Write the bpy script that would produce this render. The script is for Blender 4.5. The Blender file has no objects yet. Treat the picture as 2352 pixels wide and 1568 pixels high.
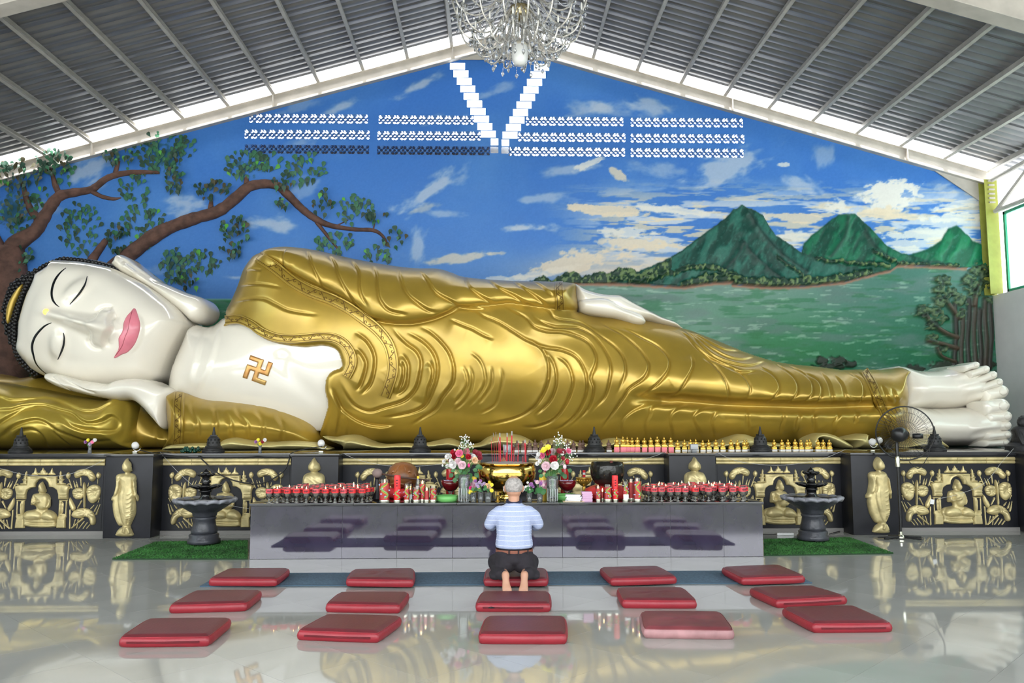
import bpy, bmesh, math, random
import numpy as np
from mathutils import Matrix, Vector

random.seed(11)
RNG = np.random.default_rng(11)
SC = bpy.context.scene
COL = SC.collection

# ------------------------------------------------------------------ camera
F_PX, CX, CY = 1900.0, 1176.0, 784.0
CAM = np.array([0.0, 0.0, 1.5])
YAW, PITCH, ROLL = math.radians(1.387), math.radians(5.53), math.radians(0.06)
_f = np.array([math.sin(YAW) * math.cos(PITCH), math.cos(YAW) * math.cos(PITCH), math.sin(PITCH)])
_r = np.array([math.cos(YAW), -math.sin(YAW), 0.0])
_u = np.cross(_r, _f)
_r, _u = _r * math.cos(ROLL) - _u * math.sin(ROLL), _u * math.cos(ROLL) + _r * math.sin(ROLL)
cam_data = bpy.data.cameras.new('camera')
cam_data.sensor_width = 36.0
cam_data.lens = 36.0 * F_PX / 2352.0
cam_data.clip_end = 300.0
cam = bpy.data.objects.new('camera', cam_data)
COL.objects.link(cam)
M4 = Matrix.Identity(4)
for i in range(3):
    M4[i][0], M4[i][1], M4[i][2], M4[i][3] = _r[i], _u[i], -_f[i], CAM[i]
cam.matrix_world = M4
SC.camera = cam

# ------------------------------------------------------------------ exposure, daylight
SC.view_settings.view_transform = 'Standard'
SC.view_settings.look = 'None'
SC.view_settings.gamma = 1.0
SC.view_settings.use_curve_mapping = False
SC.view_settings.exposure = 1.05
world = bpy.data.worlds.new('overcast_sky')
SC.world = world
world.use_nodes = True
_bg = world.node_tree.nodes['Background']
_bg.inputs[0].default_value = (0.93, 0.97, 1.0, 1)
_bg.inputs[1].default_value = 3.0
_sd = bpy.data.lights.new('sun', 'SUN'); _sd.energy = 16.0; _sd.angle = math.radians(2.0); _sd.color = (1.0, 0.96, 0.90)
_so = bpy.data.objects.new('sun', _sd); COL.objects.link(_so); _so.location = (-6, -30, 40)
_so.rotation_euler = (math.radians(24), math.radians(-8), 0)
SC.cycles.max_bounces = 6
SC.cycles.diffuse_bounces = 3
SC.cycles.glossy_bounces = 3
SC.cycles.transmission_bounces = 5
SC.cycles.transparent_max_bounces = 6
SC.cycles.caustics_reflective = False
SC.cycles.caustics_refractive = False
SC.cycles.sample_clamp_indirect = 6.0

# ------------------------------------------------------------------ places in the hall (metres)
Y_WALL, Y_PANEL, Y_PILASTER, Y_TABLE = 16.5, 11.4, 11.05, 9.1
Z_PLAT = 1.08

def ray(px, py):
    px = np.asarray(px, float); py = np.asarray(py, float)
    a = (px - CX) / F_PX; b = -(py - CY) / F_PX
    return _f[None] + a.reshape(-1, 1) * _r[None] + b.reshape(-1, 1) * _u[None]
def at(px, py, Y):
    """point seen at image position px, py that lies on the plane y = Y"""
    d = ray(px, py)
    t = (np.asarray(Y, float).reshape(-1) - CAM[1]) / d[:, 1]
    p = CAM[None] + d * t[:, None]
    return p if p.shape[0] > 1 else p[0]
def atz(px, py, z):
    d = ray(px, py)[0]
    return CAM + d * ((z - CAM[2]) / d[2])
def V(p): return Vector((float(p[0]), float(p[1]), float(p[2])))
def mpp(Y): return Y / F_PX * 1.0

# ------------------------------------------------------------------ materials
MATS = {}
def mat(name, color, rough=0.5, metal=0.0, noise=0.0, nscale=6.0, bump=0.0, bscale=40.0, alpha=1.0, trans=0.0, ior=1.45,
        emit=None, estr=0.0, coat=0.0, spec=0.5, color2=None, detail=3.0, stretch=None, sheen=0.0, rnoise=0.0):
    if name in MATS: return MATS[name]
    m = bpy.data.materials.new(name); m.use_nodes = True
    nt = m.node_tree; N = nt.nodes; L = nt.links
    b = N['Principled BSDF']
    b.inputs['Base Color'].default_value = (*color, 1)
    b.inputs['Roughness'].default_value = rough
    b.inputs['Metallic'].default_value = metal
    b.inputs['IOR'].default_value = ior
    b.inputs['Alpha'].default_value = alpha
    b.inputs['Transmission Weight'].default_value = trans
    b.inputs['Coat Weight'].default_value = coat
    b.inputs['Coat Roughness'].default_value = 0.06 if metal < .3 else 0.22
    b.inputs['Specular IOR Level'].default_value = spec
    b.inputs['Sheen Weight'].default_value = sheen
    if emit:
        b.inputs['Emission Color'].default_value = (*emit, 1)
        b.inputs['Emission Strength'].default_value = estr
        m.cycles.emission_sampling = 'NONE'
    if noise > 0 or bump > 0 or rnoise > 0:
        tc = N.new('ShaderNodeTexCoord')
        src = tc.outputs['Object']
        if stretch:
            mp = N.new('ShaderNodeMapping'); mp.inputs['Scale'].default_value = stretch
            L.new(src, mp.inputs['Vector']); src = mp.outputs['Vector']
    if noise > 0 or rnoise > 0:
        nz = N.new('ShaderNodeTexNoise'); nz.inputs['Scale'].default_value = nscale; nz.inputs['Detail'].default_value = detail
        L.new(src, nz.inputs['Vector'])
    if noise > 0:
        mx = N.new('ShaderNodeMix'); mx.data_type = 'RGBA'
        c2 = color2 or tuple(max(0, c * (1 - noise)) for c in color)
        c1 = color if color2 else tuple(min(1, c * (1 + noise * 0.6)) for c in color)
        mx.inputs[6].default_value = (*c1, 1); mx.inputs[7].default_value = (*c2, 1)
        cr = N.new('ShaderNodeMapRange'); cr.inputs[1].default_value = 0.35; cr.inputs[2].default_value = 0.65
        L.new(nz.outputs['Fac'], cr.inputs[0]); L.new(cr.outputs[0], mx.inputs[0])
        L.new(mx.outputs[2], b.inputs['Base Color'])
    if rnoise > 0:
        rr = N.new('ShaderNodeMapRange'); rr.inputs[3].default_value = max(0, rough - rnoise); rr.inputs[4].default_value = rough + rnoise
        L.new(nz.outputs['Fac'], rr.inputs[0]); L.new(rr.outputs[0], b.inputs['Roughness'])
    if bump > 0:
        nb = N.new('ShaderNodeTexNoise'); nb.inputs['Scale'].default_value = bscale; nb.inputs['Detail'].default_value = 2
        L.new(src, nb.inputs['Vector'])
        bp = N.new('ShaderNodeBump'); bp.inputs['Strength'].default_value = bump; bp.inputs['Distance'].default_value = 0.02
        L.new(nb.outputs['Fac'], bp.inputs['Height']); L.new(bp.outputs[0], b.inputs['Normal'])
    MATS[name] = m
    return m

# ------------------------------------------------------------------ objects
def fast_mesh(name, verts, quads=None, tris=None, smooth=True):
    me = bpy.data.meshes.new(name)
    verts = np.asarray(verts, np.float32).reshape(-1, 3)
    loops = []; totals = []
    if quads is not None and len(quads):
        q = np.asarray(quads, np.int32).reshape(-1, 4); loops.append(q.ravel()); totals.append(np.full(len(q), 4, np.int32))
    if tris is not None and len(tris):
        t = np.asarray(tris, np.int32).reshape(-1, 3); loops.append(t.ravel()); totals.append(np.full(len(t), 3, np.int32))
    loops = np.concatenate(loops); totals = np.concatenate(totals)
    me.vertices.add(len(verts)); me.vertices.foreach_set('co', verts.ravel())
    me.loops.add(len(loops)); me.loops.foreach_set('vertex_index', loops)
    me.polygons.add(len(totals))
    starts = np.concatenate([[0], np.cumsum(totals)[:-1]]).astype(np.int32)
    me.polygons.foreach_set('loop_start', starts)
    me.polygons.foreach_set('loop_total', totals)
    if smooth: me.polygons.foreach_set('use_smooth', np.ones(len(totals), bool))
    me.update(calc_edges=True); me.validate()
    return me
def link(name, me, m=None, parent=None):
    o = bpy.data.objects.new(name, me)
    COL.objects.link(o)
    if m is not None and me is not None and not me.materials: me.materials.append(m)
    if parent is not None: o.parent = parent
    return o
def tag(o, label=None, cat=None, group=None, kind=None):
    if label: o['label'] = label
    if cat: o['category'] = cat
    if group: o['group'] = group
    if kind: o['kind'] = kind
    return o
def empty(name, loc=(0, 0, 0), label=None, cat=None, group=None, kind=None):
    o = bpy.data.objects.new(name, None); COL.objects.link(o)
    o.location = loc; o.empty_display_size = 0.05
    return tag(o, label, cat, group, kind)
def set_parent(o, p):
    o.parent = p; o.matrix_parent_inverse = Matrix.Translation(-Vector(p.location))
    return o
def copy_tree(o, parent=None):
    c = o.copy(); COL.objects.link(c)
    if parent is not None: c.parent = parent
    for ch in list(o.children): copy_tree(ch, c)
    return c
_SPH = {}
class MB:
    """collects shapes into one bmesh"""
    def __init__(s): s.bm = bmesh.new()
    def box(s, x0, x1, y0, y1, z0, z1, bevel=0.0, M=None):
        r = bmesh.ops.create_cube(s.bm, size=1)
        vs = r['verts']
        for v in vs:
            v.co = Vector((x0 + (v.co.x + .5) * (x1 - x0), y0 + (v.co.y + .5) * (y1 - y0), z0 + (v.co.z + .5) * (z1 - z0)))
        if M is not None:
            bmesh.ops.transform(s.bm, matrix=M, verts=vs)
        if bevel > 0:
            es = list({e for v in vs for e in v.link_edges})
            bmesh.ops.bevel(s.bm, geom=es, offset=bevel, segments=2, affect='EDGES', profile=0.6)
        return s
    def lathe(s, prof, seg=20, c=(0, 0, 0), axis='z', close=True, lobes=None):
        rings = []
        for (r, z) in prof:
            ring = []
            for i in range(seg):
                a = 2 * math.pi * i / seg
                rr = r
                if lobes: rr = r * (1 + lobes[1] * max(0, (z - lobes[2]) / lobes[3]) * abs(math.sin(a * lobes[0] / 2)))
                p = (rr * math.cos(a), rr * math.sin(a), z)
                if axis == 'y': p = (p[0], p[2], p[1])
                if axis == 'x': p = (p[2], p[0], p[1])
                ring.append(s.bm.verts.new((p[0] + c[0], p[1] + c[1], p[2] + c[2])))
            rings.append(ring)
        for a, b in zip(rings[:-1], rings[1:]):
            for i in range(seg):
                s.bm.faces.new((a[i], a[(i + 1) % seg], b[(i + 1) % seg], b[i]))
        if close:
            if prof[0][0] > 1e-5: s.bm.faces.new(rings[0][::-1])
            if prof[-1][0] > 1e-5: s.bm.faces.new(rings[-1])
        return s
    def tube(s, pts, r, seg=8, cap=True):
        pts = [Vector(p) for p in pts]
        n = len(pts); rings = []
        rs = r if hasattr(r, '__len__') else [r] * n
        up = None
        for i, p in enumerate(pts):
            t = (pts[min(i + 1, n - 1)] - pts[max(i - 1, 0)])
            if t.length < 1e-9: t = Vector((0, 0, 1))
            t.normalize()
            if up is None:
                up = Vector((0, 0, 1)) if abs(t.z) < 0.9 else Vector((1, 0, 0))
            a = up - t * up.dot(t)
            if a.length < 1e-6: a = Vector((1, 0, 0)) - t * t.x
            a.normalize(); up = a
            b = t.cross(a)
            rings.append([s.bm.verts.new(p + (a * math.cos(2 * math.pi * k / seg) + b * math.sin(2 * math.pi * k / seg)) * rs[i]) for k in range(seg)])
        for A, B in zip(rings[:-1], rings[1:]):
            for k in range(seg):
                s.bm.faces.new((A[k], A[(k + 1) % seg], B[(k + 1) % seg], B[k]))
        if cap and seg > 2:
            s.bm.faces.new(rings[0][::-1]); s.bm.faces.new(rings[-1])
        return s
    def ball(s, c, r, seg=10, rings=6, sc=(1, 1, 1)):
        key = (seg, rings)
        if key not in _SPH:
            vv = [(0, 0, -1.0)]
            for i in range(1, rings):
                p = math.pi * i / rings - math.pi / 2
                vv += [(math.cos(p) * math.cos(2 * math.pi * j / seg), math.cos(p) * math.sin(2 * math.pi * j / seg), math.sin(p)) for j in range(seg)]
            vv.append((0, 0, 1.0)); ff = []
            for j in range(seg):
                ff.append((0, 1 + (j + 1) % seg, 1 + j)); ff.append((len(vv) - 1, 1 + (rings - 2) * seg + j, 1 + (rings - 2) * seg + (j + 1) % seg))
                for i in range(rings - 2):
                    a = 1 + i * seg; ff.append((a + j, a + (j + 1) % seg, a + seg + (j + 1) % seg, a + seg + j))
            _SPH[key] = (vv, ff)
        vv, ff = _SPH[key]; new = s.bm.verts.new
        v = [new((x * r * sc[0] + c[0], y * r * sc[1] + c[1], z * r * sc[2] + c[2])) for x, y, z in vv]
        for f in ff: s.bm.faces.new([v[i] for i in f])
        return s
    def prism(s, poly, y0, y1):
        """polygon in x,z extruded along y"""
        a = [s.bm.verts.new((p[0], y0, p[1])) for p in poly]
        b = [s.bm.verts.new((p[0], y1, p[1])) for p in poly]
        n = len(poly)
        s.bm.faces.new(a); s.bm.faces.new(b[::-1])
        for i in range(n):
            s.bm.faces.new((a[i], b[i], b[(i + 1) % n], a[(i + 1) % n]))
        return s
    def mesh(s, name, smooth=True):
        bmesh.ops.recalc_face_normals(s.bm, faces=s.bm.faces[:])
        me = bpy.data.meshes.new(name); s.bm.to_mesh(me); s.bm.free()
        if smooth:
            me.polygons.foreach_set('use_smooth', np.ones(len(me.polygons), bool))
            if smooth != 'all':
                me.set_sharp_from_angle(angle=math.radians(40))
        return me
    def build(s, name, m, parent=None, smooth=True):
        return link(name, s.mesh(name, smooth), m, parent)

def catmull(P, closed=False, n=8):
    P = np.asarray(P, float)
    k = len(P)
    out = []
    rng = range(k) if closed else range(k - 1)
    for i in rng:
        if closed:
            p0, p1, p2, p3 = P[(i - 1) % k], P[i], P[(i + 1) % k], P[(i + 2) % k]
        else:
            p0, p1, p2, p3 = P[max(i - 1, 0)], P[i], P[i + 1], P[min(i + 2, k - 1)]
        for j in range(n):
            t = j / n
            out.append(0.5 * ((2 * p1) + (-p0 + p2) * t + (2 * p0 - 5 * p1 + 4 * p2 - p3) * t * t + (-p0 + 3 * p1 - 3 * p2 + p3) * t ** 3))
    if not closed: out.append(P[-1])
    return np.array(out)

# ------------------------------------------------------------------ value noise
_NT = {}
def vnoise(x, y, seed=0):
    T = _NT.get(seed)
    if T is None: T = _NT[seed] = np.random.default_rng(seed).random((256, 256)).astype(np.float32)
    xi = np.floor(x).astype(int); yi = np.floor(y).astype(int)
    fx = x - xi; fy = y - yi
    fx = fx * fx * (3 - 2 * fx); fy = fy * fy * (3 - 2 * fy)
    a = T[xi & 255, yi & 255]; b = T[(xi + 1) & 255, yi & 255]; c = T[xi & 255, (yi + 1) & 255]; d = T[(xi + 1) & 255, (yi + 1) & 255]
    return (a * (1 - fx) + b * fx) * (1 - fy) + (c * (1 - fx) + d * fx) * fy
def fbm(x, y, seed=0, octv=4):
    s = 0; a = 0.5; f = 1.0
    for i in range(octv):
        s = s + a * vnoise(x * f, y * f, seed + i * 17); a *= 0.5; f *= 2.03
    return s / (1 - 0.5 ** octv)

# ------------------------------------------------------------------ sculpting: rounded solids from outlines
def seg_dist(px, pz, poly, closed=True):
    """distance to a polyline, plus parameter along it and signed side (positive = right of travel seen from the front, z up)"""
    best = np.full(px.shape, 1e9); par = np.zeros(px.shape); side = np.zeros(px.shape)
    n = len(poly); L = 0.0
    m = n if closed else n - 1
    for i in range(m):
        ax, az = poly[i]; bx, bz = poly[(i + 1) % n]
        dx, dz = bx - ax, bz - az
        l2 = dx * dx + dz * dz
        if l2 < 1e-14: continue
        t = np.clip(((px - ax) * dx + (pz - az) * dz) / l2, 0, 1)
        qx = px - (ax + t * dx); qz = pz - (az + t * dz)
        d = qx * qx + qz * qz
        k = d < best
        best = np.where(k, d, best)
        l = math.sqrt(l2)
        par = np.where(k, L + t * l, par)
        side = np.where(k, -(dx * qz - dz * qx), side)
        L += l
    return np.sqrt(best), par, np.sign(side), L
def inside(px, pz, poly):
    r = np.zeros(px.shape, bool)
    n = len(poly); j = n - 1
    for i in range(n):
        xi, zi = poly[i]; xj, zj = poly[j]
        c = ((zi > pz) != (zj > pz))
        with np.errstate(divide='ignore', invalid='ignore'):
            r ^= c & (px < (xj - xi) * (pz - zi) / ((zj - zi) if zj != zi else 1e-12) + xi)
        j = i
    return r
def sdf(px, pz, poly):
    d = seg_dist(px, pz, poly, True)[0]
    return np.where(inside(px, pz, poly), d, -d)

class Sculpt:
    """a rounded solid: outline (image positions on plane y=Y) inflated towards the viewer, then modelled with bumps and folds"""
    def __init__(s, outline, Y, H, D, cell, p=2.0, smooth=True, clip=None, world=False, zmin=None):
        o = np.asarray(outline, float)
        if smooth: o = catmull(o, True, 5)
        def prof(d):
            t = np.clip((np.maximum(d, 0) / D + 0.05) / 1.05, 0, 1)
            return H * (1 - (1 - t) ** p) ** (1 / p)
        s.prof = prof
        if world: s.poly = o
        else:
            w = at(o[:, 0], o[:, 1], Y); q = w[:, [0, 2]]
            # the rounded side nearer the viewer stands out past the rim: draw the rim in by that much
            t = np.roll(q, -1, 0) - np.roll(q, 1, 0); t /= np.linalg.norm(t, axis=1)[:, None] + 1e-9
            n = np.stack([t[:, 1], -t[:, 0]], 1)
            if 0.5 * np.sum(q[:, 0] * np.roll(q[:, 1], -1) - np.roll(q[:, 0], -1) * q[:, 1]) < 0: n = -n
            vn = np.clip(n[:, 0] * (q[:, 0] - CAM[0]) / Y + n[:, 1] * (q[:, 1] - CAM[2]) / Y, 0, None)
            dl = np.linspace(0, D, 80)[None]
            e = np.minimum(np.max(prof(dl) * vn[:, None] - dl, 1), 0.5 * D)
            for _ in range(3): e = (np.roll(e, 1) + np.roll(e, 2) + e + np.roll(e, -1) + np.roll(e, -2)) / 5
            q = q - n * e[:, None]
            if zmin is not None: q[:, 1] = np.maximum(q[:, 1], zmin)
            s.poly = q
        s.Y, s.H, s.D, s.cell = Y, H, D, cell
        x0, z0 = s.poly.min(0) - 2 * cell; x1, z1 = s.poly.max(0) + 2 * cell
        s.x = np.arange(x0, x1 + cell, cell); s.z = np.arange(z0, z1 + cell, cell)
        s.X, s.Z = np.meshgrid(s.x, s.z, indexing='ij')
        s.d = sdf(s.X, s.Z, s.poly)
        s.h = prof(s.d)
        s.dc = s.d
        if clip is not None: s.set_clip(clip)
    def set_clip(s, clip, smooth=True):
        c = np.asarray(clip, float)
        if smooth: c = catmull(c, True, 5)
        w = s.loc(c)
        s.dc = np.minimum(sdf(s.X, s.Z, w[:, [0, 2]]), s.d)
        return s
    def sample(s, x, z, arr=None):
        A = s.h if arr is None else arr
        fx = np.clip((x - s.x[0]) / s.cell, 0, len(s.x) - 1.001); fz = np.clip((z - s.z[0]) / s.cell, 0, len(s.z) - 1.001)
        i = fx.astype(int); j = fz.astype(int); u = fx - i; v = fz - j
        return (A[i, j] * (1 - u) + A[i + 1, j] * u) * (1 - v) + (A[i, j + 1] * (1 - u) + A[i + 1, j + 1] * u) * v
    def loc(s, pts):
        """image positions -> points on the modelled surface"""
        pts = np.asarray(pts, float).reshape(-1, 2)
        Y = np.full(len(pts), s.Y - 0.5 * s.H)
        for _ in range(8):
            w = at(pts[:, 0], pts[:, 1], Y).reshape(-1, 3)
            Y = 0.5 * Y + 0.5 * (s.Y - s.sample(w[:, 0], w[:, 2]))
        return at(pts[:, 0], pts[:, 1], Y).reshape(-1, 3)
    def blur(s, r, n=3, lo=0.15, hi=0.6):
        """soften the ridge that inflation leaves along the middle; r in metres"""
        k = max(1, int(r / s.cell)); A = np.where(s.d > 0, s.h, 0.0); Wt = (s.d > 0).astype(float)
        def box(a):
            for ax in (0, 1):
                p = np.pad(a, [(k + 1, k) if i == ax else (0, 0) for i in (0, 1)], mode='edge'); cs = np.cumsum(p, ax)
                a = (np.take(cs, range(2 * k + 1, cs.shape[ax]), ax) - np.take(cs, range(0, cs.shape[ax] - 2 * k - 1), ax)) / (2 * k + 1)
            return a
        for _ in range(n): A = box(A); Wt = box(Wt)
        B_ = A / np.maximum(Wt, 1e-6)
        t = np.clip((s.d / s.D - lo) / (hi - lo), 0, 1); t = t * t * (3 - 2 * t)
        s.h = s.h * (1 - t) + B_ * t
        return s
    def scale(s): return (s.Y - s.H) / F_PX
    def bump(s, px, py, sx, sy, rot, amp, pw=1.0):
        w = s.loc([[px, py]])[0]; k = s.scale()
        a = math.radians(-rot)
        dx = s.X - w[0]; dz = s.Z - w[2]
        u = (dx * math.cos(a) + dz * math.sin(a)) / (sx * k); v = (-dx * math.sin(a) + dz * math.cos(a)) / (sy * k)
        s.h = s.h + amp * np.exp(-0.5 * (u * u + v * v) ** pw)
        return s
    def fold(s, pts, amp, w=14, side=1, dn=0.4, dw=0.3, fade=0.18, n=6, keep=False, gr=0.0):
        """an overlapping crease: raised on one side, cut on the other. w in image units"""
        wp = s.loc(catmull(pts, False, n))[:, [0, 2]]
        W = w * s.scale()
        x0, z0 = wp.min(0) - 4 * W; x1, z1 = wp.max(0) + 4 * W
        i0, i1 = np.searchsorted(s.x, [x0, x1]); j0, j1 = np.searchsorted(s.z, [z0, z1])
        if i1 - i0 < 2 or j1 - j0 < 2: return s
        X = s.X[i0:i1, j0:j1]; Z = s.Z[i0:i1, j0:j1]
        d, par, sd, L = seg_dist(X, Z, wp, False)
        sg = d * sd * side
        t = par / max(L, 1e-6)
        e = np.clip(np.minimum(t, 1 - t) / fade, 0, 1); e = e * e * (3 - 2 * e)
        if keep: e = 1.0
        up = np.exp(-np.clip(sg, 0, None) / W); lo = -dn * np.exp(np.clip(sg, None, 0) / (dw * W))
        b = np.clip(sg / (1.2 * s.cell) * 0.5 + 0.5, 0, 1)
        g = gr * np.exp(-((sg + 0.6 * s.cell) / (1.25 * s.cell)) ** 2)
        s.h[i0:i1, j0:j1] += amp * e * (up * b + lo * (1 - b) - g)
        return s
    def ridge(s, pts, amp, w=6, n=6, fade=0.15):
        wp = s.loc(catmull(pts, False, n))[:, [0, 2]]; W = w * s.scale()
        d, par, sd, L = seg_dist(s.X, s.Z, wp, False)
        t = par / max(L, 1e-6)
        e = np.clip(np.minimum(t, 1 - t) / fade, 0, 1)
        s.h = s.h + amp * e * np.exp(-(d / W) ** 2)
        return s
    def inflate(s, pts, amp, D, p=2.0, smooth=True):
        c = catmull(pts, True, 5) if smooth else np.asarray(pts, float)
        w = s.loc(c)[:, [0, 2]]
        t = np.clip(sdf(s.X, s.Z, w) / D, 0, 1)
        s.h = s.h + amp * (1 - (1 - t) ** p) ** (1 / p)
        return s
    def build(s, name, m, parent=None, skirt=0.6, lip=0.0, lipw=0.05, lift=0.0):
        c = s.cell; d = s.dc
        ok = d > -0.6 * c
        q = ok[:-1, :-1] & ok[1:, :-1] & ok[1:, 1:] & ok[:-1, 1:]
        use = np.zeros(d.shape, bool)
        use[:-1, :-1] |= q; use[1:, :-1] |= q; use[1:, 1:] |= q; use[:-1, 1:] |= q
        gx, gz = np.gradient(d, c)
        gl = np.sqrt(gx * gx + gz * gz) + 1e-6
        # rim: every vertex whose neighbourhood is not complete slides onto the outline
        cnt = np.zeros(d.shape, int)
        cnt[:-1, :-1] += q; cnt[1:, :-1] += q; cnt[1:, 1:] += q; cnt[:-1, 1:] += q
        snap = use & ((cnt < 4) | (d < 0.25 * c))
        X = np.where(snap, s.X - d * gx / gl, s.X); Z = np.where(snap, s.Z - d * gz / gl, s.Z)
        h = s.h + lift
        if lip > 0:
            t = np.clip(d / lipw, 0, 1); h = h + lip * np.sqrt(1 - (1 - t) ** 2)
        if s.dc is s.d: h = np.where(snap, h + s.prof(0 * d) - s.prof(d), h)
        else: h = np.where(snap, h + s.sample(X, Z) - s.h, h)
        idx = -np.ones(d.shape, int); n = int(use.sum()); idx[use] = np.arange(n)
        verts = np.stack([X[use], s.Y - h[use], Z[use]], 1)
        a, b, cc, e = idx[:-1, :-1][q], idx[1:, :-1][q], idx[1:, 1:][q], idx[:-1, 1:][q]
        quads = np.stack([a, b, cc, e], 1)
        if skirt > 0:
            # boundary edges pushed back
            ed = np.concatenate([quads[:, [0, 1]], quads[:, [1, 2]], quads[:, [2, 3]], quads[:, [3, 0]]])
            key = np.sort(ed, 1); k = key[:, 0].astype(np.int64) * n + key[:, 1]
            u, inv, cnt = np.unique(k, return_inverse=True, return_counts=True)
            be = ed[cnt[inv] == 1]
            bv = np.unique(be); mp = -np.ones(n, int); mp[bv] = n + np.arange(len(bv))
            bverts = verts[bv].copy(); bverts[:, 1] += skirt
            verts = np.concatenate([verts, bverts])
            quads = np.concatenate([quads, np.stack([be[:, 1], be[:, 0], mp[be[:, 0]], mp[be[:, 1]]], 1)])
        return link(name, fast_mesh(name, verts, quads), m, parent)
    # ---- things laid on the surface
    def band(s, name, pts, width, m, parent, lift=0.03, prof=((-0.5, 0), (-0.46, 1), (-0.3, .75), (0.3, .75), (0.46, 1), (0.5, 0)), n=10):
        c = catmull(pts, False, n); t = np.gradient(c, axis=0); t /= np.linalg.norm(t, axis=1)[:, None] + 1e-9
        nr = np.stack([-t[:, 1], t[:, 0]], 1)
        rows = []
        for (o, l) in prof:
            w = s.loc(c + nr * o * width); w[:, 1] -= lift * l - (0.02 if l == 0 else 0)
            rows.append(w)
        k = len(prof); N = len(c)
        verts = np.stack(rows, 1).reshape(-1, 3)
        q = [(i * k + j, i * k + j + 1, (i + 1) * k + j + 1, (i + 1) * k + j) for i in range(N - 1) for j in range(k - 1)]
        return link(name, fast_mesh(name, verts, np.array(q)), m, parent)
    def stroke(s, name, pts, widths, m, parent, lift=0.012, n=8):
        c0 = np.concatenate([np.asarray(pts, float), np.asarray(widths, float)[:, None]], 1)
        c = catmull(c0, False, n); w = np.clip(c[:, 2], 0.3, None); c = c[:, :2]
        t = np.gradient(c, axis=0); t /= np.linalg.norm(t, axis=1)[:, None] + 1e-9
        nr = np.stack([-t[:, 1], t[:, 0]], 1)
        rows = []
        for o, l in ((-0.5, -0.3), (-0.4, 1), (0, 1.1), (0.4, 1), (0.5, -0.3)):
            p = s.loc(c + nr * o * w[:, None]); p[:, 1] -= lift * l; rows.append(p)
        k = 5; N = len(c); verts = np.stack(rows, 1).reshape(-1, 3)
        q = [(i * k + j, i * k + j + 1, (i + 1) * k + j + 1, (i + 1) * k + j) for i in range(N - 1) for j in range(k - 1)]
        return link(name, fast_mesh(name, verts, np.array(q)), m, parent)
    def patch(s, name, outline, m, parent, lift=0.01, dome=0.03, D=0.06, cell=None, smooth=True):
        c = catmull(outline, True, 5) if smooth else np.asarray(outline, float)
        w = s.loc(c)[:, [0, 2]]
        cell = cell or s.cell * 0.6
        q = Sculpt(w, s.Y, dome, D, cell, smooth=False, world=True)
        q.h = q.h + s.sample(q.X, q.Z) + lift
        return q.build(name, m, parent, skirt=lift + 0.03 + dome * .5)

# ================================================================== MATERIALS
M_tile = mat('polished_cream_tile', (0.36, 0.36, 0.335), 0.035, noise=0.06, nscale=1.4, ior=1.62)
M_grout = mat('grey_grout', (0.20, 0.20, 0.19), 0.8)
M_white = mat('white_plaster', (0.74, 0.74, 0.73), 0.8, noise=0.05, nscale=2)
M_beam = mat('cream_painted_beam', (0.47, 0.44, 0.40), 0.55, noise=0.10, nscale=4)
M_purlin = mat('grey_purlin_steel', (0.47, 0.45, 0.41), 0.5, noise=0.12, nscale=5)
M_sheet = mat('galvanised_roof_sheet', (0.205, 0.205, 0.215), 0.42, metal=0.3, noise=0.08, nscale=3)
M_green = mat('yellow_green_paint', (0.34, 0.36, 0.07), 0.5, noise=0.1)
M_frame = mat('green_window_frame', (0.03, 0.30, 0.17), 0.4)
def clear_sheet(name, col, mixf, refl=0.0):
    m = bpy.data.materials.new(name); m.use_nodes = True; N = m.node_tree.nodes; L = m.node_tree.links
    N.remove(N['Principled BSDF'])
    t = N.new('ShaderNodeBsdfTranslucent'); t.inputs[0].default_value = (*col, 1)
    p = N.new('ShaderNodeBsdfTransparent'); p.inputs[0].default_value = (*col, 1)
    mx = N.new('ShaderNodeMixShader'); mx.inputs[0].default_value = mixf
    L.new(t.outputs[0], mx.inputs[1]); L.new(p.outputs[0], mx.inputs[2])
    out = mx
    if refl > 0:
        g = N.new('ShaderNodeBsdfGlossy'); g.inputs['Roughness'].default_value = 0.08
        m2 = N.new('ShaderNodeMixShader'); m2.inputs[0].default_value = refl
        L.new(mx.outputs[0], m2.inputs[1]); L.new(g.outputs[0], m2.inputs[2]); out = m2
    L.new(out.outputs[0], N['Material Output'].inputs[0])
    return m
M_skylight = clear_sheet('translucent_roof_sheet', (0.97, 0.98, 1.0), 0.55)
M_pane = clear_sheet('frosted_window_glass', (0.86, 0.98, 0.95), 0.45, 0.03)
M_block = clear_sheet('clear_glass_block', (0.98, 0.99, 1.0), 0.75, 0.04)

# ================================================================== FLOOR
X_R = float(at(2281, 700, Y_WALL)[0]); X_L = -10.7
FR_Y = -5.0
floor = MB().box(X_L - 1, X_R + 1.5, FR_Y, Y_WALL + 0.3, -0.25, -0.012).build('floor', M_grout)
tag(floor, kind='structure')
TS = 0.6; c45 = math.sqrt(0.5)
tile_me = MB().box(-TS / 2 + .0009, TS / 2 - .0009, -TS / 2 + .0009, TS / 2 - .0009, -0.0118, 0.0, 0.0, Matrix.Rotation(math.radians(45), 4, 'Z')).mesh('tile', False)
tile_me.materials.append(M_tile)
OFFX, OFFY = 0.04, 0.02
seen, rest = [], []
for i in range(-40, 41):
    for j in range(-40, 41):
        x = (i - j) * TS * c45 + OFFX; y = (i + j) * TS * c45 + OFFY + 5
        if not (X_L - 0.6 < x < X_R + 1.0 and FR_Y + 0.4 < y < Y_PANEL + 0.6): continue
        inv = 4.1 < y < Y_PANEL and abs(x - 0.03 * y) < 0.635 * y + 0.45 and not (abs(x - 0.2) < 2.6 and 9.5 < y < 10.8)
        (seen if inv else rest).append((x, y))
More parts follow.
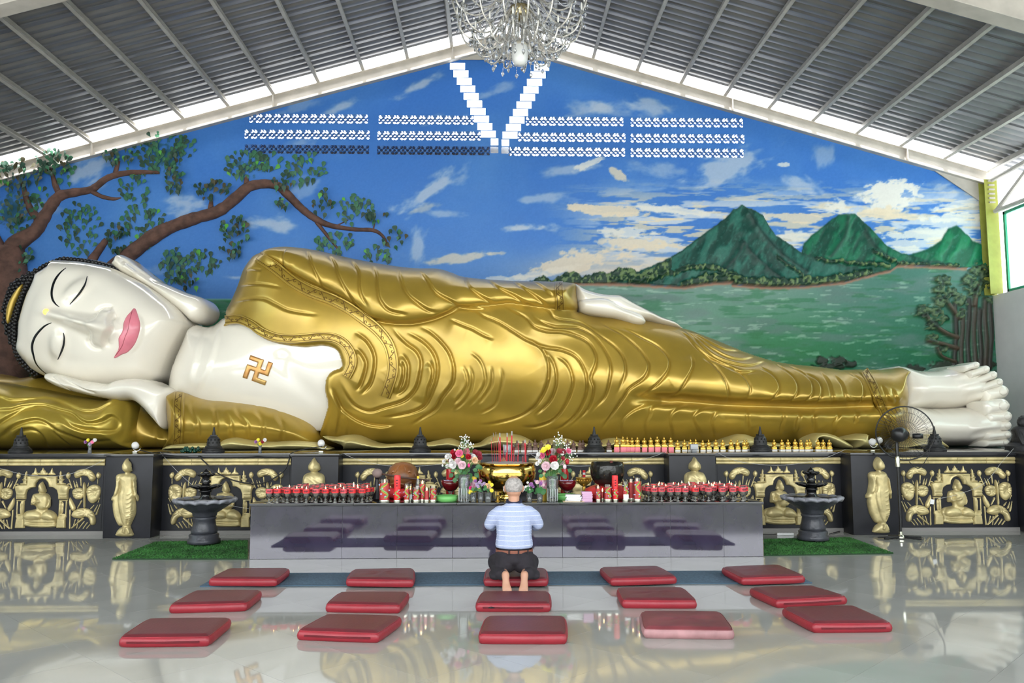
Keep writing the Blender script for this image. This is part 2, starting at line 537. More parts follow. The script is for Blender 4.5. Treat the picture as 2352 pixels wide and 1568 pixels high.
seen.sort(key=lambda p: p[1])
for (x, y) in seen[:300]:
    t = bpy.data.objects.new('tile', tile_me); COL.objects.link(t); t.location = (x, y, 0); t.parent = floor
rv, rq = [], []
for (x, y) in rest + seen[300:]:
    r = TS * c45 - 0.0017; b = len(rv)
    rv += [(x - r, y, 0), (x, y - r, 0), (x + r, y, 0), (x, y + r, 0)]; rq.append((b, b + 1, b + 2, b + 3))
o = link('outlying_tiles', fast_mesh('outlying_tiles', rv, np.array(rq), smooth=False), M_tile, floor); o['kind'] = 'stuff'
outer = MB().box(-45, 45, -17.3, -17.0, -0.06, 3.3).build('wall_glare_block', mat('grey_green_glare_block', (0.16, 0.19, 0.13), 0.9, noise=0.3, nscale=1.5), smooth=False)  # unseen wall added outside: cuts low sky glare, darkens the table's reflection
tag(outer, kind='structure')
ground = MB().box(-60, 60, -60, FR_Y, -0.3, -0.06).build('ground', mat('pale_paving', (0.42, 0.42, 0.40), 0.85, noise=0.1))
tag(ground, kind='structure')

# ================================================================== ROOF
AP = at(1158, 73, Y_WALL); X0 = float(AP[0]); Z_AP = float(AP[2])
SL = 0.5 * ((Z_AP - at(2280, 400, Y_WALL)[2]) / (at(2280, 400, Y_WALL)[0] - X0) + (Z_AP - at(190, 325, Y_WALL)[2]) / (X0 - at(190, 325, Y_WALL)[0]))
SL = float(SL)
def z_roof(x): return Z_AP - SL * abs(x - X0)
RF_Y0 = -3.2
roof = empty('ceiling', (X0, 8, Z_AP), kind='structure')
def rib_sheet(width, x0, x1, sgn):
    """one corrugated sheet: ribs run down the slope, x from ridge outwards"""
    prof = []
    pitch = 0.2
    n = max(1, int(width / pitch + .01))
    for k in range(n):
        y = -width / 2 + k * pitch
        prof += [(y, 0), (y + 0.13, 0), (y + 0.15, 0.032), (y + 0.18, 0.032)]
    prof.append((width / 2 + 0.03, 0))
    vs, q = [], []
    for (y, h) in prof:
        for x in (x0, x1):
            vs.append((sgn * x, y, h - SL * x))
    for i in range(len(prof) - 1):
        q.append((2 * i, 2 * i + 1, 2 * i + 3, 2 * i + 2))
    return fast_mesh('roof_sheet', vs, np.array(q), smooth=False)
SW = 0.8
for sgn in (-1, 1):
    W_half = (X_R - X0 + 1.6) if sgn > 0 else (X0 - X_L + 1.0)
    me = rib_sheet(SW, 0.0, W_half, sgn); me.materials.append(M_sheet)
    ms = rib_sheet(0.3, 0.0, W_half, sgn); ms.materials.append(M_skylight)
    o = bpy.data.objects.new('skylight_sheet', ms); COL.objects.link(o); o.parent = roof; o.location = (0, Y_WALL - 0.17 - 8, 0.05)
    y = Y_WALL - 0.32 - SW / 2; k = 1
    while y > RF_Y0:
        o = bpy.data.objects.new('roof_sheet', me); COL.objects.link(o)
        o.parent = roof; o.location = (0, y - 8, 0.05 + (0.004 if k % 2 else 0))
        y -= SW; k += 1
# purlins
PX = [at(p, 0, Y_WALL)[0] for p in (1370, 1470, 1576, 1682)]
DP = 0.905
ang = math.atan(SL)
for sgn in (-1, 1):
    base = float(at(1035, 107, Y_WALL)[0]) if sgn < 0 else float(at(1264, 104, Y_WALL)[0])
    x = base
    while (x > X_L - 0.4) if sgn < 0 else (x < X_R + 1.2):
        b = MB()
        L0, L1 = RF_Y0 - 8, Y_WALL - 0.03 - 8
        for (a0, a1, h0, h1) in ((-0.032, -0.026, -0.11, 0), (-0.032, 0.034, -0.11, -0.104), (-0.032, 0.034, -0.006, 0), (0.028, 0.034, -0.11, -0.088)):
            b.box(a0, a1, L0, L1, h0, h1)
        o = b.build('purlin', M_purlin, roof, smooth=False)
        o.location = (x - X0, 0, -SL * abs(x - X0) + 0.035); o.rotation_euler = (0, sgn * ang, 0)
        x += sgn * DP
# gable rafter and a portal frame nearer the viewer
def rafter(Y0, Y1, hgt, name, label, sgn, xe):
    e = empty(name, (X0, (Y0 + Y1) / 2, Z_AP), kind='structure')
    def seg(nm, xa, xb, t0, t1, y0, y1):
        poly = [(sgn * xa, -SL * xa - t0), (sgn * xb, -SL * xb - t0), (sgn * xb, -SL * xb - t1), (sgn * xa, -SL * xa - t1)]
        o = MB().prism(poly, y0, y1).build(nm, M_beam, e, smooth=False); return o
    ym = (Y1 - Y0) / 2
    seg('web', 0.0, xe, 0.09, hgt, -0.012, 0.012)
    seg('flange', 0.0, xe, 0.075, 0.09, -ym, ym)
    seg('flange', 0.0, xe, hgt, hgt + 0.015, -ym, ym)
    for x in (1.05, 4.7, 8.3):
        seg('joint_plate', x, x + 0.022, 0.09, hgt, -ym, ym)
    return e
for sgn in (-1, 1):
    xe = (X_R - X0) if sgn > 0 else (X0 - X_L)
    e = rafter(Y_WALL - 0.12, Y_WALL + 0.06, 0.34, 'trim_1' if sgn < 0 else 'trim_2', '', sgn, xe)
    # haunch under the eaves
    xa = xe - 1.1
    MB().prism([(sgn * xa, -SL * xa - 0.35), (sgn * xe, -SL * xe - 0.35), (sgn * xe, -SL * xe - 0.8)], -0.012, 0.012).build('haunch', M_beam, e, smooth=False)
    MB().prism([(sgn * -0.02, -0.35), (sgn * 0.9, -SL * 0.9 - 0.35), (sgn * 0.9, -SL * 0.9 - 0.37), (sgn * -0.02, -0.62)], -0.012, 0.012).build('haunch', M_beam, e, smooth=False)
    rafter(10.55, 10.83, 0.66, 'trim_3' if sgn < 0 else 'trim_4', '', sgn, xe)
    rafter(4.7, 4.98, 0.50, 'trim_5' if sgn < 0 else 'trim_6', '', sgn, xe)

# ================================================================== SIDE WALLS AND WINDOWS
Z_SILL = float(at(2286, 678, Y_WALL - 0.05)[2]); Z_HEAD = float(at(2300, 490, Y_WALL - 0.3)[2])
for sgn, xw, nm in ((1, X_R, 'right'), (-1, X_L, 'left')):
    if sgn < 0:
        tag(MB().box(xw - .2, xw, 9.2, Y_WALL + .2, Z_SILL, z_roof(xw) - .1).build('wall_left_upper', M_white, smooth=False), kind='structure')
    w = MB().box(min(xw, xw + sgn * 0.2), max(xw, xw + sgn * 0.2), 3.0, Y_WALL + 0.2, 0, Z_SILL).build('wall_' + nm, M_white, smooth=False)
    tag(w, kind='structure')
    ys = [Y_WALL - 0.42 - 1.72 * k for k in range(8)]
    for k in range(0 if sgn > 0 else 4, 7):
        y1, y0 = ys[k], ys[k + 1] + 0.06
        wd = empty('window_%d' % (k + 1 + (10 if sgn < 0 else 0)), (xw + sgn * 0.08, (y0 + y1) / 2, Z_SILL), kind='structure')
        h = Z_HEAD - Z_SILL; hw = (y1 - y0) / 2
        MB().box(-0.005, 0.005, -hw + .05, hw - .05, 0.05, h - .05).build('pane', M_pane, wd, smooth=False)
        b = MB()
        b.box(-0.04, 0.04, -hw, hw, 0, 0.06); b.box(-0.04, 0.04, -hw, hw, h - .06, h)
        b.box(-0.04, 0.04, -hw, -hw + .06, 0, h); b.box(-0.04, 0.04, hw - .06, hw, 0, h)
        b.build('window_frame', M_frame, wd, smooth=False)
# corner column with struts
colx = X_R - 0.06
pc = empty('steel_column', (colx, Y_WALL - 0.14, Z_SILL), 'yellow-green steel corner column above the grey side wall', 'column')
hcol = z_roof(colx) - 0.3 - Z_SILL
b = MB(); b.box(-0.13, 0.13, -0.11, -0.095, 0, hcol); b.box(-0.13, 0.13, 0.095, 0.11, 0, hcol); b.box(-0.008, 0.008, -0.1, 0.1, 0, hcol)
b.build('shaft', M_green, pc, smooth=False)
za, zb = hcol - 0.02, float(at(2290, 488, Y_WALL - .2)[2]) - Z_SILL
for k in range(6):
    MB().box(-0.06, 0.06, -0.14, -0.11, hcol - 0.5 + k * 0.09, hcol - 0.47 + k * 0.09).build('bolt', M_purlin, pc)
for nm, p, q in (('strut', (0.03, -0.15, zb), (0.25, -2.6, zb + 0.05)), ('strut', (0.03, -0.2, zb), (0.25, -1.2, za + 0.15)), ('strut', (0.02, -0.12, za), (0.3, -2.7, za + 0.25))):
    MB().tube([p, q], 0.045, 8).build(nm, M_purlin, pc)

# ================================================================== MURAL WALL
UX0, UX1 = X_L, X_R
Z0W, Z1W = 0.9, Z_AP
def px_of(X, Y, Z):
    P = np.stack([X - CAM[0], Y - CAM[1] + 0 * X, Z - CAM[2]], -1)
    c = P @ _f; return CX + F_PX * (P @ _r) / c, CY - F_PX * (P @ _u) / c
# openings: stepped glass blocks in a V and rows of pierced blocks
HOLES = []
VBL, VBR = [], []
for k in range(11):
    yt = 144.5 + 17.3 * k if k < 10 else 318.0
    xl = 1033 + 7.85 * k; xr = 1226 - 8.05 * k
    if k == 10: xl, xr, wl = 1126.5, 1151.5, 18.0
    else: wl = 35.0
    yr = yt + 2.5
    for (xx, yy, lst) in ((xl, yt, VBL), (xr, yr, VBR)):
        a = at(xx + 0.6, yy + 15.3, Y_WALL); b = at(xx + wl, yy, Y_WALL)
        r = (a[0], b[0], a[2], b[2]); HOLES.append(r); lst.append(r)
for (xx, yy) in ((1126.5, 336.5), (1151.5, 337.5)):
    a = at(xx, yy + 15, Y_WALL); b = at(xx + 18, yy, Y_WALL); VBL.append((a[0], b[0], a[2], b[2])); HOLES.append(VBL[-1])
VENT = []
for (r, (l0, l1, r0, r1, a0, a1, b0, b1)) in enumerate(((573, 845, 870, 1088, 1208, 1431, 1449, 1706), (562, 849, 867, 1104, 1190, 1436, 1449, 1709), (562, 848, 866, 1125, 1168, 1435, 1449, 1707))):
    for (xa, xb) in ((l0, l1), (r0, r1), (a0, a1), (b0, b1)):
        yc = (272.5, 309, 343)[r] + (0.0105 * ((xa + xb) / 2 - 700) if r < 2 else 0.0095 * ((xa + xb) / 2 - 700))
        p = at(xa, yc + 9, Y_WALL); q = at(xb, yc - 9, Y_WALL)
        VENT.append((p[0], q[0], p[2], q[2], r)); HOLES.append((p[0], q[0], p[2], q[2]))
CELLM = 0.0205
def lines(a, b, extra):
    n = int((b - a) / CELLM); g = np.linspace(a, b, n + 1)
    ex = np.array(sorted(set(round(float(e), 4) for e in extra)))
    g = np.array([v for v in g if np.min(np.abs(ex - v)) > 0.006])
    return np.sort(np.concatenate([g, ex]))
gx = lines(UX0, UX1, [v for h in HOLES for v in h[:2]]); gz = lines(Z0W, Z1W, [v for h in HOLES for v in h[2:4]])
WX, WZ = np.meshgrid(gx, gz, indexing='ij')
U, W = px_of(WX, Y_WALL, WZ)

def smooth01(x): x = np.clip(x, 0, 1); return x * x * (3 - 2 * x)
def paint():
    nzl = U.shape[1]
    C = np.zeros(U.shape + (3,), np.float32); Hh = np.zeros(U.shape, np.float32)
    def S(r, g, b): return np.array([r, g, b], np.float32) / 255.0
    def mix(c, m, col): return c * (1 - m[..., None]) + np.asarray(col, np.float32) * m[..., None]
    def win(cx, cy, R):
        i0, i1 = np.searchsorted(U[:, 0], [cx - R, cx + R]); j1 = nzl - np.searchsorted(W[0, ::-1], cy - R); j0 = nzl - np.searchsorted(W[0, ::-1], cy + R)
        return (slice(i0, i1), slice(max(j0, 0), max(j1, 1)))
    # sky
    n1 = fbm(U / 160, W / 160, 3)
    t = smooth01((W - 150) / 480)
    C[:] = S(52, 106, 182); C = mix(C, t * 0.5, S(70, 126, 196)); C = mix(C, np.clip((n1 - .45) * 1.1, 0, .45), S(92, 142, 200))
    C = mix(C, smooth01((300 - U) / 500) * .25, S(30, 78, 160))
    # wispy clouds: turbulent, stretched
    def cloud(cx, cy, rx, ry, rot, amt, col=(0.80, 0.80, 0.80), sx=28, sy=14, seed=5, hard=0.35):
        nonlocal C
        R = 2.0 * max(rx, ry)
        i0, i1 = np.searchsorted(U[:, 0], [cx - R, cx + R]); j1 = nzl - np.searchsorted(W[0, ::-1], cy - R); j0 = nzl - np.searchsorted(W[0, ::-1], cy + R)
        if i1 - i0 < 2 or j1 - j0 < 2: return
        sl = (slice(i0, i1), slice(max(j0, 0), j1))
        a = math.radians(rot); dx = U[sl] - cx; dy = W[sl] - cy
        u = dx * math.cos(a) + dy * math.sin(a); v = -dx * math.sin(a) + dy * math.cos(a)
        wob = (fbm(u / 40 + seed, v / 22 + seed, seed + 1) - .5) * 1.3
        e = 1 - np.sqrt((u / rx) ** 2 + (v / ry) ** 2) + wob
        f = fbm(u / sx + seed * 3.1, v / sy, seed + 2, 5)
        m = smooth01((e * 0.9 + (f - .45) * 1.1) / hard) * np.clip(1.6 - np.sqrt((u / (rx * 1.5)) ** 2 + (v / (ry * 1.7)) ** 2), 0, 1)
        C[sl] = mix(C[sl], np.clip(m, 0, 1) * amt, col)
    wht = (0.80, 0.80, 0.80); crm = (0.84, 0.78, 0.68)
    for i, (cx, cy, rx, ry, rot, amt) in enumerate((
        (955, 200, 70, 16, -25, .6), (790, 245, 42, 12, -20, .55), (430, 470, 52, 34, -10, .55), (612, 512, 70, 22, 5, .6),
        (985, 440, 105, 26, -33, .62), (1010, 490, 75, 9, 4, .45), (958, 570, 50, 22, -70, .5), (690, 330, 50, 18, -20, .35),
        (1250, 455, 60, 12, -5, .5), (540, 637, 46, 5, 2, .55), (205, 390, 62, 34, -30, .55), (95, 480, 40, 20, 0, .3),
        (1350, 250, 62, 20, -8, .5), (1480, 245, 60, 24, 10, .55), (1140, 210, 60, 16, -20, .4), (1300, 390, 60, 12, -8, .5),
        (1665, 385, 110, 45, -18, .6), (1890, 355, 30, 34, -70, .4), (1500, 390, 90, 20, 5, .4), (1400, 250, 60, 22, 0, .35),
        (1850, 430, 60, 24, 20, .55), (2170, 440, 50, 20, -20, .5), (640, 600, 40, 8, 0, .25), (700, 430, 60, 26, -20, .3), (800, 650, 60, 10, 0, .3),
        (700, 240, 60, 18, -20, .3), (1010, 275, 60, 12, -10, .3), (1640, 640, 70, 20, 0, .2), (190, 620, 40, 14, 0, .3), (340, 620, 60, 12, 0, .25))):
        cloud(cx, cy, rx, ry, rot, amt, wht, seed=11 + i * 3, hard=.75)
    cloud(1195, 524, 85, 11, -2, .75, wht, seed=301, hard=.5); cloud(1050, 594, 70, 10, -8, .75, crm, seed=305, hard=.5)
    cloud(975, 478, 40, 10, -20, .5, crm, seed=309, hard=.6)
    # layered streak clouds above the lake
    reg = smooth01((U - 1230) / 260) * smooth01((W - 400) / 90) * smooth01((660 - W) / 40)
    st = fbm(U / 95, W / 13, 77, 5)
    C = mix(C, reg * smooth01((st - .47) / .10) * .78, (0.82, 0.82, 0.82))
    st2 = fbm(U / 70, W / 9, 91, 5)
    C = mix(C, reg * smooth01((st2 - .55) / .07) * .75, (0.86, 0.79, 0.66))
    for i, (cx, cy, rx, ry, rot, amt) in enumerate(((1390, 483, 95, 13, 4, .9), (1550, 483, 80, 10, 6, .85), (1350, 377, 45, 9, -25, .8), (1420, 400, 26, 10, 30, .8), (1800, 378, 18, 5, 0, .8),
            (1440, 535, 70, 14, 0, .8), (1480, 560, 90, 14, 3, .8), (2040, 455, 66, 36, -18, .95), (1925, 475, 24, 18, 0, .9), (2010, 490, 60, 14, 0, .9), (2190, 500, 80, 14, -4, .85), (2110, 540, 80, 14, 0, .85),
            (1830, 500, 70, 10, 5, .85), (1820, 540, 40, 12, 8, .8), (2080, 570, 60, 9, 0, .8), (1330, 600, 130, 22, -9, .85), (1180, 640, 70, 9, -5, .7), (1240, 628, 80, 8, -10, .7), (1130, 582, 24, 5, 0, .6), (2200, 470, 60, 10, -10, .7), (2260, 420, 40, 10, 10, .5))):
        cloud(cx, cy, rx, ry, rot, amt, (0.84, 0.83, 0.80) if i % 3 else crm, sx=14, sy=7, seed=401 + i * 5, hard=.28)
    glow = np.exp(-((U - 1420) / 200) ** 2 - ((W - 620) / 38) ** 2)
    C = mix(C, np.clip(glow * .8, 0, .8), (0.80, 0.74, 0.66))
    # water
    def ridge_y(pts): p = np.array(pts, float); return np.interp(U, p[:, 0], p[:, 1])
    shore = ridge_y([(0, 685), (560, 685), (900, 690), (1220, 655), (1330, 652), (1420, 652), (1500, 656), (1570, 660), (1640, 650), (1690, 648), (1680, 654), (1760, 660), (1850, 658), (1940, 648), (2000, 632), (2045, 622), (2060, 610), (2130, 612), (2230, 617), (2300, 618)])
    wm = smooth01((W - shore) / 3)
    gw = smooth01((W - 640) / 200)
    wc = np.zeros_like(C); wc[:] = S(108, 140, 130)
    wc = mix(wc, gw, S(32, 112, 62)); wc = mix(wc, smooth01((U - 1750) / 350) * .55, S(24, 84, 70)); wc = mix(wc, smooth01((900 - U) / 300), S(38, 118, 78))
    wc = mix(wc, np.clip((fbm(U / 80, W / 18, 55) - .42) * 2.4, 0, .65), S(88, 112, 108))
    wc = mix(wc, np.exp(-((U - 1600) / 90) ** 2 - ((W - 770) / 60) ** 2) * .45, S(165, 182, 178))
    f1 = fbm(U / 34, W / 5.5, 61, 4); wc = mix(wc, smooth01((f1 - .64) / .10) * .42, S(176, 200, 180))
    f2 = fbm(U / 60 + 9, W / 8, 67, 4); wc = mix(wc, smooth01((f2 - .58) / .12) * .40, S(20, 96, 48))
    wc = mix(wc, np.exp(-((W - 687) / 2.2) ** 2) * (U < 600) * .7, S(150, 205, 170))
    C = C * (1 - wm[..., None]) + wc * wm[..., None]
    # mountains
    def mount(ridge, base, c0, c1, seed, hgt, soft=3):
        nonlocal C, Hh
        r = np.array(ridge, float)
        top = np.interp(U, r[:, 0], r[:, 1], left=2000, right=2000) + (fbm(U / 9, W / 30, seed) - .5) * 6
        m = smooth01((W - top) / soft) * smooth01((base - W) / 3)
        n = fbm((U + W * .5) / 16, (W - U * .35) / 44, seed + 1, 5); n2 = fbm(U / 5, W / 7, seed + 2, 3)
        col = mix(np.broadcast_to(np.array(c0, np.float32), C.shape).copy(), smooth01((n - .38) / .25), c1)
        col = mix(col, smooth01((n2 - .6) / .15) * .35, S(70, 122, 108))
        rel = np.clip((W - top) / 60, 0, 1)
        col = mix(col, np.exp(-((W - top) / 6) ** 2) * .6, S(24, 52, 44))
        C = C * (1 - m[..., None]) + col * m[..., None]
        Hh = np.maximum(Hh, m * hgt * (0.35 + 0.65 * rel) + m * (n - .5) * 0.05)
    mount([(2080, 600), (2088, 582), (2129, 570), (2161, 550), (2177, 522), (2197, 515), (2214, 530), (2234, 550), (2275, 566), (2300, 570)], shore, S(6, 84, 58), S(18, 112, 74), 201, .05, 6)
    mount([(1838, 590), (1845, 558), (1865, 538), (1906, 505), (1926, 491), (1963, 488), (1987, 510), (2015, 538), (2035, 562), (2068, 578), (2108, 590), (2200, 607)], shore, S(10, 66, 52), S(22, 100, 72), 211, .07, 5)
    mount([(1400, 640), (1470, 620), (1542, 590), (1582, 562), (1623, 530), (1659, 505), (1683, 481), (1704, 470), (1724, 477), (1752, 493), (1764, 514), (1780, 538), (1805, 554), (1837, 578), (1865, 590), (1926, 607), (1999, 622), (2040, 625)], shore, S(20, 62, 54), S(40, 96, 84), 221, .10)
    for sp in ([(1704, 560), (1690, 590), (1660, 622), (1640, 640)], [(1704, 560), (1730, 590), (1770, 625), (1790, 640)], [(1720, 490), (1750, 540), (1800, 590), (1850, 625)], [(1945, 500), (1935, 545), (1905, 590)], [(1985, 530), (2010, 570), (2050, 600)]):
        d = seg_dist(U, W, catmull(sp, False, 5), False)[0]
        C = mix(C, np.exp(-(d / 4.5) ** 2) * .55, S(22, 40, 38)); Hh = Hh + np.exp(-(d / 7) ** 2).astype(np.float32) * .03
    # wooded shore
    def wood(top_pts, thick, seed):
        nonlocal C, Hh
        top = ridge_y(top_pts) + (fbm(U / 7, W * 0, seed) - .5) * 12
        x0, x1 = top_pts[0][0], top_pts[-1][0]
        m = smooth01((W - top) / 3) * smooth01((top + thick - W) / 4) * (U > x0) * (U < x1) * smooth01((shore - W) / 2)
        n = fbm(U / 5, W / 8, seed + 1, 3)
        col = np.zeros_like(C); col[:] = S(24, 54, 40); col = mix(col, smooth01((n - .50) / .12) * .85, S(112, 132, 84))
        C = C * (1 - m[..., None]) + col * m[..., None]; Hh = Hh + (m * (.03 + .05 * n)).astype(np.float32)
    wood([(1215, 646), (1250, 632), (1268, 645), (1300, 622), (1318, 620), (1335, 636), (1375, 622), (1395, 628), (1430, 612), (1452, 618), (1470, 628), (1540, 592)], 34, 231)
    wood([(1440, 640), (1540, 620), (1600, 606), (1640, 610), (1700, 632)], 16, 235)
    wood([(1560, 648), (1620, 628), (1700, 636), (1800, 640), (1900, 632), (2000, 618)], 24, 239)
    wood([(1780, 584), (1800, 600), (1840, 628)], 12, 243)
    wood([(1870, 590), (1960, 600), (2040, 606)], 12, 247)
    wood([(2000, 572), (2060, 600), (2110, 603), (2200, 608)], 12, 251)
    d = np.abs(W - shore - 1.5 + (fbm(U / 10, W / 8, 255) - .5) * 5); m = np.exp(-(d / 3.2) ** 2) * (U > 1215) * (U < 2220)
    C = mix(C, np.clip(m * 1.2, 0, .95), S(150, 112, 92))
    # dark bushes and the far bank at the bottom
    for (cx, cy, rx, ry) in ((1888, 828, 18, 11), (1925, 828, 20, 13), (1952, 836, 16, 9), (2100, 848, 22, 14), (2180, 842, 50, 16), (2255, 840, 34, 24), (1905, 842, 40, 8)):
        e = 1 - np.sqrt(((U - cx) / rx) ** 2 + ((W - cy) / ry) ** 2) + (fbm(U / 9, W / 9, int(cx)) - .5) * 1.2
        m = smooth01(e / .3); C = mix(C, m * .9, S(38, 44, 34)); Hh = Hh + m.astype(np.float32) * .05
    # banyan on the right edge: trunks, boughs, leaf masses
    for k, x in enumerate((2192, 2207, 2222, 2236, 2249, 2261, 2273)):
        top = 690 + 14 * math.sin(k * 2.1); m = smooth01((W - top) / 10) * smooth01((852 - W) / 8) * np.exp(-((U - x - 2 * np.sin(W / 23 + k)) / 6.2) ** 4)
        C = mix(C, m * .95, S(62, 54, 46) if k % 2 else S(44, 40, 36)); Hh = np.maximum(Hh, (m * .07).astype(np.float32))
    for sp, wd in (([(2195, 775), (2170, 765), (2140, 745), (2125, 725)], 6), ([(2195, 800), (2160, 790), (2130, 782)], 6), ([(2200, 730), (2180, 705), (2170, 690)], 6), ([(2235, 700), (2240, 670), (2250, 650)], 7), ([(2190, 830), (2160, 818), (2150, 800)], 4)):
        d = seg_dist(U, W, catmull(sp, False, 5), False)[0]; m = np.exp(-(d / wd) ** 4)
        C = mix(C, m * .95, S(74, 60, 48)); Hh = np.maximum(Hh, (m * .10).astype(np.float32))
    for (cx, cy, r) in ((2165, 645, 20), (2155, 668, 16), (2185, 672, 18), (2245, 622, 22), (2222, 645, 20), (2255, 652, 20), (2205, 690, 18), (2160, 690, 20), (2120, 715, 22), (2150, 715, 16), (2140, 745, 20), (2170, 730, 12), (2140, 778, 15), (2235, 668, 20), (2270, 690, 14), (2265, 630, 14), (2160, 800, 14), (2205, 722, 14)):
        sl = win(cx, cy, 2 * r); Us, Ws = U[sl], W[sl]
        n = fbm(Us / 7, Ws / 5, 261 + int(cx), 3)
        e = 1 - np.sqrt(((Us - cx) / r) ** 2 + ((Ws - cy) / (r * .8)) ** 2) + (n - .5) * 1.1
        m = smooth01(e / .25); col = np.zeros_like(C[sl]); col[:] = S(40, 62, 44); col = mix(col, smooth01((n - .50) / .15), S(84, 102, 70)); col = mix(col, smooth01((.42 - n) / .1), S(22, 34, 26))
        C[sl] = C[sl] * (1 - m[..., None] * .95) + col * m[..., None] * .95; Hh[sl] = np.maximum(Hh[sl], (m * (.03 + .06 * n)).astype(np.float32))
    # painted foliage masses behind the modelled leaves
    for (cx, cy, rx, ry) in ((372, 355, 52, 40), (400, 605, 36, 34), (30, 480, 40, 50), (560, 385, 40, 22)):
        n = fbm(U / 9, W / 9, 300 + int(cx), 3); e = 1 - np.sqrt(((U - cx) / rx) ** 2 + ((W - cy) / ry) ** 2) + (n - .5) * 1.8
        C = mix(C, smooth01((e - .25) / .25) * .55, S(28, 70, 62))
    C = C + ((fbm(U / 3, W / 3, 401, 2) - .5) * .03)[..., None]
    C = np.clip(C, 0, 1)
    lin = np.where(C <= 0.04045, C / 12.92, ((C + 0.055) / 1.055) ** 2.4)
    Hh = Hh + (fbm(U / 26, W / 26, 411) - .5).astype(np.float32) * .008
    return np.clip(lin * 1.12, 0, 1), Hh
MURAL, RELIEF = paint()
nx, nz = len(gx), len(gz)
cxm = 0.5 * (gx[:-1] + gx[1:]); czm = 0.5 * (gz[:-1] + gz[1:])
CXM, CZM = np.meshgrid(cxm, czm, indexing='ij')
keep = CZM < (Z_AP - SL * np.abs(CXM - X0)) - 0.12
for h in HOLES:
    keep &= ~((CXM > h[0]) & (CXM < h[1]) & (CZM > h[2]) & (CZM < h[3]))
nearhole = np.zeros(U.shape, bool)
ids = np.arange(nx * nz).reshape(nx, nz)
quads = np.stack([ids[:-1, :-1][keep], ids[1:, :-1][keep], ids[1:, 1:][keep], ids[:-1, 1:][keep]], 1)
verts = np.stack([WX, Y_WALL - RELIEF, WZ], -1).reshape(-1, 3)
used = np.unique(quads); mp = -np.ones(nx * nz, int); mp[used] = np.arange(len(used))
me = fast_mesh('wall_back', verts[used], mp[quads])
ca = me.color_attributes.new('mural_paint', 'FLOAT_COLOR', 'POINT')
cd = np.ones((len(used), 4), np.float32); cd[:, :3] = MURAL.reshape(-1, 3)[used]
ca.data.foreach_set('color', cd.ravel())
M_mural = bpy.data.materials.new('painted_mural'); M_mural.use_nodes = True
_N = M_mural.node_tree.nodes; _L = M_mural.node_tree.links
_a = _N.new('ShaderNodeVertexColor'); _a.layer_name = 'mural_paint'
_L.new(_a.outputs['Color'], _N['Principled BSDF'].inputs['Base Color']); _N['Principled BSDF'].inputs['Roughness'].default_value = 0.45
_N['Principled BSDF'].inputs['Specular IOR Level'].default_value = 0.3
wall_back = link('wall_back', me, M_mural); tag(wall_back, kind='structure')
# masonry behind the paint layer, below the gable openings
wb = MB().box(X_L, X_R + 0.2, Y_WALL + 0.01, Y_WALL + 0.16, 0.0, float(at(1000, 360, Y_WALL)[2])).build('masonry', M_white, wall_back, smooth=False)
# glass blocks
gb_group = 'glass blocks set in a V in the gable'
def glass_block(r, name='glass_block'):
    w, h = r[1] - r[0], r[3] - r[2]
    o = MB().box(r[0], r[1], Y_WALL + 0.0, Y_WALL + 0.08, r[2], r[3], 0.012).build(name, M_block, wall_back)
    return o
for r in VBL + VBR: glass_block(r)
# pierced ventilation blocks: four petals round a hole
def vent_block():
    n = 26; S_ = 0.5
    g = np.linspace(-S_, S_, n + 1); X, Z = np.meshgrid(g, g, indexing='ij')
    dd = np.full(X.shape, 1.0)
    dd = np.minimum(dd, np.sqrt(X * X + Z * Z) - 0.165)
    for sx in (-1, 1):
        for sz in (-1, 1):
            a = (X * sx + Z * sz) * c45; b = (X * sx - Z * sz) * c45
            dd = np.minimum(dd, (np.sqrt(((a - 0.42) / 0.225) ** 2 + (b / 0.165) ** 2) - 1) * 0.165)
    for (cx_, cz_) in ((S_, 0), (-S_, 0)):
        dd = np.minimum(dd, np.sqrt((X - cx_) ** 2 + (Z - cz_) ** 2) - 0.15)
    c = 1.0 / n; ok = dd > -0.55 * c
    edge = (np.abs(X) > S_ - 1e-6) | (np.abs(Z) > S_ - 1e-6)
    q = ok[:-1, :-1] & ok[1:, :-1] & ok[1:, 1:] & ok[:-1, 1:]
    gx_, gz_ = np.gradient(dd, c); gl = np.sqrt(gx_ ** 2 + gz_ ** 2) + 1e-6
    sn = (dd < 0.35 * c) & ~edge
    X2 = np.where(sn, X - dd * gx_ / gl, X); Z2 = np.where(sn, Z - dd * gz_ / gl, Z)
    idx = np.arange(X.size).reshape(X.shape)
    Q = np.stack([idx[:-1, :-1][q], idx[1:, :-1][q], idx[1:, 1:][q], idx[:-1, 1:][q]], 1)
    v = np.stack([X2.ravel(), np.zeros(X.size), Z2.ravel()], 1)
    ed = np.concatenate([Q[:, [0, 1]], Q[:, [1, 2]], Q[:, [2, 3]], Q[:, [3, 0]]]); key = np.sort(ed, 1); k = key[:, 0] * 100000 + key[:, 1]
    u, inv, cnt = np.unique(k, return_inverse=True, return_counts=True); be = ed[cnt[inv] == 1]
    nv = len(v); v2 = v.copy(); v2[:, 1] = 0.35
    Q2 = np.stack([be[:, 1], be[:, 0], be[:, 0] + nv, be[:, 1] + nv], 1)
    return fast_mesh('vent_block', np.concatenate([v, v2]), np.concatenate([Q, Q2]), smooth=False)
vb_me = vent_block(); vb_me.materials.append(mat('blue_painted_vent_block', (0.055, 0.16, 0.42), 0.6))
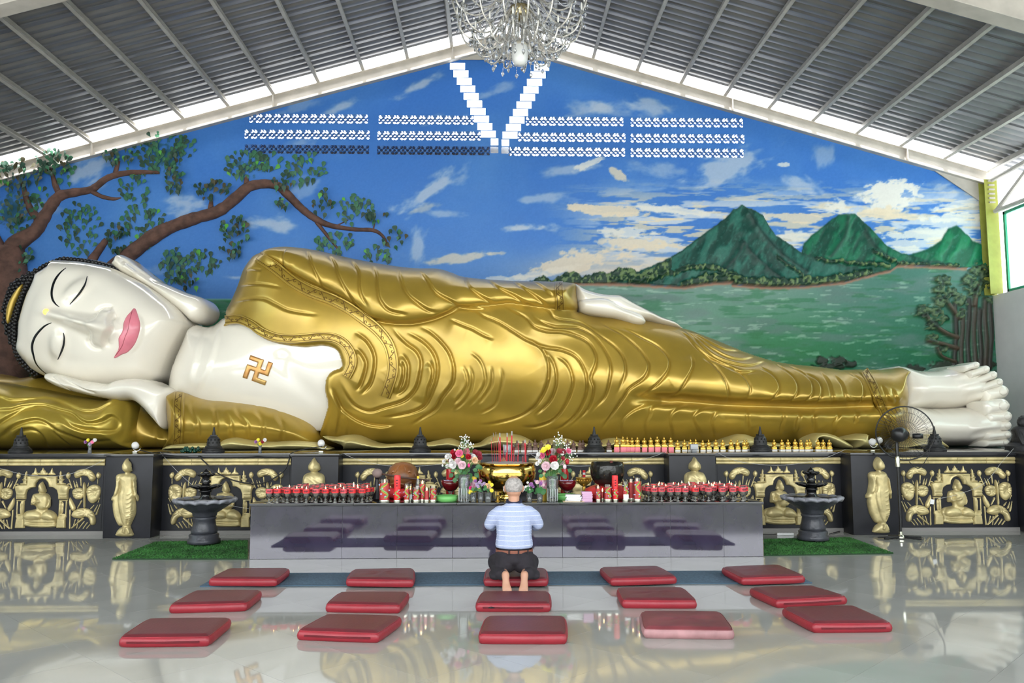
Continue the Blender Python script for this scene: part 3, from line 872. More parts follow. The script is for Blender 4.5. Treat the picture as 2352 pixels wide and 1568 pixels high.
for (xa, xb, za, zb, r) in VENT:
    hgt = zb - za; n = int(round((xb - xa) / hgt)); w = (xb - xa) / n
    for k in range(n):
        o = bpy.data.objects.new('vent_block', vb_me); COL.objects.link(o); o.parent = wall_back
        o.location = (xa + (k + .5) * w, Y_WALL - 0.008, (za + zb) / 2); o.scale = (w, 0.25, hgt * 1.03)
# a neighbouring roof outside darkens the lowest two left-hand vents
xa = float(at(540, 343, Y_WALL)[0]); xb = float(at(1172, 343, Y_WALL)[0]); zt = float(at(850, 328, Y_WALL)[2])
nb = MB().box(xa - 1, xb, Y_WALL + 0.19, Y_WALL + 2.2, 0, zt + 0.03).build('wall_neighbour', mat('dark_outer_wall', (0.10, 0.09, 0.09), 0.9), smooth=False)
tag(nb, kind='structure')

# ================================================================== TREE in high relief on the wall
M_bark = mat('painted_bark', (0.115, 0.058, 0.042), 0.75, noise=0.35, nscale=7, bump=0.6, bscale=14)
tree = empty('wall_tree', V(at(25, 870, Y_WALL)), 'brown relief tree with green leaves on the blue mural behind the statue head', 'tree')
TB = Vector(tree.location)
def branch(pts, ws, name='branch', n=5):
    c = catmull(np.concatenate([np.array(pts, float), np.array(ws, float)[:, None]], 1), False, n)
    P = at(c[:, 0], c[:, 1], Y_WALL)
    rad = c[:, 2] * 0.5 * Y_WALL / F_PX
    k = [random.uniform(.93, 1.08) for _ in rad]
    b = MB().tube([(p[0] - TB.x, p[1] - TB.y - r * 0.25, p[2] - TB.z) for p, r in zip(P, rad)], [r * q for r, q in zip(rad, k)], 12)
    return b.build(name, M_bark, tree, 'all')
branch([(12, 1000), (18, 880), (24, 760), (26, 660), (30, 570)], [120, 108, 92, 80, 58], 'trunk')
branch([(10, 600), (-10, 560), (-30, 530)], [46, 40, 34])
branch([(32, 590), (41, 562), (82, 533), (98, 509), (118, 476), (139, 451), (171, 443), (212, 435), (245, 411), (278, 400), (318, 396), (367, 396)], [46, 40, 32, 28, 26, 24, 20, 17, 15, 14, 12, 8])
branch([(94, 506), (73, 484), (61, 455), (53, 419)], [22, 17, 13, 8])
branch([(139, 449), (127, 423), (118, 386)], [16, 12, 7])
branch([(208, 437), (233, 451), (261, 457), (278, 454)], [12, 10, 8, 3])
branch([(265, 400), (273, 370)], [11, 8])
branch([(250, 625), (294, 590), (347, 549), (388, 525), (449, 502), (502, 486), (543, 455), (571, 431), (604, 423), (637, 427), (661, 447), (694, 480), (727, 504), (763, 519), (816, 527), (857, 529), (878, 541), (890, 562)],
       [36, 35, 33, 31, 28, 27, 25, 23, 21, 20, 19, 17, 16, 12, 10, 9, 7, 5])
branch([(484, 486), (486, 455)], [16, 5]); branch([(566, 434), (567, 402)], [16, 8]); branch([(727, 510), (755, 545), (780, 576)], [9, 7, 5])
branch([(196, 622), (229, 574), (246, 550)], [22, 18, 13]); branch([(857, 530), (862, 505)], [4, 2]); branch([(770, 520), (800, 505)], [4, 2])
def leaf_mesh(nm, m):
    o = [(0, 0), (.24, .06), (.38, .28), (.30, .58), (.11, .88), (0, 1.25), (-.11, .88), (-.30, .58), (-.38, .28), (-.24, .06)]
    v = [(x, -0.22 * abs(x) + 0.05 * math.sin(y * 3), -y) for x, y in o] + [(0, -0.03, -.2), (0, -.05, -.6)]
    f = []
    n = 10
    for i in range(n): f.append((i, (i + 1) % n, 10 if i in (0, 1, 8, 9) else 11))
    f += [(2, 11, 10), (8, 10, 11)]
    me = fast_mesh(nm, v, None, np.array(f)); me.materials.append(m)
    return me
LEAF = [leaf_mesh('leaf', mat('dark_green_leaf', (0.020, 0.066, 0.040), 0.5, noise=.3, nscale=3)), leaf_mesh('leaf', mat('mid_green_leaf', (0.034, 0.15, 0.075), 0.5, noise=.25, nscale=3)),
        leaf_mesh('leaf', mat('bright_green_leaf', (0.09, 0.36, 0.05), 0.45)), leaf_mesh('leaf', mat('olive_brown_leaf', (0.07, 0.065, 0.032), 0.55))]
CL = [(40, 400, 52, 34, 44, 0), (125, 372, 42, 26, 36, 0), (140, 405, 34, 34, 14, 1), (35, 475, 48, 42, 26, 0), (95, 462, 26, 28, 16, 1), (50, 520, 34, 22, 14, 1), (185, 525, 46, 56, 44, 1), (310, 432, 34, 44, 24, 1), (330, 520, 52, 42, 44, 1),
      (268, 545, 22, 34, 20, 0), (272, 360, 34, 16, 16, 0), (365, 350, 56, 46, 52, 1), (398, 395, 24, 46, 26, 0), (420, 335, 28, 28, 14, 1), (565, 380, 52, 30, 38, 1), (612, 372, 34, 22, 16, 1), (705, 388, 44, 36, 34, 1), (650, 415, 24, 18, 12, 0), (488, 435, 40, 22, 22, 0),
      (540, 530, 42, 34, 26, 0), (530, 580, 26, 18, 10, 0), (648, 462, 16, 18, 8, 0), (740, 462, 26, 30, 12, 0), (815, 482, 38, 30, 28, 1), (865, 495, 24, 14, 10, 0), (775, 560, 48, 24, 26, 1), (868, 588, 30, 24, 16, 1), (908, 545, 28, 24, 10, 0),
      (400, 610, 34, 36, 36, 1), (470, 600, 34, 28, 24, 1), (430, 645, 26, 20, 12, 0), (40, 590, 34, 30, 14, 0), (10, 630, 16, 40, 8, 0)]
leaves = []
for (cx_, cy_, rx, ry, n, ty) in CL:
    for _ in range(int(n * 1.7)):
        a = random.uniform(0, 6.283); r = math.sqrt(random.random())
        x, y = cx_ + rx * 1.15 * r * math.cos(a), cy_ + ry * 1.1 * r * math.sin(a) - 5
        if y < 300: y = 300 + random.random() * 20
        k = 0 if ty == 0 else 1
        q = random.random()
        if q < .03: k = 2
        elif q < .2 and ty == 0: k = 3
        elif q < .4: k = 1 - min(k, 1)
        leaves.append((x, y, k, random.uniform(9, 14.5), math.degrees(math.atan2(x - cx_, 60)) * .9 + random.uniform(-28, 28), ty))
leaves.sort(key=lambda t: -t[3])
jv, jt = [], []
src = None
for i, (x, y, k, sz, rot, ty) in enumerate(leaves):
    s_ = sz * Y_WALL / F_PX
    off = random.uniform(0.02, 0.05) if ty == 1 else random.uniform(0.06, 0.28)
    p = at(x, y, Y_WALL - off)
    E = (random.uniform(-.35, .5), math.radians(rot), random.uniform(-.5, .5)) if ty == 0 else (random.uniform(-.1, .12), math.radians(rot), random.uniform(-.12, .12))
    Mx = Matrix.LocRotScale(Vector((p[0], p[1], p[2])) - TB, Matrix.Rotation(E[2], 3, 'Z') @ Matrix.Rotation(E[1], 3, 'Y') @ Matrix.Rotation(E[0], 3, 'X'), Vector((s_, s_, s_)))
    if i < 300:
        o = bpy.data.objects.new('leaf', LEAF[k]); COL.objects.link(o); o.parent = tree; o.matrix_local = Mx
    else:
        src = LEAF[k]; b0 = len(jv)
        for v in src.vertices: jv.append(tuple(Mx @ v.co))
        for f in src.polygons: jt.append([b0 + t for t in f.vertices] + [k])
jt = np.array(jt); me = fast_mesh('foliage', jv, None, jt[:, :3])
for k in range(4): me.materials.append(LEAF[k].materials[0])
me.polygons.foreach_set('material_index', jt[:, 3].astype(np.int32))
o = link('foliage', me, None, tree); o['kind'] = 'stuff'

# ================================================================== PERSON kneeling in prayer
def blob(name, chains, voxel, m, parent, smooth=6):
    """one continuous surface grown round tapering limbs: chains of (x, y, z, rx, ry, rz)"""
    b = MB()
    for ch in chains:
        c = np.array([p if len(p) == 6 else (p[0], p[1], p[2], p[3], p[3], p[3]) for p in ch], float)
        for i in range(len(c) - 1):
            L = np.linalg.norm(c[i + 1, :3] - c[i, :3]); n = max(2, int(L / max(.35 * min(c[i, 3:].min(), c[i + 1, 3:].min()), .004)))
            for t in np.linspace(0, 1, n, endpoint=(i == len(c) - 2)):
                q = c[i] * (1 - t) + c[i + 1] * t; b.ball(q[:3], 1.0, 12, 8, q[3:])
    me = b.mesh(name + '_src'); o = bpy.data.objects.new(name, me); COL.objects.link(o)
    r = o.modifiers.new('r', 'REMESH'); r.mode = 'VOXEL'; r.voxel_size = voxel
    s_ = o.modifiers.new('s', 'SMOOTH'); s_.iterations = smooth; s_.factor = .5
    dg = bpy.context.evaluated_depsgraph_get(); me2 = bpy.data.meshes.new_from_object(o.evaluated_get(dg)); bpy.data.objects.remove(o); bpy.data.meshes.remove(me)
    me2.name = name; me2.polygons.foreach_set('use_smooth', np.ones(len(me2.polygons), bool)); me2.materials.clear()
    return link(name, me2, m, parent)
YM = 7.72; XM = float(at(1181, 1250, YM)[0])
man = empty('person', (XM, YM, 0), 'person in pale blue striped shirt and dark trousers kneeling with bowed head', 'person')
M_skinp = mat('tan_skin', (.48, .255, .165), .5, noise=.08, nscale=8); M_sole = M_skinp
ch = []
ch.append([(0, .06, .70, .062, .06, .05), (0, .075, .75, .054, .056, .04), (0, .095, .80, .054, .058, .05)])                                # neck
ch.append([(0, .10, .86, .072, .082, .075), (0, .100, .905, .081, .096, .088)])                                       # skull
ch.append([(0, .15, .835, .05, .05, .045)])                                                                             # jaw
ch.append([(0, .203, .872, .012, .016, .02), (0, .197, .895, .008, .01, .02)])                                          # nose
for s_ in (-1, 1):
    ch.append([(s_ * .085, .105, .862, .010, .020, .020), (s_ * .088, .10, .885, .010, .020, .022)])                      # ears
    ch.append([(s_ * .13, .05, .65, .04, .04, .04), (s_ * .21, .09, .545, .038, .038, .038), (s_ * .12, .235, .56, .034), (s_ * .035, .315, .585, .026)])   # arm to wrist
    ch.append([(s_ * .028, .325, .60, .016, .030, .03), (s_ * .016, .345, .655, .012, .034, .03)])                        # palm
    for j, (dy, ln) in enumerate(((-.028, .052), (-.009, .066), (.010, .062), (.028, .046))):
        ch.append([(s_ * .013, .35 + dy, .675, .0085), (s_ * .011, .355 + dy, .675 + ln * .5, .008), (s_ * .008, .36 + dy * .9, .675 + ln, .007)])
    ch.append([(s_ * .03, .318, .635, .010), (s_ * .024, .302, .66, .009), (s_ * .016, .30, .685, .0075)])                 # thumb
    # lower leg and foot, sole to the rear
    ch.append([(s_ * .11, -.10, .15, .045), (s_ * .085, -.24, .155, .036)])
    ch.append([(s_ * .083, -.262, .150, .036, .034, .040), (s_ * .081, -.283, .110, .031, .024, .038), (s_ * .078, -.305, .07, .038, .020, .03), (s_ * .072, -.325, .045, .044, .020, .022)])
    for j in range(5):
        xo = s_ * (.040 + .0165 * j); r_ = (.0125, .010, .0095, .009, .0085)[j]
        ch.append([(xo, -.325, .04 - .001 * j, r_), (xo * .985, -.342, .022, r_ * .95), (xo * .97, -.335 + .004 * j, .012, r_ * .85)])
ch.append([(0, .05, .63, .11, .07, .06), (0, .03, .52, .12, .085, .08), (0, 0, .36, .12, .09, .08)])                       # trunk inside the clothes
body = blob('body', ch, .0068, M_skinp, man, 4)
# clothes
M_shirt = bpy.data.materials.new('pale_blue_striped_knit'); M_shirt.use_nodes = True
N_ = M_shirt.node_tree.nodes; L_ = M_shirt.node_tree.links
tc = N_.new('ShaderNodeTexCoord'); sp = N_.new('ShaderNodeSeparateXYZ'); L_.new(tc.outputs['Object'], sp.inputs[0])
w1 = N_.new('ShaderNodeMath'); w1.operation = 'MULTIPLY'; w1.inputs[1].default_value = 23.5; L_.new(sp.outputs['Z'], w1.inputs[0])
w2 = N_.new('ShaderNodeMath'); w2.operation = 'FRACT'; L_.new(w1.outputs[0], w2.inputs[0])
w3 = N_.new('ShaderNodeMath'); w3.operation = 'LESS_THAN'; w3.inputs[1].default_value = .07; L_.new(w2.outputs[0], w3.inputs[0])
nz = N_.new('ShaderNodeTexNoise'); nz.inputs['Scale'].default_value = 120; L_.new(tc.outputs['Object'], nz.inputs['Vector'])
cr = N_.new('ShaderNodeMix'); cr.data_type = 'RGBA'; cr.inputs[6].default_value = (.27, .32, .49, 1); cr.inputs[7].default_value = (.42, .475, .65, 1); L_.new(nz.outputs['Fac'], cr.inputs[0])
c2 = N_.new('ShaderNodeMix'); c2.data_type = 'RGBA'; c2.inputs[7].default_value = (.72, .74, .82, 1); L_.new(cr.outputs[2], c2.inputs[6]); L_.new(w3.outputs[0], c2.inputs[0])
L_.new(c2.outputs[2], N_['Principled BSDF'].inputs['Base Color']); N_['Principled BSDF'].inputs['Roughness'].default_value = .85
sh = [[(0, .062, .735, .075, .07, .035), (0, .055, .69, .15, .088, .05), (0, .05, .65, .172, .105, .06), (0, .035, .56, .168, .115, .06), (0, .015, .46, .165, .120, .06), (0, -.005, .395, .176, .128, .05), (0, -.012, .362, .172, .125, .022)]]
for s_ in (-1, 1):
    sh.append([(s_ * .13, .05, .672, .065, .07, .055), (s_ * .185, .065, .62, .066, .066, .066), (s_ * .222, .085, .555, .056), (s_ * .205, .125, .535, .052)])
shirt = blob('shirt', sh, .0085, M_shirt, man, 6)
cl = MB().tube([(.062 * math.cos(a), .078 + .060 * math.sin(a), .763 + .016 * math.sin(a)) for a in np.linspace(0, 2 * math.pi, 25)], .016, 8, cap=False).build('collar', mat('navy_knit', (.010, .012, .035), .8), man, 'all')
tr = []
for s_ in (-1, 1):
    tr.append([(s_ * .075, -.03, .305, .10, .115, .05), (s_ * .08, -.045, .22, .110, .118, .09), (s_ * .115, .12, .20, .092, .10, .085), (s_ * .16, .32, .175, .085, .09, .078)])
    tr.append([(s_ * .165, .31, .165, .078), (s_ * .15, .08, .152, .066, .07, .055), (s_ * .135, -.12, .150, .062, .06, .052), (s_ * .118, -.215, .150, .056, .035, .050), (s_ * .10, -.238, .150, .05, .02, .048)])
    tr.append([(s_ * .175, -.05, .13, .058, .09, .034), (s_ * .17, -.175, .126, .058, .035, .030)])
tr.append([(0, -.02, .33, .160, .12, .02), (0, -.035, .25, .175, .13, .06)])
trousers = blob('trousers', tr, .0085, mat('black_trouser_cloth', (.016, .013, .018), .85, noise=.2, nscale=20), man, 5)
bl = MB()
ring = [(.166 * math.cos(a), -.012 + .131 * math.sin(a)) for a in np.linspace(0, 2 * math.pi, 41)[:-1]]
bv = []
for z_, e in ((.318, 0), (.318, .004), (.345, .004), (.345, 0)):
    bv.append([bl.bm.verts.new((x * (1 + e * 6), y * (1 + e * 6), z_)) for x, y in ring])
for A, B in zip(bv[:-1], bv[1:]):
    for i in range(40): bl.bm.faces.new((A[i], A[(i + 1) % 40], B[(i + 1) % 40], B[i]))
belt = bl.build('belt', mat('brown_leather_belt', (.22, .075, .045), .45), man)
for x in (-.05, .035, .12): MB().box(x - .006, x + .006, -.155 + .35 * x * x * 2, -.143 + .35 * x * x * 2, .31, .352, .002).build('belt_loop', MATS['black_trouser_cloth'], man)
hair_m = mat('cropped_grey_hair', (.42, .39, .37), .75, noise=.3, nscale=50, bump=.5, bscale=250)
hr = blob('hair', [[(0, .086, .872, .080, .078, .040), (0, .088, .905, .0865, .092, .082)]], .0075, hair_m, man, 4)
for s_ in (-1, 1):
    MB().tube([(s_ * .086, .13, .87), (s_ * .099, .095, .895), (s_ * .098, .078, .868), (s_ * .082, .12, .842)], .004, 6).build('mask_loop', mat('white_paper', (.78, .78, .78), .7), man, 'all')

# ================================================================== THE RECLINING STATUE
def gold_mat(name, col, rough, metal):
    return mat(name, col, rough, metal=metal, noise=0.14, nscale=1.6, bump=0.10, bscale=5.0, rnoise=0.06, coat=.45)
M_gold = gold_mat('gold_leaf_paint', (0.45, 0.30, 0.043), 0.33, 0.50)
M_gold2 = mat('pale_gold_paint', (0.68, 0.58, 0.25), 0.38, metal=0.4, noise=0.12, nscale=3)
M_goldline = mat('dark_engraved_line', (0.16, 0.09, 0.015), 0.5, metal=0.4)
M_skin = mat('glossy_cream_enamel', (0.84, 0.79, 0.69), 0.09, noise=0.02, nscale=2, coat=0.6)
M_lip = mat('pink_lip_enamel', (0.72, 0.22, 0.28), 0.15, noise=0.12, nscale=4)
M_black = mat('black_enamel', (0.008, 0.010, 0.012), 0.25)
M_hair = mat('black_hair_enamel', (0.010, 0.010, 0.011), 0.38)
stat = empty('reclining_statue', (0.2, 13.6, Z_PLAT), 'giant reclining statue in a golden robe with cream skin, lying on the black plinth', 'statue')
P0 = stat
def bld(s, name, m, parent=None, **k):
    o = s.build(name, m, None, **k); return adopt(o, parent)
def adopt(o, parent=None):
    if parent is None or parent is stat:
        set_parent(o, stat)
    else:
        o.parent = parent
    return o

ZF = Z_PLAT + 0.004
# ---------------- body: inflated once, cut into robe and chest
B = [(392, 850), (415, 795), (440, 752), (470, 744), (505, 742), (530, 700), (548, 660), (560, 625), (578, 598), (600, 582), (640, 571), (680, 570), (711, 574), (760, 583), (808, 595), (858, 605), (914, 614), (965, 620), (1010, 620),
     (1045, 630), (1070, 639), (1120, 643), (1170, 647), (1220, 648), (1268, 649), (1320, 655), (1326, 690), (1345, 716), (1400, 722), (1480, 735), (1560, 752), (1600, 765), (1640, 780), (1680, 797), (1720, 812), (1760, 825), (1800, 833), (1840, 838), (1870, 841),
     (1900, 846), (1940, 848), (1980, 848), (2010, 850), (2035, 846), (2058, 848), (2072, 870), (2080, 905), (2080, 950), (2078, 1000), (2070, 1040), (1800, 1046), (1400, 1046), (1000, 1046), (760, 1046), (690, 1030), (560, 1000), (440, 950), (395, 905)]
BODY = Sculpt(B, 14.25, 1.5, 1.35, 0.0155, p=2.2, zmin=ZF)
# arm lying along the side
ARM = [(605, 588), (640, 571), (711, 574), (808, 595), (914, 614), (1010, 620), (1070, 639), (1170, 647), (1268, 649), (1322, 656), (1326, 690), (1325, 712), (1280, 712), (1208, 703), (1168, 699), (1130, 703), (1079, 707), (1055, 708), (1031, 720), (994, 734), (950, 743), (909, 743), (875, 738), (847, 727), (824, 707), (795, 690), (750, 668), (700, 645), (650, 612)]
BODY.blur(.2, 3, .15, .6)
BODY.inflate(ARM, 0.30, 0.42)
BODY.bump(1180, 850, 120, 90, 10, 0.12).bump(1010, 690, 120, 60, 10, 0.05)
BODY.bump(700, 880, 60, 90, 10, 0.10)
# legs one above the other
LEG = [(1440, 912), (1511, 918), (1585, 922), (1668, 929), (1740, 932), (1800, 934), (1869, 936), (1934, 935), (1999, 932), (2047, 934), (2082, 934)]
BODY.ridge(LEG, -0.26, 13, fade=0.12)
BODY.bump(1650, 880, 190, 34, 5, 0.10).bump(1700, 980, 260, 30, 0, 0.10)
Hs = BODY.h.copy()
# drapery creases: (points, depth, width, raised side)
FOLDS = []
def fo(pts, a=.075, w=16, s=1): FOLDS.append((pts, a, w, s))
# upper sleeve
for pts in ([(662, 574), (653, 591), (655, 612), (667, 630)], [(709, 574), (718, 605), (732, 635), (749, 673)], [(757, 584), (772, 608), (783, 639), (803, 676), (824, 707), (841, 724)],
            [(808, 596), (827, 629), (829, 659), (835, 683), (851, 709)], [(858, 608), (868, 635), (871, 669), (878, 693), (898, 714), (943, 724)], [(915, 615), (922, 642), (936, 673), (956, 693), (987, 714), (1014, 717)],
            [(963, 620), (984, 646), (1004, 673), (1038, 693), (1062, 707), (1096, 710), (1123, 713)], [(1069, 634), (1076, 656), (1093, 673), (1120, 690), (1140, 700)], [(1120, 642), (1147, 663), (1181, 680), (1208, 697), (1236, 707)],
            [(1176, 646), (1202, 663), (1232, 683), (1260, 707)], [(1219, 646), (1243, 659), (1270, 683)]):
    fo(pts, .07, 13, -1)
# shoulder
for pts in ([(570, 622), (589, 622), (606, 625)], [(554, 659), (592, 656), (626, 659), (653, 666)], [(537, 698), (575, 690), (609, 690), (636, 702), (663, 715), (698, 722), (738, 727)]):
    fo(pts, .045, 14, 1)
fo([(827, 710), (847, 727), (875, 738), (909, 743), (950, 743), (994, 734), (1031, 720), (1059, 707)], .10, 10, -1)
# chest and belly
for pts in ([(815, 763), (841, 782), (858, 809), (861, 840), (851, 881), (827, 908)], [(820, 799), (837, 823), (841, 843), (830, 881), (817, 898)], [(924, 813), (937, 839), (937, 865), (931, 891), (909, 908)], [(921, 829), (926, 848), (925, 868), (918, 890), (909, 906)],
            [(899, 747), (913, 769), (935, 791), (957, 808), (967, 830), (965, 856), (957, 889), (939, 912), (920, 923), (883, 934), (853, 943), (827, 936), (809, 921), (792, 895), (781, 869)],
            [(931, 763), (957, 776), (978, 791), (996, 813), (1004, 839), (1003, 865), (994, 895), (976, 930), (948, 945), (905, 954), (870, 958)], [(986, 828), (993, 852), (991, 873), (983, 895), (976, 930)],
            [(961, 751), (989, 765), (1013, 787), (1031, 811), (1040, 839), (1041, 860), (1037, 882), (1015, 912), (1000, 938), (970, 958), (935, 980)], [(762, 886), (783, 934), (812, 960), (844, 975), (879, 980), (913, 974)],
            
            [(1062, 714), (1088, 715), (1112, 729), (1144, 742), (1179, 764), (1205, 781), (1229, 792), (1248, 811), (1257, 842), (1255, 876), (1242, 909), (1218, 939), (1181, 959), (1127, 972), (1088, 974)],
            [(1252, 811), (1268, 833), (1275, 863), (1272, 894), (1257, 924), (1224, 955)], [(1272, 818), (1298, 835), (1310, 861), (1311, 889), (1296, 928), (1268, 963), (1229, 978), (1192, 978)],
            [(1205, 785), (1250, 800), (1289, 806), (1320, 820), (1337, 846), (1344, 881), (1339, 915), (1320, 950), (1289, 978), (1257, 988)],
            [(1148, 701), (1174, 714), (1205, 731), (1226, 753), (1257, 764), (1289, 766), (1315, 772), (1344, 785), (1361, 807), (1365, 833), (1354, 868), (1360, 894), (1350, 933), (1322, 965), (1296, 987)],
            [(1218, 718), (1235, 738), (1270, 753), (1300, 755), (1328, 757), (1357, 772), (1383, 803), (1398, 837), (1396, 876), (1385, 911), (1365, 933), (1350, 952)],
            [(1235, 703), (1259, 716), (1270, 731), (1289, 738), (1326, 742), (1348, 753), (1378, 775), (1409, 798), (1428, 824), (1432, 855), (1422, 885), (1409, 911)],
            [(1370, 740), (1400, 756), (1426, 771), (1459, 799), (1481, 827), (1485, 847), (1474, 869), (1443, 892), (1426, 916), (1409, 940), (1387, 972), (1372, 991)],
            [(1413, 754), (1441, 762), (1474, 779), (1507, 797), (1529, 820), (1533, 838), (1526, 858), (1504, 884), (1478, 903), (1461, 914)], [(1583, 814), (1587, 840), (1574, 869), (1553, 901), (1526, 908)],
            [(1607, 820), (1633, 840), (1655, 866), (1666, 893), (1669, 927)], [(1613, 821), (1659, 840), (1692, 856), (1712, 877), (1718, 897), (1707, 925)], [(1740, 845), (1766, 860), (1781, 879), (1782, 899), (1755, 929)],
            [(1770, 832), (1797, 851), (1818, 870), (1826, 890), (1821, 909), (1801, 929)], [(1792, 834), (1830, 853), (1853, 872), (1860, 891), (1856, 909), (1835, 927)], [(1843, 859), (1869, 872), (1880, 890), (1879, 909), (1868, 929)],
            [(1893, 840), (1918, 845), (1944, 858), (1966, 872), (1974, 887), (1975, 906), (1969, 924), (1957, 929)], [(1931, 846), (1958, 851), (1979, 870), (1992, 896), (2002, 929), (2024, 966), (2035, 1000)]):
    fo(pts, .085, 16, 1)
for pts in ([(1063, 839), (1071, 865), (1070, 891), (1039, 930)], [(1076, 839), (1084, 865), (1080, 895), (1065, 921), (1037, 945)], [(1078, 808), (1102, 830), (1112, 860), (1109, 891), (1074, 936)], [(1127, 839), (1129, 865), (1124, 891), (1096, 930)], [(1148, 842), (1153, 868), (1146, 902), (1133, 931), (1093, 952)]): fo(pts, .05, 8, 1)
fo([(1030, 735), (1060, 748), (1085, 758), (1110, 772), (1135, 783)], .06, 12, 1)
for pts in ([(1879, 851), (1898, 877), (1905, 898), (1911, 921), (1916, 930)], [(1908, 856), (1929, 882), (1936, 903), (1945, 921), (1957, 929)], [(2021, 883), (2031, 906), (2044, 932)], [(2044, 891), (2057, 925)]):
    fo(pts, .05, 12, -1)
# bundle of creases above the knee
for pts in ([(1548, 755), (1576, 773), (1594, 794), (1622, 818), (1659, 840), (1696, 855), (1740, 851)], [(1559, 757), (1585, 771), (1609, 795), (1640, 820), (1677, 834), (1714, 840), (1742, 834), (1762, 824)], [(1566, 758), (1600, 777), (1622, 794), (1659, 816), (1687, 825), (1711, 825), (1738, 815)], [(1576, 760), (1609, 777), (1640, 794), (1668, 805), (1711, 806)]):
    fo(pts, .06, 8, -1)
# lower leg and front flap
for pts in ([(1489, 928), (1455, 942), (1433, 960), (1426, 979), (1431, 1010)], [(1560, 926), (1502, 932), (1491, 953), (1481, 979), (1485, 1012)], [(1585, 925), (1559, 936), (1541, 949), (1536, 966), (1541, 990), (1548, 1017)], [(1640, 934), (1611, 940), (1592, 953), (1591, 966), (1603, 990), (1613, 1010)],
            [(1646, 943), (1635, 962), (1635, 984), (1642, 1006)], [(1713, 936), (1714, 962), (1716, 990)], [(1790, 942), (1798, 958), (1792, 980), (1790, 1000)], [(1834, 945), (1832, 961), (1826, 974), (1826, 992)], [(1877, 940), (1866, 956), (1867, 974), (1869, 996)], [(1923, 942), (1921, 958), (1911, 974), (1911, 998)], [(1965, 938), (1963, 958), (1959, 974)]):
    fo(pts, .05, 15, -1)
fo([(764, 891), (781, 934), (778, 977), (770, 1005)], .06, 10, 1); fo([(792, 951), (800, 975), (797, 1005)], .04, 9, 1)
for pts, a, w, s in FOLDS: BODY.fold(pts, a * .62, w * 1.15, s, dn=.35, dw=.35, gr=.75)
ROBE_CLIP = [(515, 749), (522, 735), (520, 700), (540, 650), (560, 600), (600, 560), (700, 552), (900, 590), (1100, 620), (1330, 632), (1332, 690), (1326, 716), (1345, 716), (1480, 722), (1600, 745), (1700, 785), (1800, 815), (1950, 830), (2060, 830), (2095, 900), (2095, 1060), (760, 1060),
             (735, 1040), (735, 1000), (745, 965), (754, 930), (748, 900), (750, 870), (765, 852), (785, 843), (783, 822), (772, 802), (742, 793), (700, 796), (650, 791), (610, 779), (582, 757), (560, 744), (538, 742)]
BODY.set_clip(ROBE_CLIP)
robe = bld(BODY, 'robe', M_gold, lip=0.09, lipw=0.10, skirt=0.9)
# trim bands with scrolls
def scrolls(S, pts, width, name_parent, step=1.25):
    c = catmull(pts, False, 14)
    seg = np.linalg.norm(np.diff(c, axis=0), axis=1); L = np.concatenate([[0], np.cumsum(seg)])
    t = np.gradient(c, axis=0); t /= np.linalg.norm(t, axis=1)[:, None] + 1e-9
    vs, qs = [], []
    def mapst(s_, v_):
        x = np.interp(s_, L, c[:, 0]); y = np.interp(s_, L, c[:, 1]); tx = np.interp(s_, L, t[:, 0]); ty = np.interp(s_, L, t[:, 1])
        return np.stack([x - ty * v_, y + tx * v_], 1)
    def line(s_, v_, wd=1.5):
        p = mapst(np.array(s_), np.array(v_)); tt = np.gradient(p, axis=0); tt /= np.linalg.norm(tt, axis=1)[:, None] + 1e-9
        nn = np.stack([-tt[:, 1], tt[:, 0]], 1)
        a = S.loc(p - nn * wd / 2); b = S.loc(p + nn * wd / 2); a[:, 1] -= 0.066; b[:, 1] -= 0.066
        k = len(vs)
        for i in range(len(p)): vs.append(a[i]); vs.append(b[i])
        for i in range(len(p) - 1): qs.append((k + 2 * i, k + 2 * i + 1, k + 2 * i + 3, k + 2 * i + 2))
    w = width * 0.35; u = width * step; s0 = u * .5; sg = 1
    while s0 < L[-1] - u * .35:
        th = np.linspace(0, 1, 9)
        # one S: two opposed spirals
        line(s0 + (th - .5) * u * .62, sg * w * np.sin((th - .5) * math.pi))
        for e in (-1, 1):
            a = np.linspace(0, 1.55 * math.pi, 9); r = w * .55 * (1 - a / (2.2 * math.pi))
            line(s0 + e * (u * .27 + r * np.cos(a) * .9 - w * .1), sg * e * (w * .42 - r * np.sin(a) * 1.0 + w * .12))
        sg = -sg; s0 += u * .98
    th = np.linspace(0, L[-1], max(6, int(L[-1] / 6)))
    line(th, 0 * th + width * .36, 1.2); line(th, 0 * th - width * .36, 1.2)
    o = link('scroll_ornament', fast_mesh('scroll_ornament', vs, np.array(qs)), M_goldline); o.parent = name_parent; o['kind'] = 'stuff'
    return o
def trim(S, pts, width, scw=None):
    o = S.band('trim_band', pts, width, M_gold, None, lift=0.06, prof=((-0.5, 0), (-0.47, .9), (-.42, 1.05), (-0.37, .9), (-.33, .97), (0.33, .97), (0.37, .9), (.42, 1.05), (0.47, .9), (0.5, 0)), n=8)
    adopt(o); scrolls(S, pts, scw or width * .86, o)
    return o
HF = BODY.h; BODY.h = Hs + 0.10
trim(BODY, [(595, 589), (636, 617), (677, 649), (718, 671), (759, 686), (800, 707), (834, 731), (868, 758), (892, 789), (902, 823), (902, 857), (892, 891), (884, 912)], 27, 22)
trim(BODY, [(519, 735), (548, 733), (578, 745), (602, 762), (636, 775), (670, 778), (704, 776), (738, 773), (769, 776), (793, 790), (808, 813), (810, 838), (797, 866)], 21, 18)
trim(BODY, [(1283, 647), (1284, 670), (1286, 690), (1286, 712)], 20, 18)
trim(BODY, [(1982, 850), (1999, 878), (2012, 910), (2025, 940), (2040, 975), (2052, 1006)], 20, 17)

BODY.h = HF
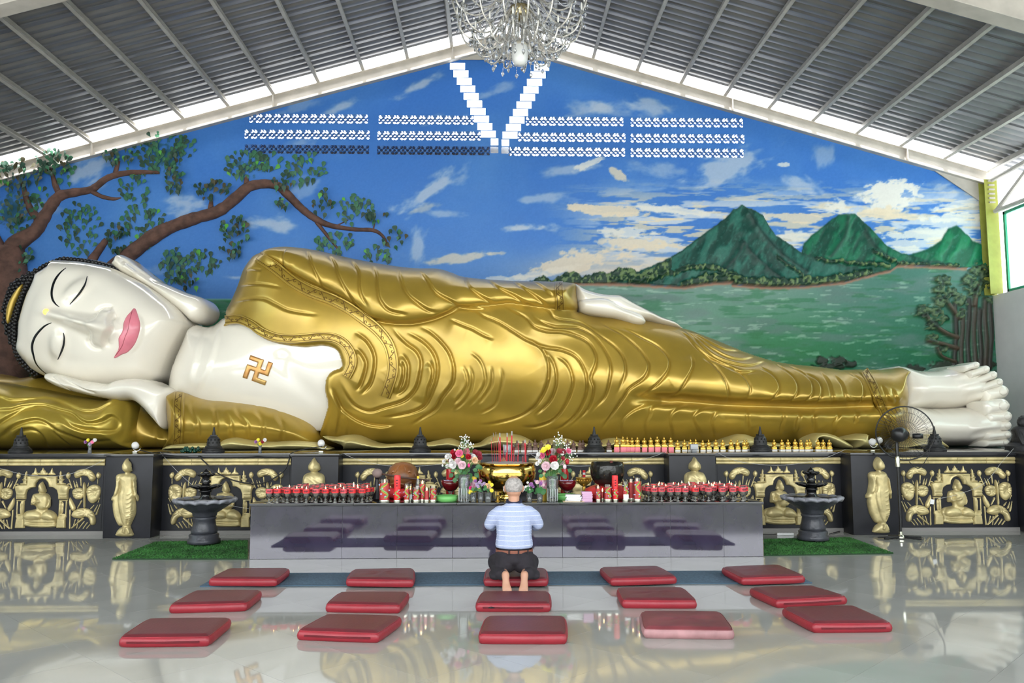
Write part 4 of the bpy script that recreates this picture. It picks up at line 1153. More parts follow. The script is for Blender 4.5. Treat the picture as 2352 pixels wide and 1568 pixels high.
# ---------------- chest, neck
CH = Sculpt(B, 14.25, 1.5, 1.35, 0.03, p=2.2, zmin=ZF)
CH.blur(.2, 3, .15, .6)
CH.bump(700, 880, 60, 90, 10, 0.05)
for pts in ([(470, 742), (462, 780), (452, 830), (436, 890)], [(505, 742), (498, 790), (480, 850), (450, 905)]): CH.fold(pts, .05, 18, 1, dn=.2, dw=.5)
CH.ridge([(640, 800), (660, 850), (700, 890), (740, 930)], -0.025, 20)
CH.set_clip([(385, 900), (392, 855), (412, 800), (436, 752), (470, 738), (510, 732), (560, 730), (620, 760), (700, 782), (770, 785), (800, 812), (805, 860), (785, 940), (760, 985), (700, 985), (520, 955), (420, 930)])
chest = bld(CH, 'chest', M_skin, skirt=0.5)
# emblem of four bent arms
u_ = 10.9; a_ = math.radians(19.5); ex = np.array([math.cos(a_), math.sin(a_)]); ey = np.array([-math.sin(a_), math.cos(a_)]); c0 = np.array([592.5, 850.0])
E = [(-2.5, -2.5), (.5, -2.5), (.5, -.5), (1.5, -.5), (1.5, -2.5), (2.5, -2.5), (2.5, .5), (.5, .5), (.5, 1.5), (2.5, 1.5), (2.5, 2.5), (-.5, 2.5), (-.5, .5), (-1.5, .5), (-1.5, 2.5), (-2.5, 2.5), (-2.5, -.5), (-.5, -.5), (-.5, -1.5), (-2.5, -1.5)]
em = CH.patch('chest_emblem', [tuple(c0 + (ex * x + ey * y) * u_) for x, y in E], mat('red_gold_leaf', (0.50, 0.20, 0.06), 0.35, metal=0.55, noise=.5, nscale=5, color2=(0.62, 0.40, 0.14)), None, lift=0.012, dome=0.014, D=0.02, cell=0.011, smooth=False)
adopt(em, chest); em['label'] = 'reddish gold manji emblem on the chest'
# ---------------- forearm sleeve that carries the head
SLV = Sculpt([(386, 905), (402, 899), (430, 901), (480, 917), (545, 920), (625, 929), (680, 946), (718, 968), (735, 992), (744, 1016), (744, 1034), (560, 1042), (385, 1042), (388, 1000), (384, 960), (382, 930)], 13.35, 0.75, 0.42, 0.02, zmin=ZF)
for pts in ([(437, 915), (440, 945), (452, 975), (452, 1010)], [(484, 918), (492, 950), (495, 985), (492, 1015)], [(515, 945), (528, 975), (530, 1010)], [(538, 921), (545, 950), (566, 978), (566, 1015)], [(585, 924), (588, 945), (602, 970), (602, 1010)], [(638, 932), (637, 955), (648, 985), (640, 1020)]):
    SLV.fold(pts, .035, 15, 1, gr=.8)
slv = bld(SLV, 'sleeve', M_gold, skirt=1.0)
trim(SLV, [(415, 902), (412, 925), (412, 955), (412, 985), (409, 1024)], 24, 19)
# ---------------- hem of the robe spread on the plinth
def hem(pts, Y=12.95, H=.34, creases=(), m=None, D=.16):
    s_ = Sculpt(pts, Y, H, D, 0.014, zmin=ZF)
    for c, w in creases: s_.fold(c, .05, w, 1)
    return bld(s_, 'hem_drape', m or M_gold2, skirt=.5)
hem([(384, 1024), (430, 1018), (500, 1016), (520, 1008), (545, 1004), (575, 1010), (620, 1014), (680, 1012), (722, 1016), (740, 1024), (750, 1036), (560, 1040), (390, 1038)], 12.75, .3, [([(512, 1018), (540, 1012), (590, 1022), (650, 1028)], 6)])
hem([(742, 1000), (770, 1003), (800, 998), (824, 1000), (850, 1012), (880, 1020), (930, 1018), (960, 1020), (1000, 1012), (1030, 1006), (1050, 1012), (1064, 1020), (1098, 1018), (1120, 1004), (1150, 995), (1190, 998), (1215, 1008), (1230, 1020), (1235, 1038), (980, 1040), (800, 1038), (790, 1026), (774, 1018), (752, 1010)],
    12.95, .42, [([(785, 1022), (800, 1012), (830, 1010), (860, 1026), (900, 1028)], 6), ([(980, 1026), (1010, 1018), (1040, 1018), (1060, 1030)], 6), ([(1126, 1030), (1122, 1016), (1150, 1010), (1195, 1018)], 6)])
hem([(1236, 1020), (1260, 1008), (1300, 1006), (1330, 1016), (1370, 1020), (1395, 1008), (1425, 1006), (1450, 1018), (1520, 1022), (1580, 1014), (1640, 1018), (1670, 1006), (1700, 996), (1726, 1002), (1750, 1012), (1800, 1020), (1830, 1036), (1500, 1040), (1240, 1038)],
    12.95, .36, [([(1255, 1024), (1280, 1014), (1310, 1022)], 6), ([(1390, 1026), (1415, 1014), (1440, 1026)], 6), ([(1650, 1026), (1680, 1012), (1715, 1012), (1735, 1030)], 7)])
hem([(1858, 1010), (1872, 998), (1890, 994), (1915, 999), (1940, 1012), (1956, 1022), (1960, 1034), (1942, 1032), (1915, 1020), (1890, 1008), (1876, 1010), (1880, 1030), (1864, 1032)], 12.85, .22, D=.1)
hem([(1935, 1008), (1955, 1000), (1980, 995), (1994, 998), (1990, 1006), (1998, 1010), (2014, 1012), (2014, 1036), (1962, 1036), (1955, 1018)], 12.95, .3, [([(1942, 1014), (1965, 1006), (1985, 1006)], 6)], D=.12)
hem([(2080, 1022), (2110, 1004), (2140, 996), (2160, 1010), (2178, 1024), (2172, 1036), (2085, 1036)], 13.1, .25, D=.1)

# ---------------- head
HD = Sculpt([(287, 627), (260, 617), (224, 608), (189, 602), (151, 599), (142, 600), (106, 615), (87, 631), (73, 652), (61, 676), (50, 709), (42, 744), (42, 779), (47, 808), (61, 831), (87, 853), (111, 866), (165, 884), (236, 896), (307, 894), (354, 888), (388, 872), (401, 845), (416, 808), (436, 770), (444, 746), (425, 714), (389, 685), (354, 662), (319, 643)], 14.0, 1.15, 0.95, 0.0145, p=2.3, zmin=ZF)
HD.blur(.16, 3, .08, .45)
HD.bump(172, 664, 30, 30, 0, -.09).bump(128, 795, 30, 30, 0, -.09)                     # sockets
HD.bump(180, 666, 25, 15, -62, .13, 1.3).bump(137, 794, 25, 15, -78, .13, 1.3)                       # eyeballs
HD.fold([(203, 632), (199, 652), (188, 671), (176, 685), (160, 700)], .03, 9, 1, dn=.8, dw=.6).fold([(147, 760), (149, 777), (147, 795), (142, 811), (132, 828)], .03, 9, 1, dn=.8, dw=.6)
HD.bump(172, 736, 46, 10, 15, .17, 1.3).bump(205, 745, 30, 13, 15, .20, 1.3)                      # nose
HD.bump(234, 752, 18, 17, 15, .22, 1.25).bump(243, 724, 14, 12, 15, .13, 1.5).bump(228, 782, 14, 12, 15, .13, 1.5)
HD.ridge([(218, 722), (228, 709), (244, 704), (259, 708)], -.045, 4.5).ridge([(200, 776), (207, 790), (220, 798), (236, 797)], -.045, 4.5)
HD.fold([(259, 706), (257, 722), (251, 736), (257, 752), (248, 766), (240, 782), (236, 800)], .10, 12, 1, dn=.5, dw=.5, gr=.4)
HD.bump(254, 727, 7, 5, 15, -.05).bump(240, 786, 7, 5, 15, -.05)
HD.bump(297, 766, 20, 46, 18, .08).bump(350, 795, 30, 44, 18, .07)                           # mouth, chin
HD.fold([(318, 715), (328, 745), (325, 775), (312, 800), (296, 815)], .025, 9, 1, dn=.5, dw=1)
HD.bump(300, 690, 40, 24, 30, .03).bump(235, 840, 46, 26, 0, .04)
HD.bump(106, 716, 30, 50, 15, .05)
head = bld(HD, 'head', M_skin, skirt=0.9)
adopt(HD.stroke('eyebrow', [(152, 615), (140, 625), (129, 639), (122, 655), (119, 672), (121, 687), (128, 698), (137, 705)], [1, 3, 5, 5.5, 5.5, 5, 3.5, 1], M_black, None), head)
adopt(HD.stroke('eyebrow', [(119, 741), (104, 748), (90, 761), (79, 777), (74, 796), (77, 815), (83, 834), (94, 848), (106, 858)], [1, 4, 5.5, 6, 6, 4.5, 3, 2, 1], M_black, None), head)
adopt(HD.stroke('eyelid_line', [(201, 634), (196, 652), (186, 669), (175, 683), (161, 699)], [1, 3.6, 4.6, 3.6, 1], M_black, None), head)
adopt(HD.stroke('eyelid_line', [(146, 764), (148, 777), (146, 794), (140, 811), (133, 826)], [1, 3.6, 4.6, 3.6, 1], M_black, None), head)
lips = HD.patch('lips', [(310, 708), (300, 718), (292, 727), (285, 742), (284, 753), (281, 764), (274, 776), (274, 790), (273, 803), (263, 822), (280, 814), (294, 808), (309, 791), (319, 767), (322, 745), (317, 724)], M_lip, None, lift=.006, dome=.045, D=.13, cell=.0125)
adopt(lips, head); lips['label'] = 'pink painted lips'
adopt(HD.stroke('lip_line', [(306, 716), (300, 742), (297, 758), (290, 776), (283, 796), (268, 817)], [.6, 1.2, 1.5, 1.5, 1.2, .6], mat('deep_pink_line', (0.52, 0.13, 0.17), .3), None, lift=.055), head)
jw = V(HD.loc([[106, 716]])[0])
b = MB(); b.ball(jw, 0.05, 14, 9, (1, .7, 1)); o = b.build('forehead_jewel', mat('glowing_amber_jewel', (0.9, 0.35, 0.05), .2, emit=(1.0, 0.42, 0.08), estr=1.6)); adopt(o, head); o['label'] = 'glowing orange jewel between the brows'
# ear
ER = Sculpt([(258, 610), (262, 600), (269, 591), (281, 586), (295, 591), (319, 610), (342, 628), (366, 645), (401, 660), (437, 675), (470, 686), (486, 704), (487, 722), (474, 738), (450, 743), (425, 724), (389, 696), (354, 668), (325, 650), (293, 634), (272, 620)], 13.95, 0.42, 0.17, 0.013, zmin=ZF)
ER.fold([(272, 612), (275, 601), (283, 595), (297, 604), (318, 619), (345, 636), (372, 652)], .05, 9, -1, dn=.8, dw=.8).ridge([(285, 606), (300, 618), (312, 628)], .05, 5).bump(330, 640, 20, 6, 30, -.05)
bld(ER, 'ear', M_skin, skirt=.5)
# hair: cap with snail curls and a gold crown jewel
HR_OUT = [(94, 864), (71, 860), (47, 831), (28, 796), (12, 761), (7, 725), (9, 692), (19, 664), (35, 643), (71, 625), (94, 612), (123, 598), (153, 592), (189, 593), (224, 598), (255, 606), (283, 616), (292, 630), (250, 660), (160, 760)]
HR = Sculpt(HR_OUT, 13.98, 0.32, 0.3, 0.02, zmin=ZF); hair = bld(HR, 'hair', M_hair, skirt=.9)
face_poly = HD.poly
curl = MB(); k_ = HR.scale() * 1.06; pts = []
hairline = np.array([(287, 627), (260, 618), (224, 608), (189, 602), (151, 598), (142, 600), (106, 615), (87, 631), (73, 652), (61, 676), (50, 709), (42, 744), (42, 779), (47, 808), (61, 831), (87, 853), (100, 864)], float)
hl = catmull(hairline, False, 8); hl_in = hl
tt = np.gradient(hl, axis=0); tt /= np.linalg.norm(tt, axis=1)[:, None]; nn = np.stack([tt[:, 1], -tt[:, 0]], 1)
if (hl[20] + nn[20] * 10 - np.array([160, 740])) @ nn[20] < 0: nn = -nn
outer = catmull(np.array(HR_OUT[:18], float), False, 6)
seglen = np.concatenate([[0], np.cumsum(np.linalg.norm(np.diff(hl, axis=0), axis=1))])
row = 0; off = 3.0
while off < 46:
    sp = 8.2; n = int(seglen[-1] / sp)
    for i in range(n):
        s_ = (i + .5 * (row % 2)) * sp
        p = np.array([np.interp(s_, seglen, hl[:, 0]), np.interp(s_, seglen, hl[:, 1])]); q = np.array([np.interp(s_, seglen, nn[:, 0]), np.interp(s_, seglen, nn[:, 1])])
        p = p + q * off
        if not inside(np.array([p[0]]), np.array([p[1]]), np.array(HR_OUT[:18] + [(288, 640), (160, 740)], float))[0]: continue
        w = HR.loc([p])[0]; curl.ball((w[0], w[1] - .02 if off > 5 else w[1] - .06, w[2]), 0.037, 8, 5)
    off += 7.2; row += 1
o = curl.build('hair_curls', M_hair, None, 'all'); adopt(o, hair); o['kind'] = 'stuff'
o = HR.patch('crown_jewel', [(57, 654), (46, 662), (35, 676), (26, 692), (20, 710), (19, 735), (24, 744), (29, 728), (38, 700), (50, 674)], M_gold, None, lift=.05, dome=.05, D=.06, cell=.012); adopt(o, hair)
# hand under the cheek
LH = Sculpt([(106, 863), (112, 856), (137, 859), (176, 870), (215, 877), (254, 879), (274, 872), (303, 869), (342, 872), (372, 884), (402, 899), (398, 935), (392, 980), (376, 985), (352, 962), (330, 938), (310, 922), (274, 920), (215, 910), (156, 896), (121, 883), (109, 873)], 13.15, 0.38, 0.16, 0.0125, zmin=ZF)
LH.fold([(118, 864), (132, 874), (146, 886), (164, 896)], .07, 9, -1, dn=.8, gr=.6).fold([(136, 862), (152, 872), (170, 882), (196, 894), (225, 902)], .06, 9, -1, dn=.8, gr=.6).ridge([(185, 872), (196, 876), (205, 886)], -.012, 4).ridge([(215, 876), (226, 882), (230, 892)], -.012, 4)
LH.bump(320, 890, 30, 14, 5, .06)
bld(LH, 'hand', M_skin, skirt=.45)
# hand on the thigh
UH = Sculpt([(1316, 656), (1345, 665), (1377, 674), (1396, 677), (1415, 677), (1428, 680), (1453, 694), (1491, 713), (1517, 726), (1542, 735), (1558, 745), (1566, 756), (1542, 754), (1510, 748), (1484, 741), (1440, 738), (1400, 736), (1350, 730), (1318, 716)], 13.75, 0.5, 0.2, 0.0125, zmin=ZF)
UH.fold([(1415, 680), (1440, 692), (1470, 708), (1500, 724), (1516, 732)], .03, 8, -1, dn=.5).bump(1405, 682, 14, 9, 20, .05).ridge([(1541, 735), (1546, 742), (1546, 750)], -.012, 3)
uh = bld(UH, 'hand', M_skin, skirt=.5)
TH = Sculpt([(1330, 690), (1380, 684), (1406, 690), (1415, 697), (1434, 707), (1453, 713), (1472, 722), (1482, 735), (1481, 743), (1470, 748), (1453, 747), (1440, 742), (1415, 734), (1383, 729), (1350, 724), (1330, 715)], 13.4, 0.30, 0.14, 0.0125, zmin=ZF)
TH.ridge([(1450, 716), (1448, 726), (1452, 734)], -.012, 3)
th = TH.build('thumb', M_skin, None, skirt=.4); adopt(th, uh)
# ---------------- feet
def foot(outline, toes, Y, H, extra=None):
    f_ = Sculpt(outline, Y, H, .42, .018, zmin=ZF).blur(.10, 3, .1, .5)
    for (bx, by, tx, ty, r) in toes: f_.ridge([(bx - 40, by + 6), (bx, by), (tx - 8, ty)], .05, r * .8)
    if extra: extra(f_)
    fo_ = bld(f_, 'foot', M_skin, skirt=.8)
    for (bx, by, tx, ty, r) in toes:
        d = np.array([tx - bx, ty - by], float); d /= np.linalg.norm(d); n_ = np.array([-d[1], d[0]])
        b0 = np.array([bx, by]) - d * 6; t0 = np.array([tx, ty])
        ol = [b0 + n_ * r * .9, (b0 + t0) / 2 + n_ * r * .92, t0 - d * r * .2 + n_ * r * 1.05, t0 + d * r * .6 + n_ * r * .75, t0 + d * r, t0 + d * r * .6 - n_ * r * .75, t0 - d * r * .2 - n_ * r * 1.05, (b0 + t0) / 2 - n_ * r * .92, b0 - n_ * r * .9]
        ts = Sculpt([tuple(p) for p in ol], Y - H * .80, .13, r * Y / F_PX * 1.02, .0115, zmin=ZF)
        to = ts.build('toe', M_skin, None, skirt=.45); adopt(to, fo_)
        no = ts.patch('toenail', [tuple(t0 + d * (r * .15 + r * .62 * math.cos(a)) + n_ * r * .62 * math.sin(a)) for a in np.linspace(0, 2 * math.pi, 10)[:-1]], M_skin, None, lift=.006, dome=.012, D=.03, cell=.009)
        adopt(no, fo_)
    return fo_
foot([(2040, 846), (2096, 850), (2139, 852), (2164, 847), (2183, 840), (2203, 837), (2228, 842), (2250, 860), (2266, 880), (2282, 900), (2288, 912), (2279, 922), (2247, 930), (2199, 937), (2152, 940), (2117, 939), (2040, 938)],
     [(2214, 846, 2241, 838, 8), (2226, 860, 2264, 848, 9), (2238, 877, 2281, 861, 9.5), (2248, 893, 2294, 878, 10), (2262, 909, 2302, 899, 15)], 14.15, .80)
foot([(2040, 938), (2117, 937), (2152, 938), (2199, 935), (2247, 928), (2284, 920), (2294, 940), (2294, 970), (2292, 1000), (2288, 1034), (2160, 1040), (2040, 1040)],
     [(2262, 938, 2302, 932, 17), (2268, 960, 2312, 956, 12.5), (2266, 981, 2312, 977, 11), (2266, 1002, 2312, 998, 10), (2264, 1019, 2308, 1016, 9)], 14.05, .95)

# ================================================================== PILLOW
M_goldp = gold_mat('bright_gold_paint', (0.51, 0.37, 0.054), 0.32, 0.5)
PL = Sculpt([(-90, 876), (-40, 874), (0, 879), (68, 890), (137, 904), (196, 914), (254, 917), (278, 909), (297, 908), (313, 917), (322, 938), (323, 980), (320, 1016), (312, 1044), (100, 1046), (-90, 1046)], 13.5, .85, .45, .018, zmin=ZF)
for pts, a in (([(-40, 905), (0, 911), (29, 919), (78, 916), (108, 914), (137, 920), (166, 932), (196, 943), (225, 940), (254, 926), (274, 921), (288, 925), (295, 942), (295, 962), (292, 982), (283, 1005), (262, 1028)], .075),
            ([(-40, 944), (0, 941), (29, 939), (59, 931), (98, 929), (137, 939), (166, 947), (186, 963), (205, 970), (235, 965), (254, 954), (268, 960), (276, 974), (267, 989), (240, 992), (196, 990), (166, 980), (146, 966), (118, 944)], .075),
            ([(-20, 985), (0, 970), (30, 952), (59, 937), (98, 934)], .06), ([(-20, 1010), (0, 1001), (36, 976), (78, 963), (105, 968), (130, 985), (166, 1000), (200, 1010), (250, 1008), (284, 990)], .07),
            ([(30, 1010), (45, 990), (70, 984), (92, 992), (106, 1010), (110, 1030)], .09), ([(118, 985), (140, 1005), (170, 1028)], .05)):
    PL.fold(pts, a * .8, 15, -1, gr=.5)
pil = PL.build('pillow', M_goldp, None, skirt=1.0); adopt(pil); pil['label'] = 'golden pillow with curling folds'
PB = Sculpt([(-90, 858), (0, 864), (60, 867), (108, 860), (140, 878), (250, 900), (330, 925), (345, 960), (345, 1044), (-90, 1046)], 14.3, .5, .3, .03, zmin=ZF)
o = PB.build('pillow_back', M_gold, None, skirt=1.0); adopt(o, pil)
PD = Sculpt([(318, 915), (338, 935), (360, 963), (388, 985), (420, 1000), (420, 1042), (300, 1042), (300, 930)], 13.7, .35, .25, .02, zmin=ZF)
PD.fold([(362, 968), (357, 990), (362, 1015), (370, 1035)], .04, 10, -1).fold([(366, 975), (378, 1000), (392, 1028)], .04, 8, -1)
o = PD.build('pillow_drape', M_gold, None, skirt=.8); adopt(o, pil)

# ================================================================== PLINTH WITH GOLD RELIEFS
M_blk = mat('black_painted_stone', (0.011, 0.0115, 0.016), 0.40, noise=0.35, nscale=3, spec=.35)
M_slab = mat('polished_black_slab', (0.022, 0.022, 0.025), 0.07, noise=0.2, nscale=2, ior=1.6)
M_rel = mat('relief_gold_paint', (0.60, 0.50, 0.25), 0.40, metal=0.32, noise=0.22, nscale=9, bump=.15, bscale=30)
plinth = empty('statue_plinth', (0.0, Y_PANEL, 0), 'long black plinth with gold relief panels carrying the reclining statue', 'plinth')
def px_x(px, Y, py=1130): return float(at(px, py, Y)[0])
def P_(o, par=plinth): set_parent(o, par); return o
P_(MB().box(X_L + .01, X_R - .01, Y_PANEL, Y_WALL - 0.02, 0.0, Z_PLAT - 0.055).build('body', M_blk, smooth=False))
P_(MB().box(X_L + .01, X_R - .01, Y_PANEL - 0.05, Y_WALL - 0.02, Z_PLAT - 0.055, Z_PLAT, 0.008).build('top_slab', M_slab))
PIL = [(-180, -60), (240, 349), (668, 776), (1104, 1214), (1538, 1645), (1957, 2066), (2372, 2480)]
pil_objs = []
for (a, b) in PIL:
    xa, xb = px_x(a, Y_PILASTER), px_x(b, Y_PILASTER)
    if xa < X_L: continue
    xb = min(xb, X_R - .02); xa = min(xa, xb - .3)
    o = P_(MB().box(xa, xb, Y_PILASTER, Y_PANEL, 0.0, Z_PLAT - 0.03, 0.006).build('pilaster', M_blk))
    pil_objs.append(o)
    c = P_(MB().box(xa - .015, xb + .015, Y_PILASTER - 0.03, Y_PANEL, Z_PLAT - 0.03, Z_PLAT, 0.006).build('pilaster_cap', M_slab))
P_(MB().box(X_L + .01, X_R - .01, Y_PANEL - 0.035, Y_PANEL, 0, 0.05).build('reflection_strip', mat('grey_floor_reflection', (.22, .21, .20), .4), smooth=False))  # grey strip stands in for the floor's reflection along the panel foot
PAN = [(-58, 240), (363, 668), (786, 1104), (1214, 1530), (1645, 1942), (2066, 2334)]
CTR = [99, 520, 945, 1372, 1790, 2196]
Zs = 6.189
def Q(pts): return [(x / Zs, 1030 + y / Zs) for x, y in pts]
YR = Y_PANEL + 0.004
def piece(pts, H=.035, D=.02, cell=.006, smooth=True, f=None, Y=YR, name='piece'):
    s_ = Sculpt(Q(pts), Y, H, D, cell, smooth=smooth)
    if f: f(s_)
    o = s_.build(name, M_rel, None, skirt=.03); me = o.data; bpy.data.objects.remove(o)
    return me
def capsule(p, q, r0, r1):
    p = np.array(p, float); q = np.array(q, float); d = (q - p) / np.linalg.norm(q - p); n = np.array([-d[1], d[0]])
    return [tuple(v) for v in (p + n * r0, (p + q) / 2 + n * (r0 + r1) / 2, q + n * r1, q + d * r1 * 1.2, q - n * r1, (p + q) / 2 - n * (r0 + r1) / 2, p - n * r0, p - d * r0 * .5)]
def fig(s_):
    q = lambda pts: Q(pts)
    s_.inflate(q([(575, 510), (615, 465), (655, 510), (668, 560), (655, 615), (615, 630), (575, 615), (560, 560)]), .05, .045)
    s_.inflate(q([(500, 650), (600, 640), (700, 650), (690, 760), (660, 850), (615, 870), (550, 850), (520, 760)]), .05, .08)
    s_.inflate(q([(340, 960), (400, 890), (500, 880), (590, 920), (590, 990), (500, 1010), (390, 1010)]), .06, .07); s_.inflate(q([(820, 960), (770, 895), (690, 880), (610, 920), (600, 990), (700, 1015), (790, 1010)]), .06, .07)
    s_.ridge(q([(505, 690), (512, 745)]), -.02, 1.6); s_.ridge(q([(690, 700), (682, 790), (650, 835)]), -.02, 1.6); s_.ridge(q([(460, 790), (520, 770), (575, 730)]), .03, 3); s_.ridge(q([(715, 700), (725, 780), (650, 850)]), .03, 3.2)
    s_.ridge(q([(470, 700), (460, 780)]), .02, 3); s_.ridge(q([(600, 560), (600, 600)]), .012, 1.2); s_.ridge(q([(350, 1075), (480, 1095), (620, 1100), (750, 1095), (800, 1075)]), .012, 2); s_.ridge(q([(350, 1045), (480, 1060), (620, 1065), (750, 1060), (800, 1045)]), -.015, 2)
def dent(px, py, r=8, a=-.02, rot=0):
    def f(s_):
        p = Q([(px, py)])[0]; s_.bump(p[0], p[1], r, r * .5, rot, a)
        for t in range(9):
            an = t * .7; s_.ridge([(p[0] + 2 * math.cos(an), p[1] + math.sin(an)), (p[0] + 11 * math.cos(an), p[1] + 7 * math.sin(an)), (p[0] + 24 * math.cos(an), p[1] + 14 * math.sin(an))], -.007, 1.0)
    return f
RELIEF_PARTS = [
 ('seated_figure', piece([(615, 463), (650, 508), (667, 560), (672, 610), (655, 628), (695, 642), (728, 690), (738, 770), (722, 830), (680, 862), (730, 872), (795, 908), (826, 960), (818, 1012), (804, 1045), (816, 1092), (780, 1117), (620, 1124), (450, 1117), (332, 1088), (344, 1050), (330, 1000), (330, 940), (380, 888), (470, 866), (525, 848), (505, 812), (448, 802), (452, 720), (478, 650), (530, 632), (566, 620), (545, 605), (555, 560), (578, 508)], .05, .03, .006, f=fig), 0),
 ('arch', piece([(408, 385), (828, 385), (828, 505), (950, 508), (1003, 528), (1000, 560), (985, 640), (985, 722), (845, 722), (842, 650), (822, 590), (770, 556), (712, 548), (702, 490), (665, 445), (615, 430), (567, 445), (530, 490), (520, 548), (460, 556), (408, 590), (388, 650), (385, 722), (245, 722), (245, 640), (230, 560), (228, 528), (280, 508), (404, 505)], .045, .012, .006, False,
    f=lambda s_: s_.ridge(Q([(430, 410), (620, 400), (805, 410)]), .012, 1.6).ridge(Q([(505, 560), (520, 490), (560, 430), (615, 412), (670, 430), (710, 490), (725, 560)]), .014, 1.8).ridge(Q([(850, 690), (985, 690)]), .015, 1.6).ridge(Q([(245, 690), (380, 690)]), .015, 1.6).ridge(Q([(850, 650), (985, 650)]), .012, 1.3).ridge(Q([(245, 650), (380, 650)]), .012, 1.3).bump(*Q([(930, 580)])[0], 6, 5, 0, .012).bump(*Q([(300, 580)])[0], 6, 5, 0, .012)), 0),
 ('finial', piece([(620, 268), (640, 300), (662, 318), (660, 335), (688, 342), (680, 376), (558, 376), (552, 342), (580, 335), (578, 318), (600, 300)], .03, .02), 0),
 ('finial', piece([(513, 268), (528, 305), (535, 330), (555, 350), (556, 376), (460, 376), (464, 350), (490, 330), (498, 305)], .03, .02), 1),
 ('spire', piece([(872, 310), (890, 340), (890, 378), (908, 384), (902, 424), (928, 436), (905, 462), (906, 482), (952, 492), (930, 516), (812, 516), (800, 492), (842, 482), (842, 462), (822, 436), (848, 424), (842, 384), (856, 378), (856, 340)], .035, .02, .005, False, f=lambda s_: s_.ridge(Q([(850, 402), (900, 402)]), -.015, 1).ridge(Q([(845, 450), (905, 450)]), -.015, 1)), 1),
 ('curl', piece([(985, 560), (1005, 540), (1000, 515), (978, 515), (975, 530), (960, 520), (965, 498), (995, 492), (1018, 515), (1015, 555), (995, 580)], .03, .015, .005), 1),
 ('post', piece([(845, 724), (978, 724), (968, 740), (955, 930), (960, 960), (945, 992), (948, 1130), (808, 1130), (810, 992), (835, 960), (840, 930), (850, 740)], .028, .012, .006, False, f=lambda s_: s_.inflate(Q([(872, 745), (940, 745), (925, 930), (865, 930)]), -.05, .006, smooth=False).bump(*Q([(905, 770)])[0], 3, 4, 0, .03).bump(*Q([(902, 810)])[0], 3, 3.5, 0, .03).bump(*Q([(900, 855)])[0], 3, 3.5, 0, .03).bump(*Q([(897, 900)])[0], 3, 4, 0, .03).inflate(Q([(815, 995), (942, 995), (945, 1126), (812, 1126)]), .015, .01, smooth=False)), 1),
 ('lotus_leaf', piece([(1055, 360), (1100, 310), (1200, 285), (1300, 310), (1360, 380), (1367, 430), (1330, 467), (1280, 450), (1250, 402), (1180, 388), (1130, 412), (1080, 416)], .06, .05, f=dent(1230, 345, 9, -.025, 20)), 1),
 ('lotus_leaf', piece([(1028, 620), (1060, 572), (1130, 552), (1200, 580), (1212, 640), (1180, 702), (1110, 722), (1050, 692)], .05, .05, f=dent(1120, 640, 8, -.02)), 1),
 ('lotus_leaf', piece([(1238, 570), (1330, 510), (1420, 530), (1442, 600), (1420, 700), (1340, 777), (1270, 750), (1240, 680)], .055, .055, f=dent(1340, 620, 9, -.025, -40)), 1),
 ('lotus_leaf', piece([(1022, 940), (1060, 880), (1150, 845), (1250, 850), (1330, 900), (1367, 980), (1367, 1060), (1330, 1087), (1290, 1070), (1268, 1002), (1220, 970), (1160, 992), (1090, 988), (1040, 972)], .065, .055, f=dent(1230, 910, 10, -.03, 30)), 1),
 ('lotus_bud', piece([(945, 365), (980, 333), (1012, 365), (1006, 402), (975, 432), (945, 402)], .04, .03), 1),
 ('lotus_bud', piece([(1372, 370), (1402, 332), (1442, 362), (1440, 402), (1405, 432), (1380, 410)], .04, .03), 1),
 ('lotus_bud', piece([(985, 762), (1003, 688), (1042, 742), (1086, 842), (1045, 890), (1000, 832)], .045, .03), 1),
 ('lotus_bud', piece([(1182, 545), (1205, 468), (1237, 545), (1228, 700), (1224, 835), (1196, 835), (1192, 700)], .05, .02), 1),
]
for (p, q, r0, r1) in (((1155, 412), (1160, 525), 12, 10), ((985, 430), (1030, 560), 9, 11), ((1400, 432), (1395, 500), 8, 8), ((1004, 870), (998, 1125), 12, 12), ((1190, 990), (1030, 1125), 16, 13), ((1120, 1005), (1098, 1128), 10, 9), ((1080, 1005), (1050, 1090), 9, 8), ((1205, 1035), (1130, 1128), 9, 9), ((1250, 1050), (1190, 1130), 9, 9), ((1290, 1075), (1240, 1130), 9, 9),
                      ((1430, 790), (1378, 930), 5, 16), ((1395, 800), (1350, 890), 5, 14), ((1345, 800), (1300, 850), 5, 12), ((1045, 445), (1080, 545), 4, 14), ((1085, 445), (1110, 540), 4, 14), ((1265, 480), (1255, 530), 4, 10), ((1170, 740), (1110, 840), 14, 9), ((1425, 700), (1400, 760), 10, 6)):
    RELIEF_PARTS.append(('stem', piece(capsule(p, q, r0, r1), .03, .015, .006), 1))
xc0 = px_x(615 / Zs, YR, 1130)
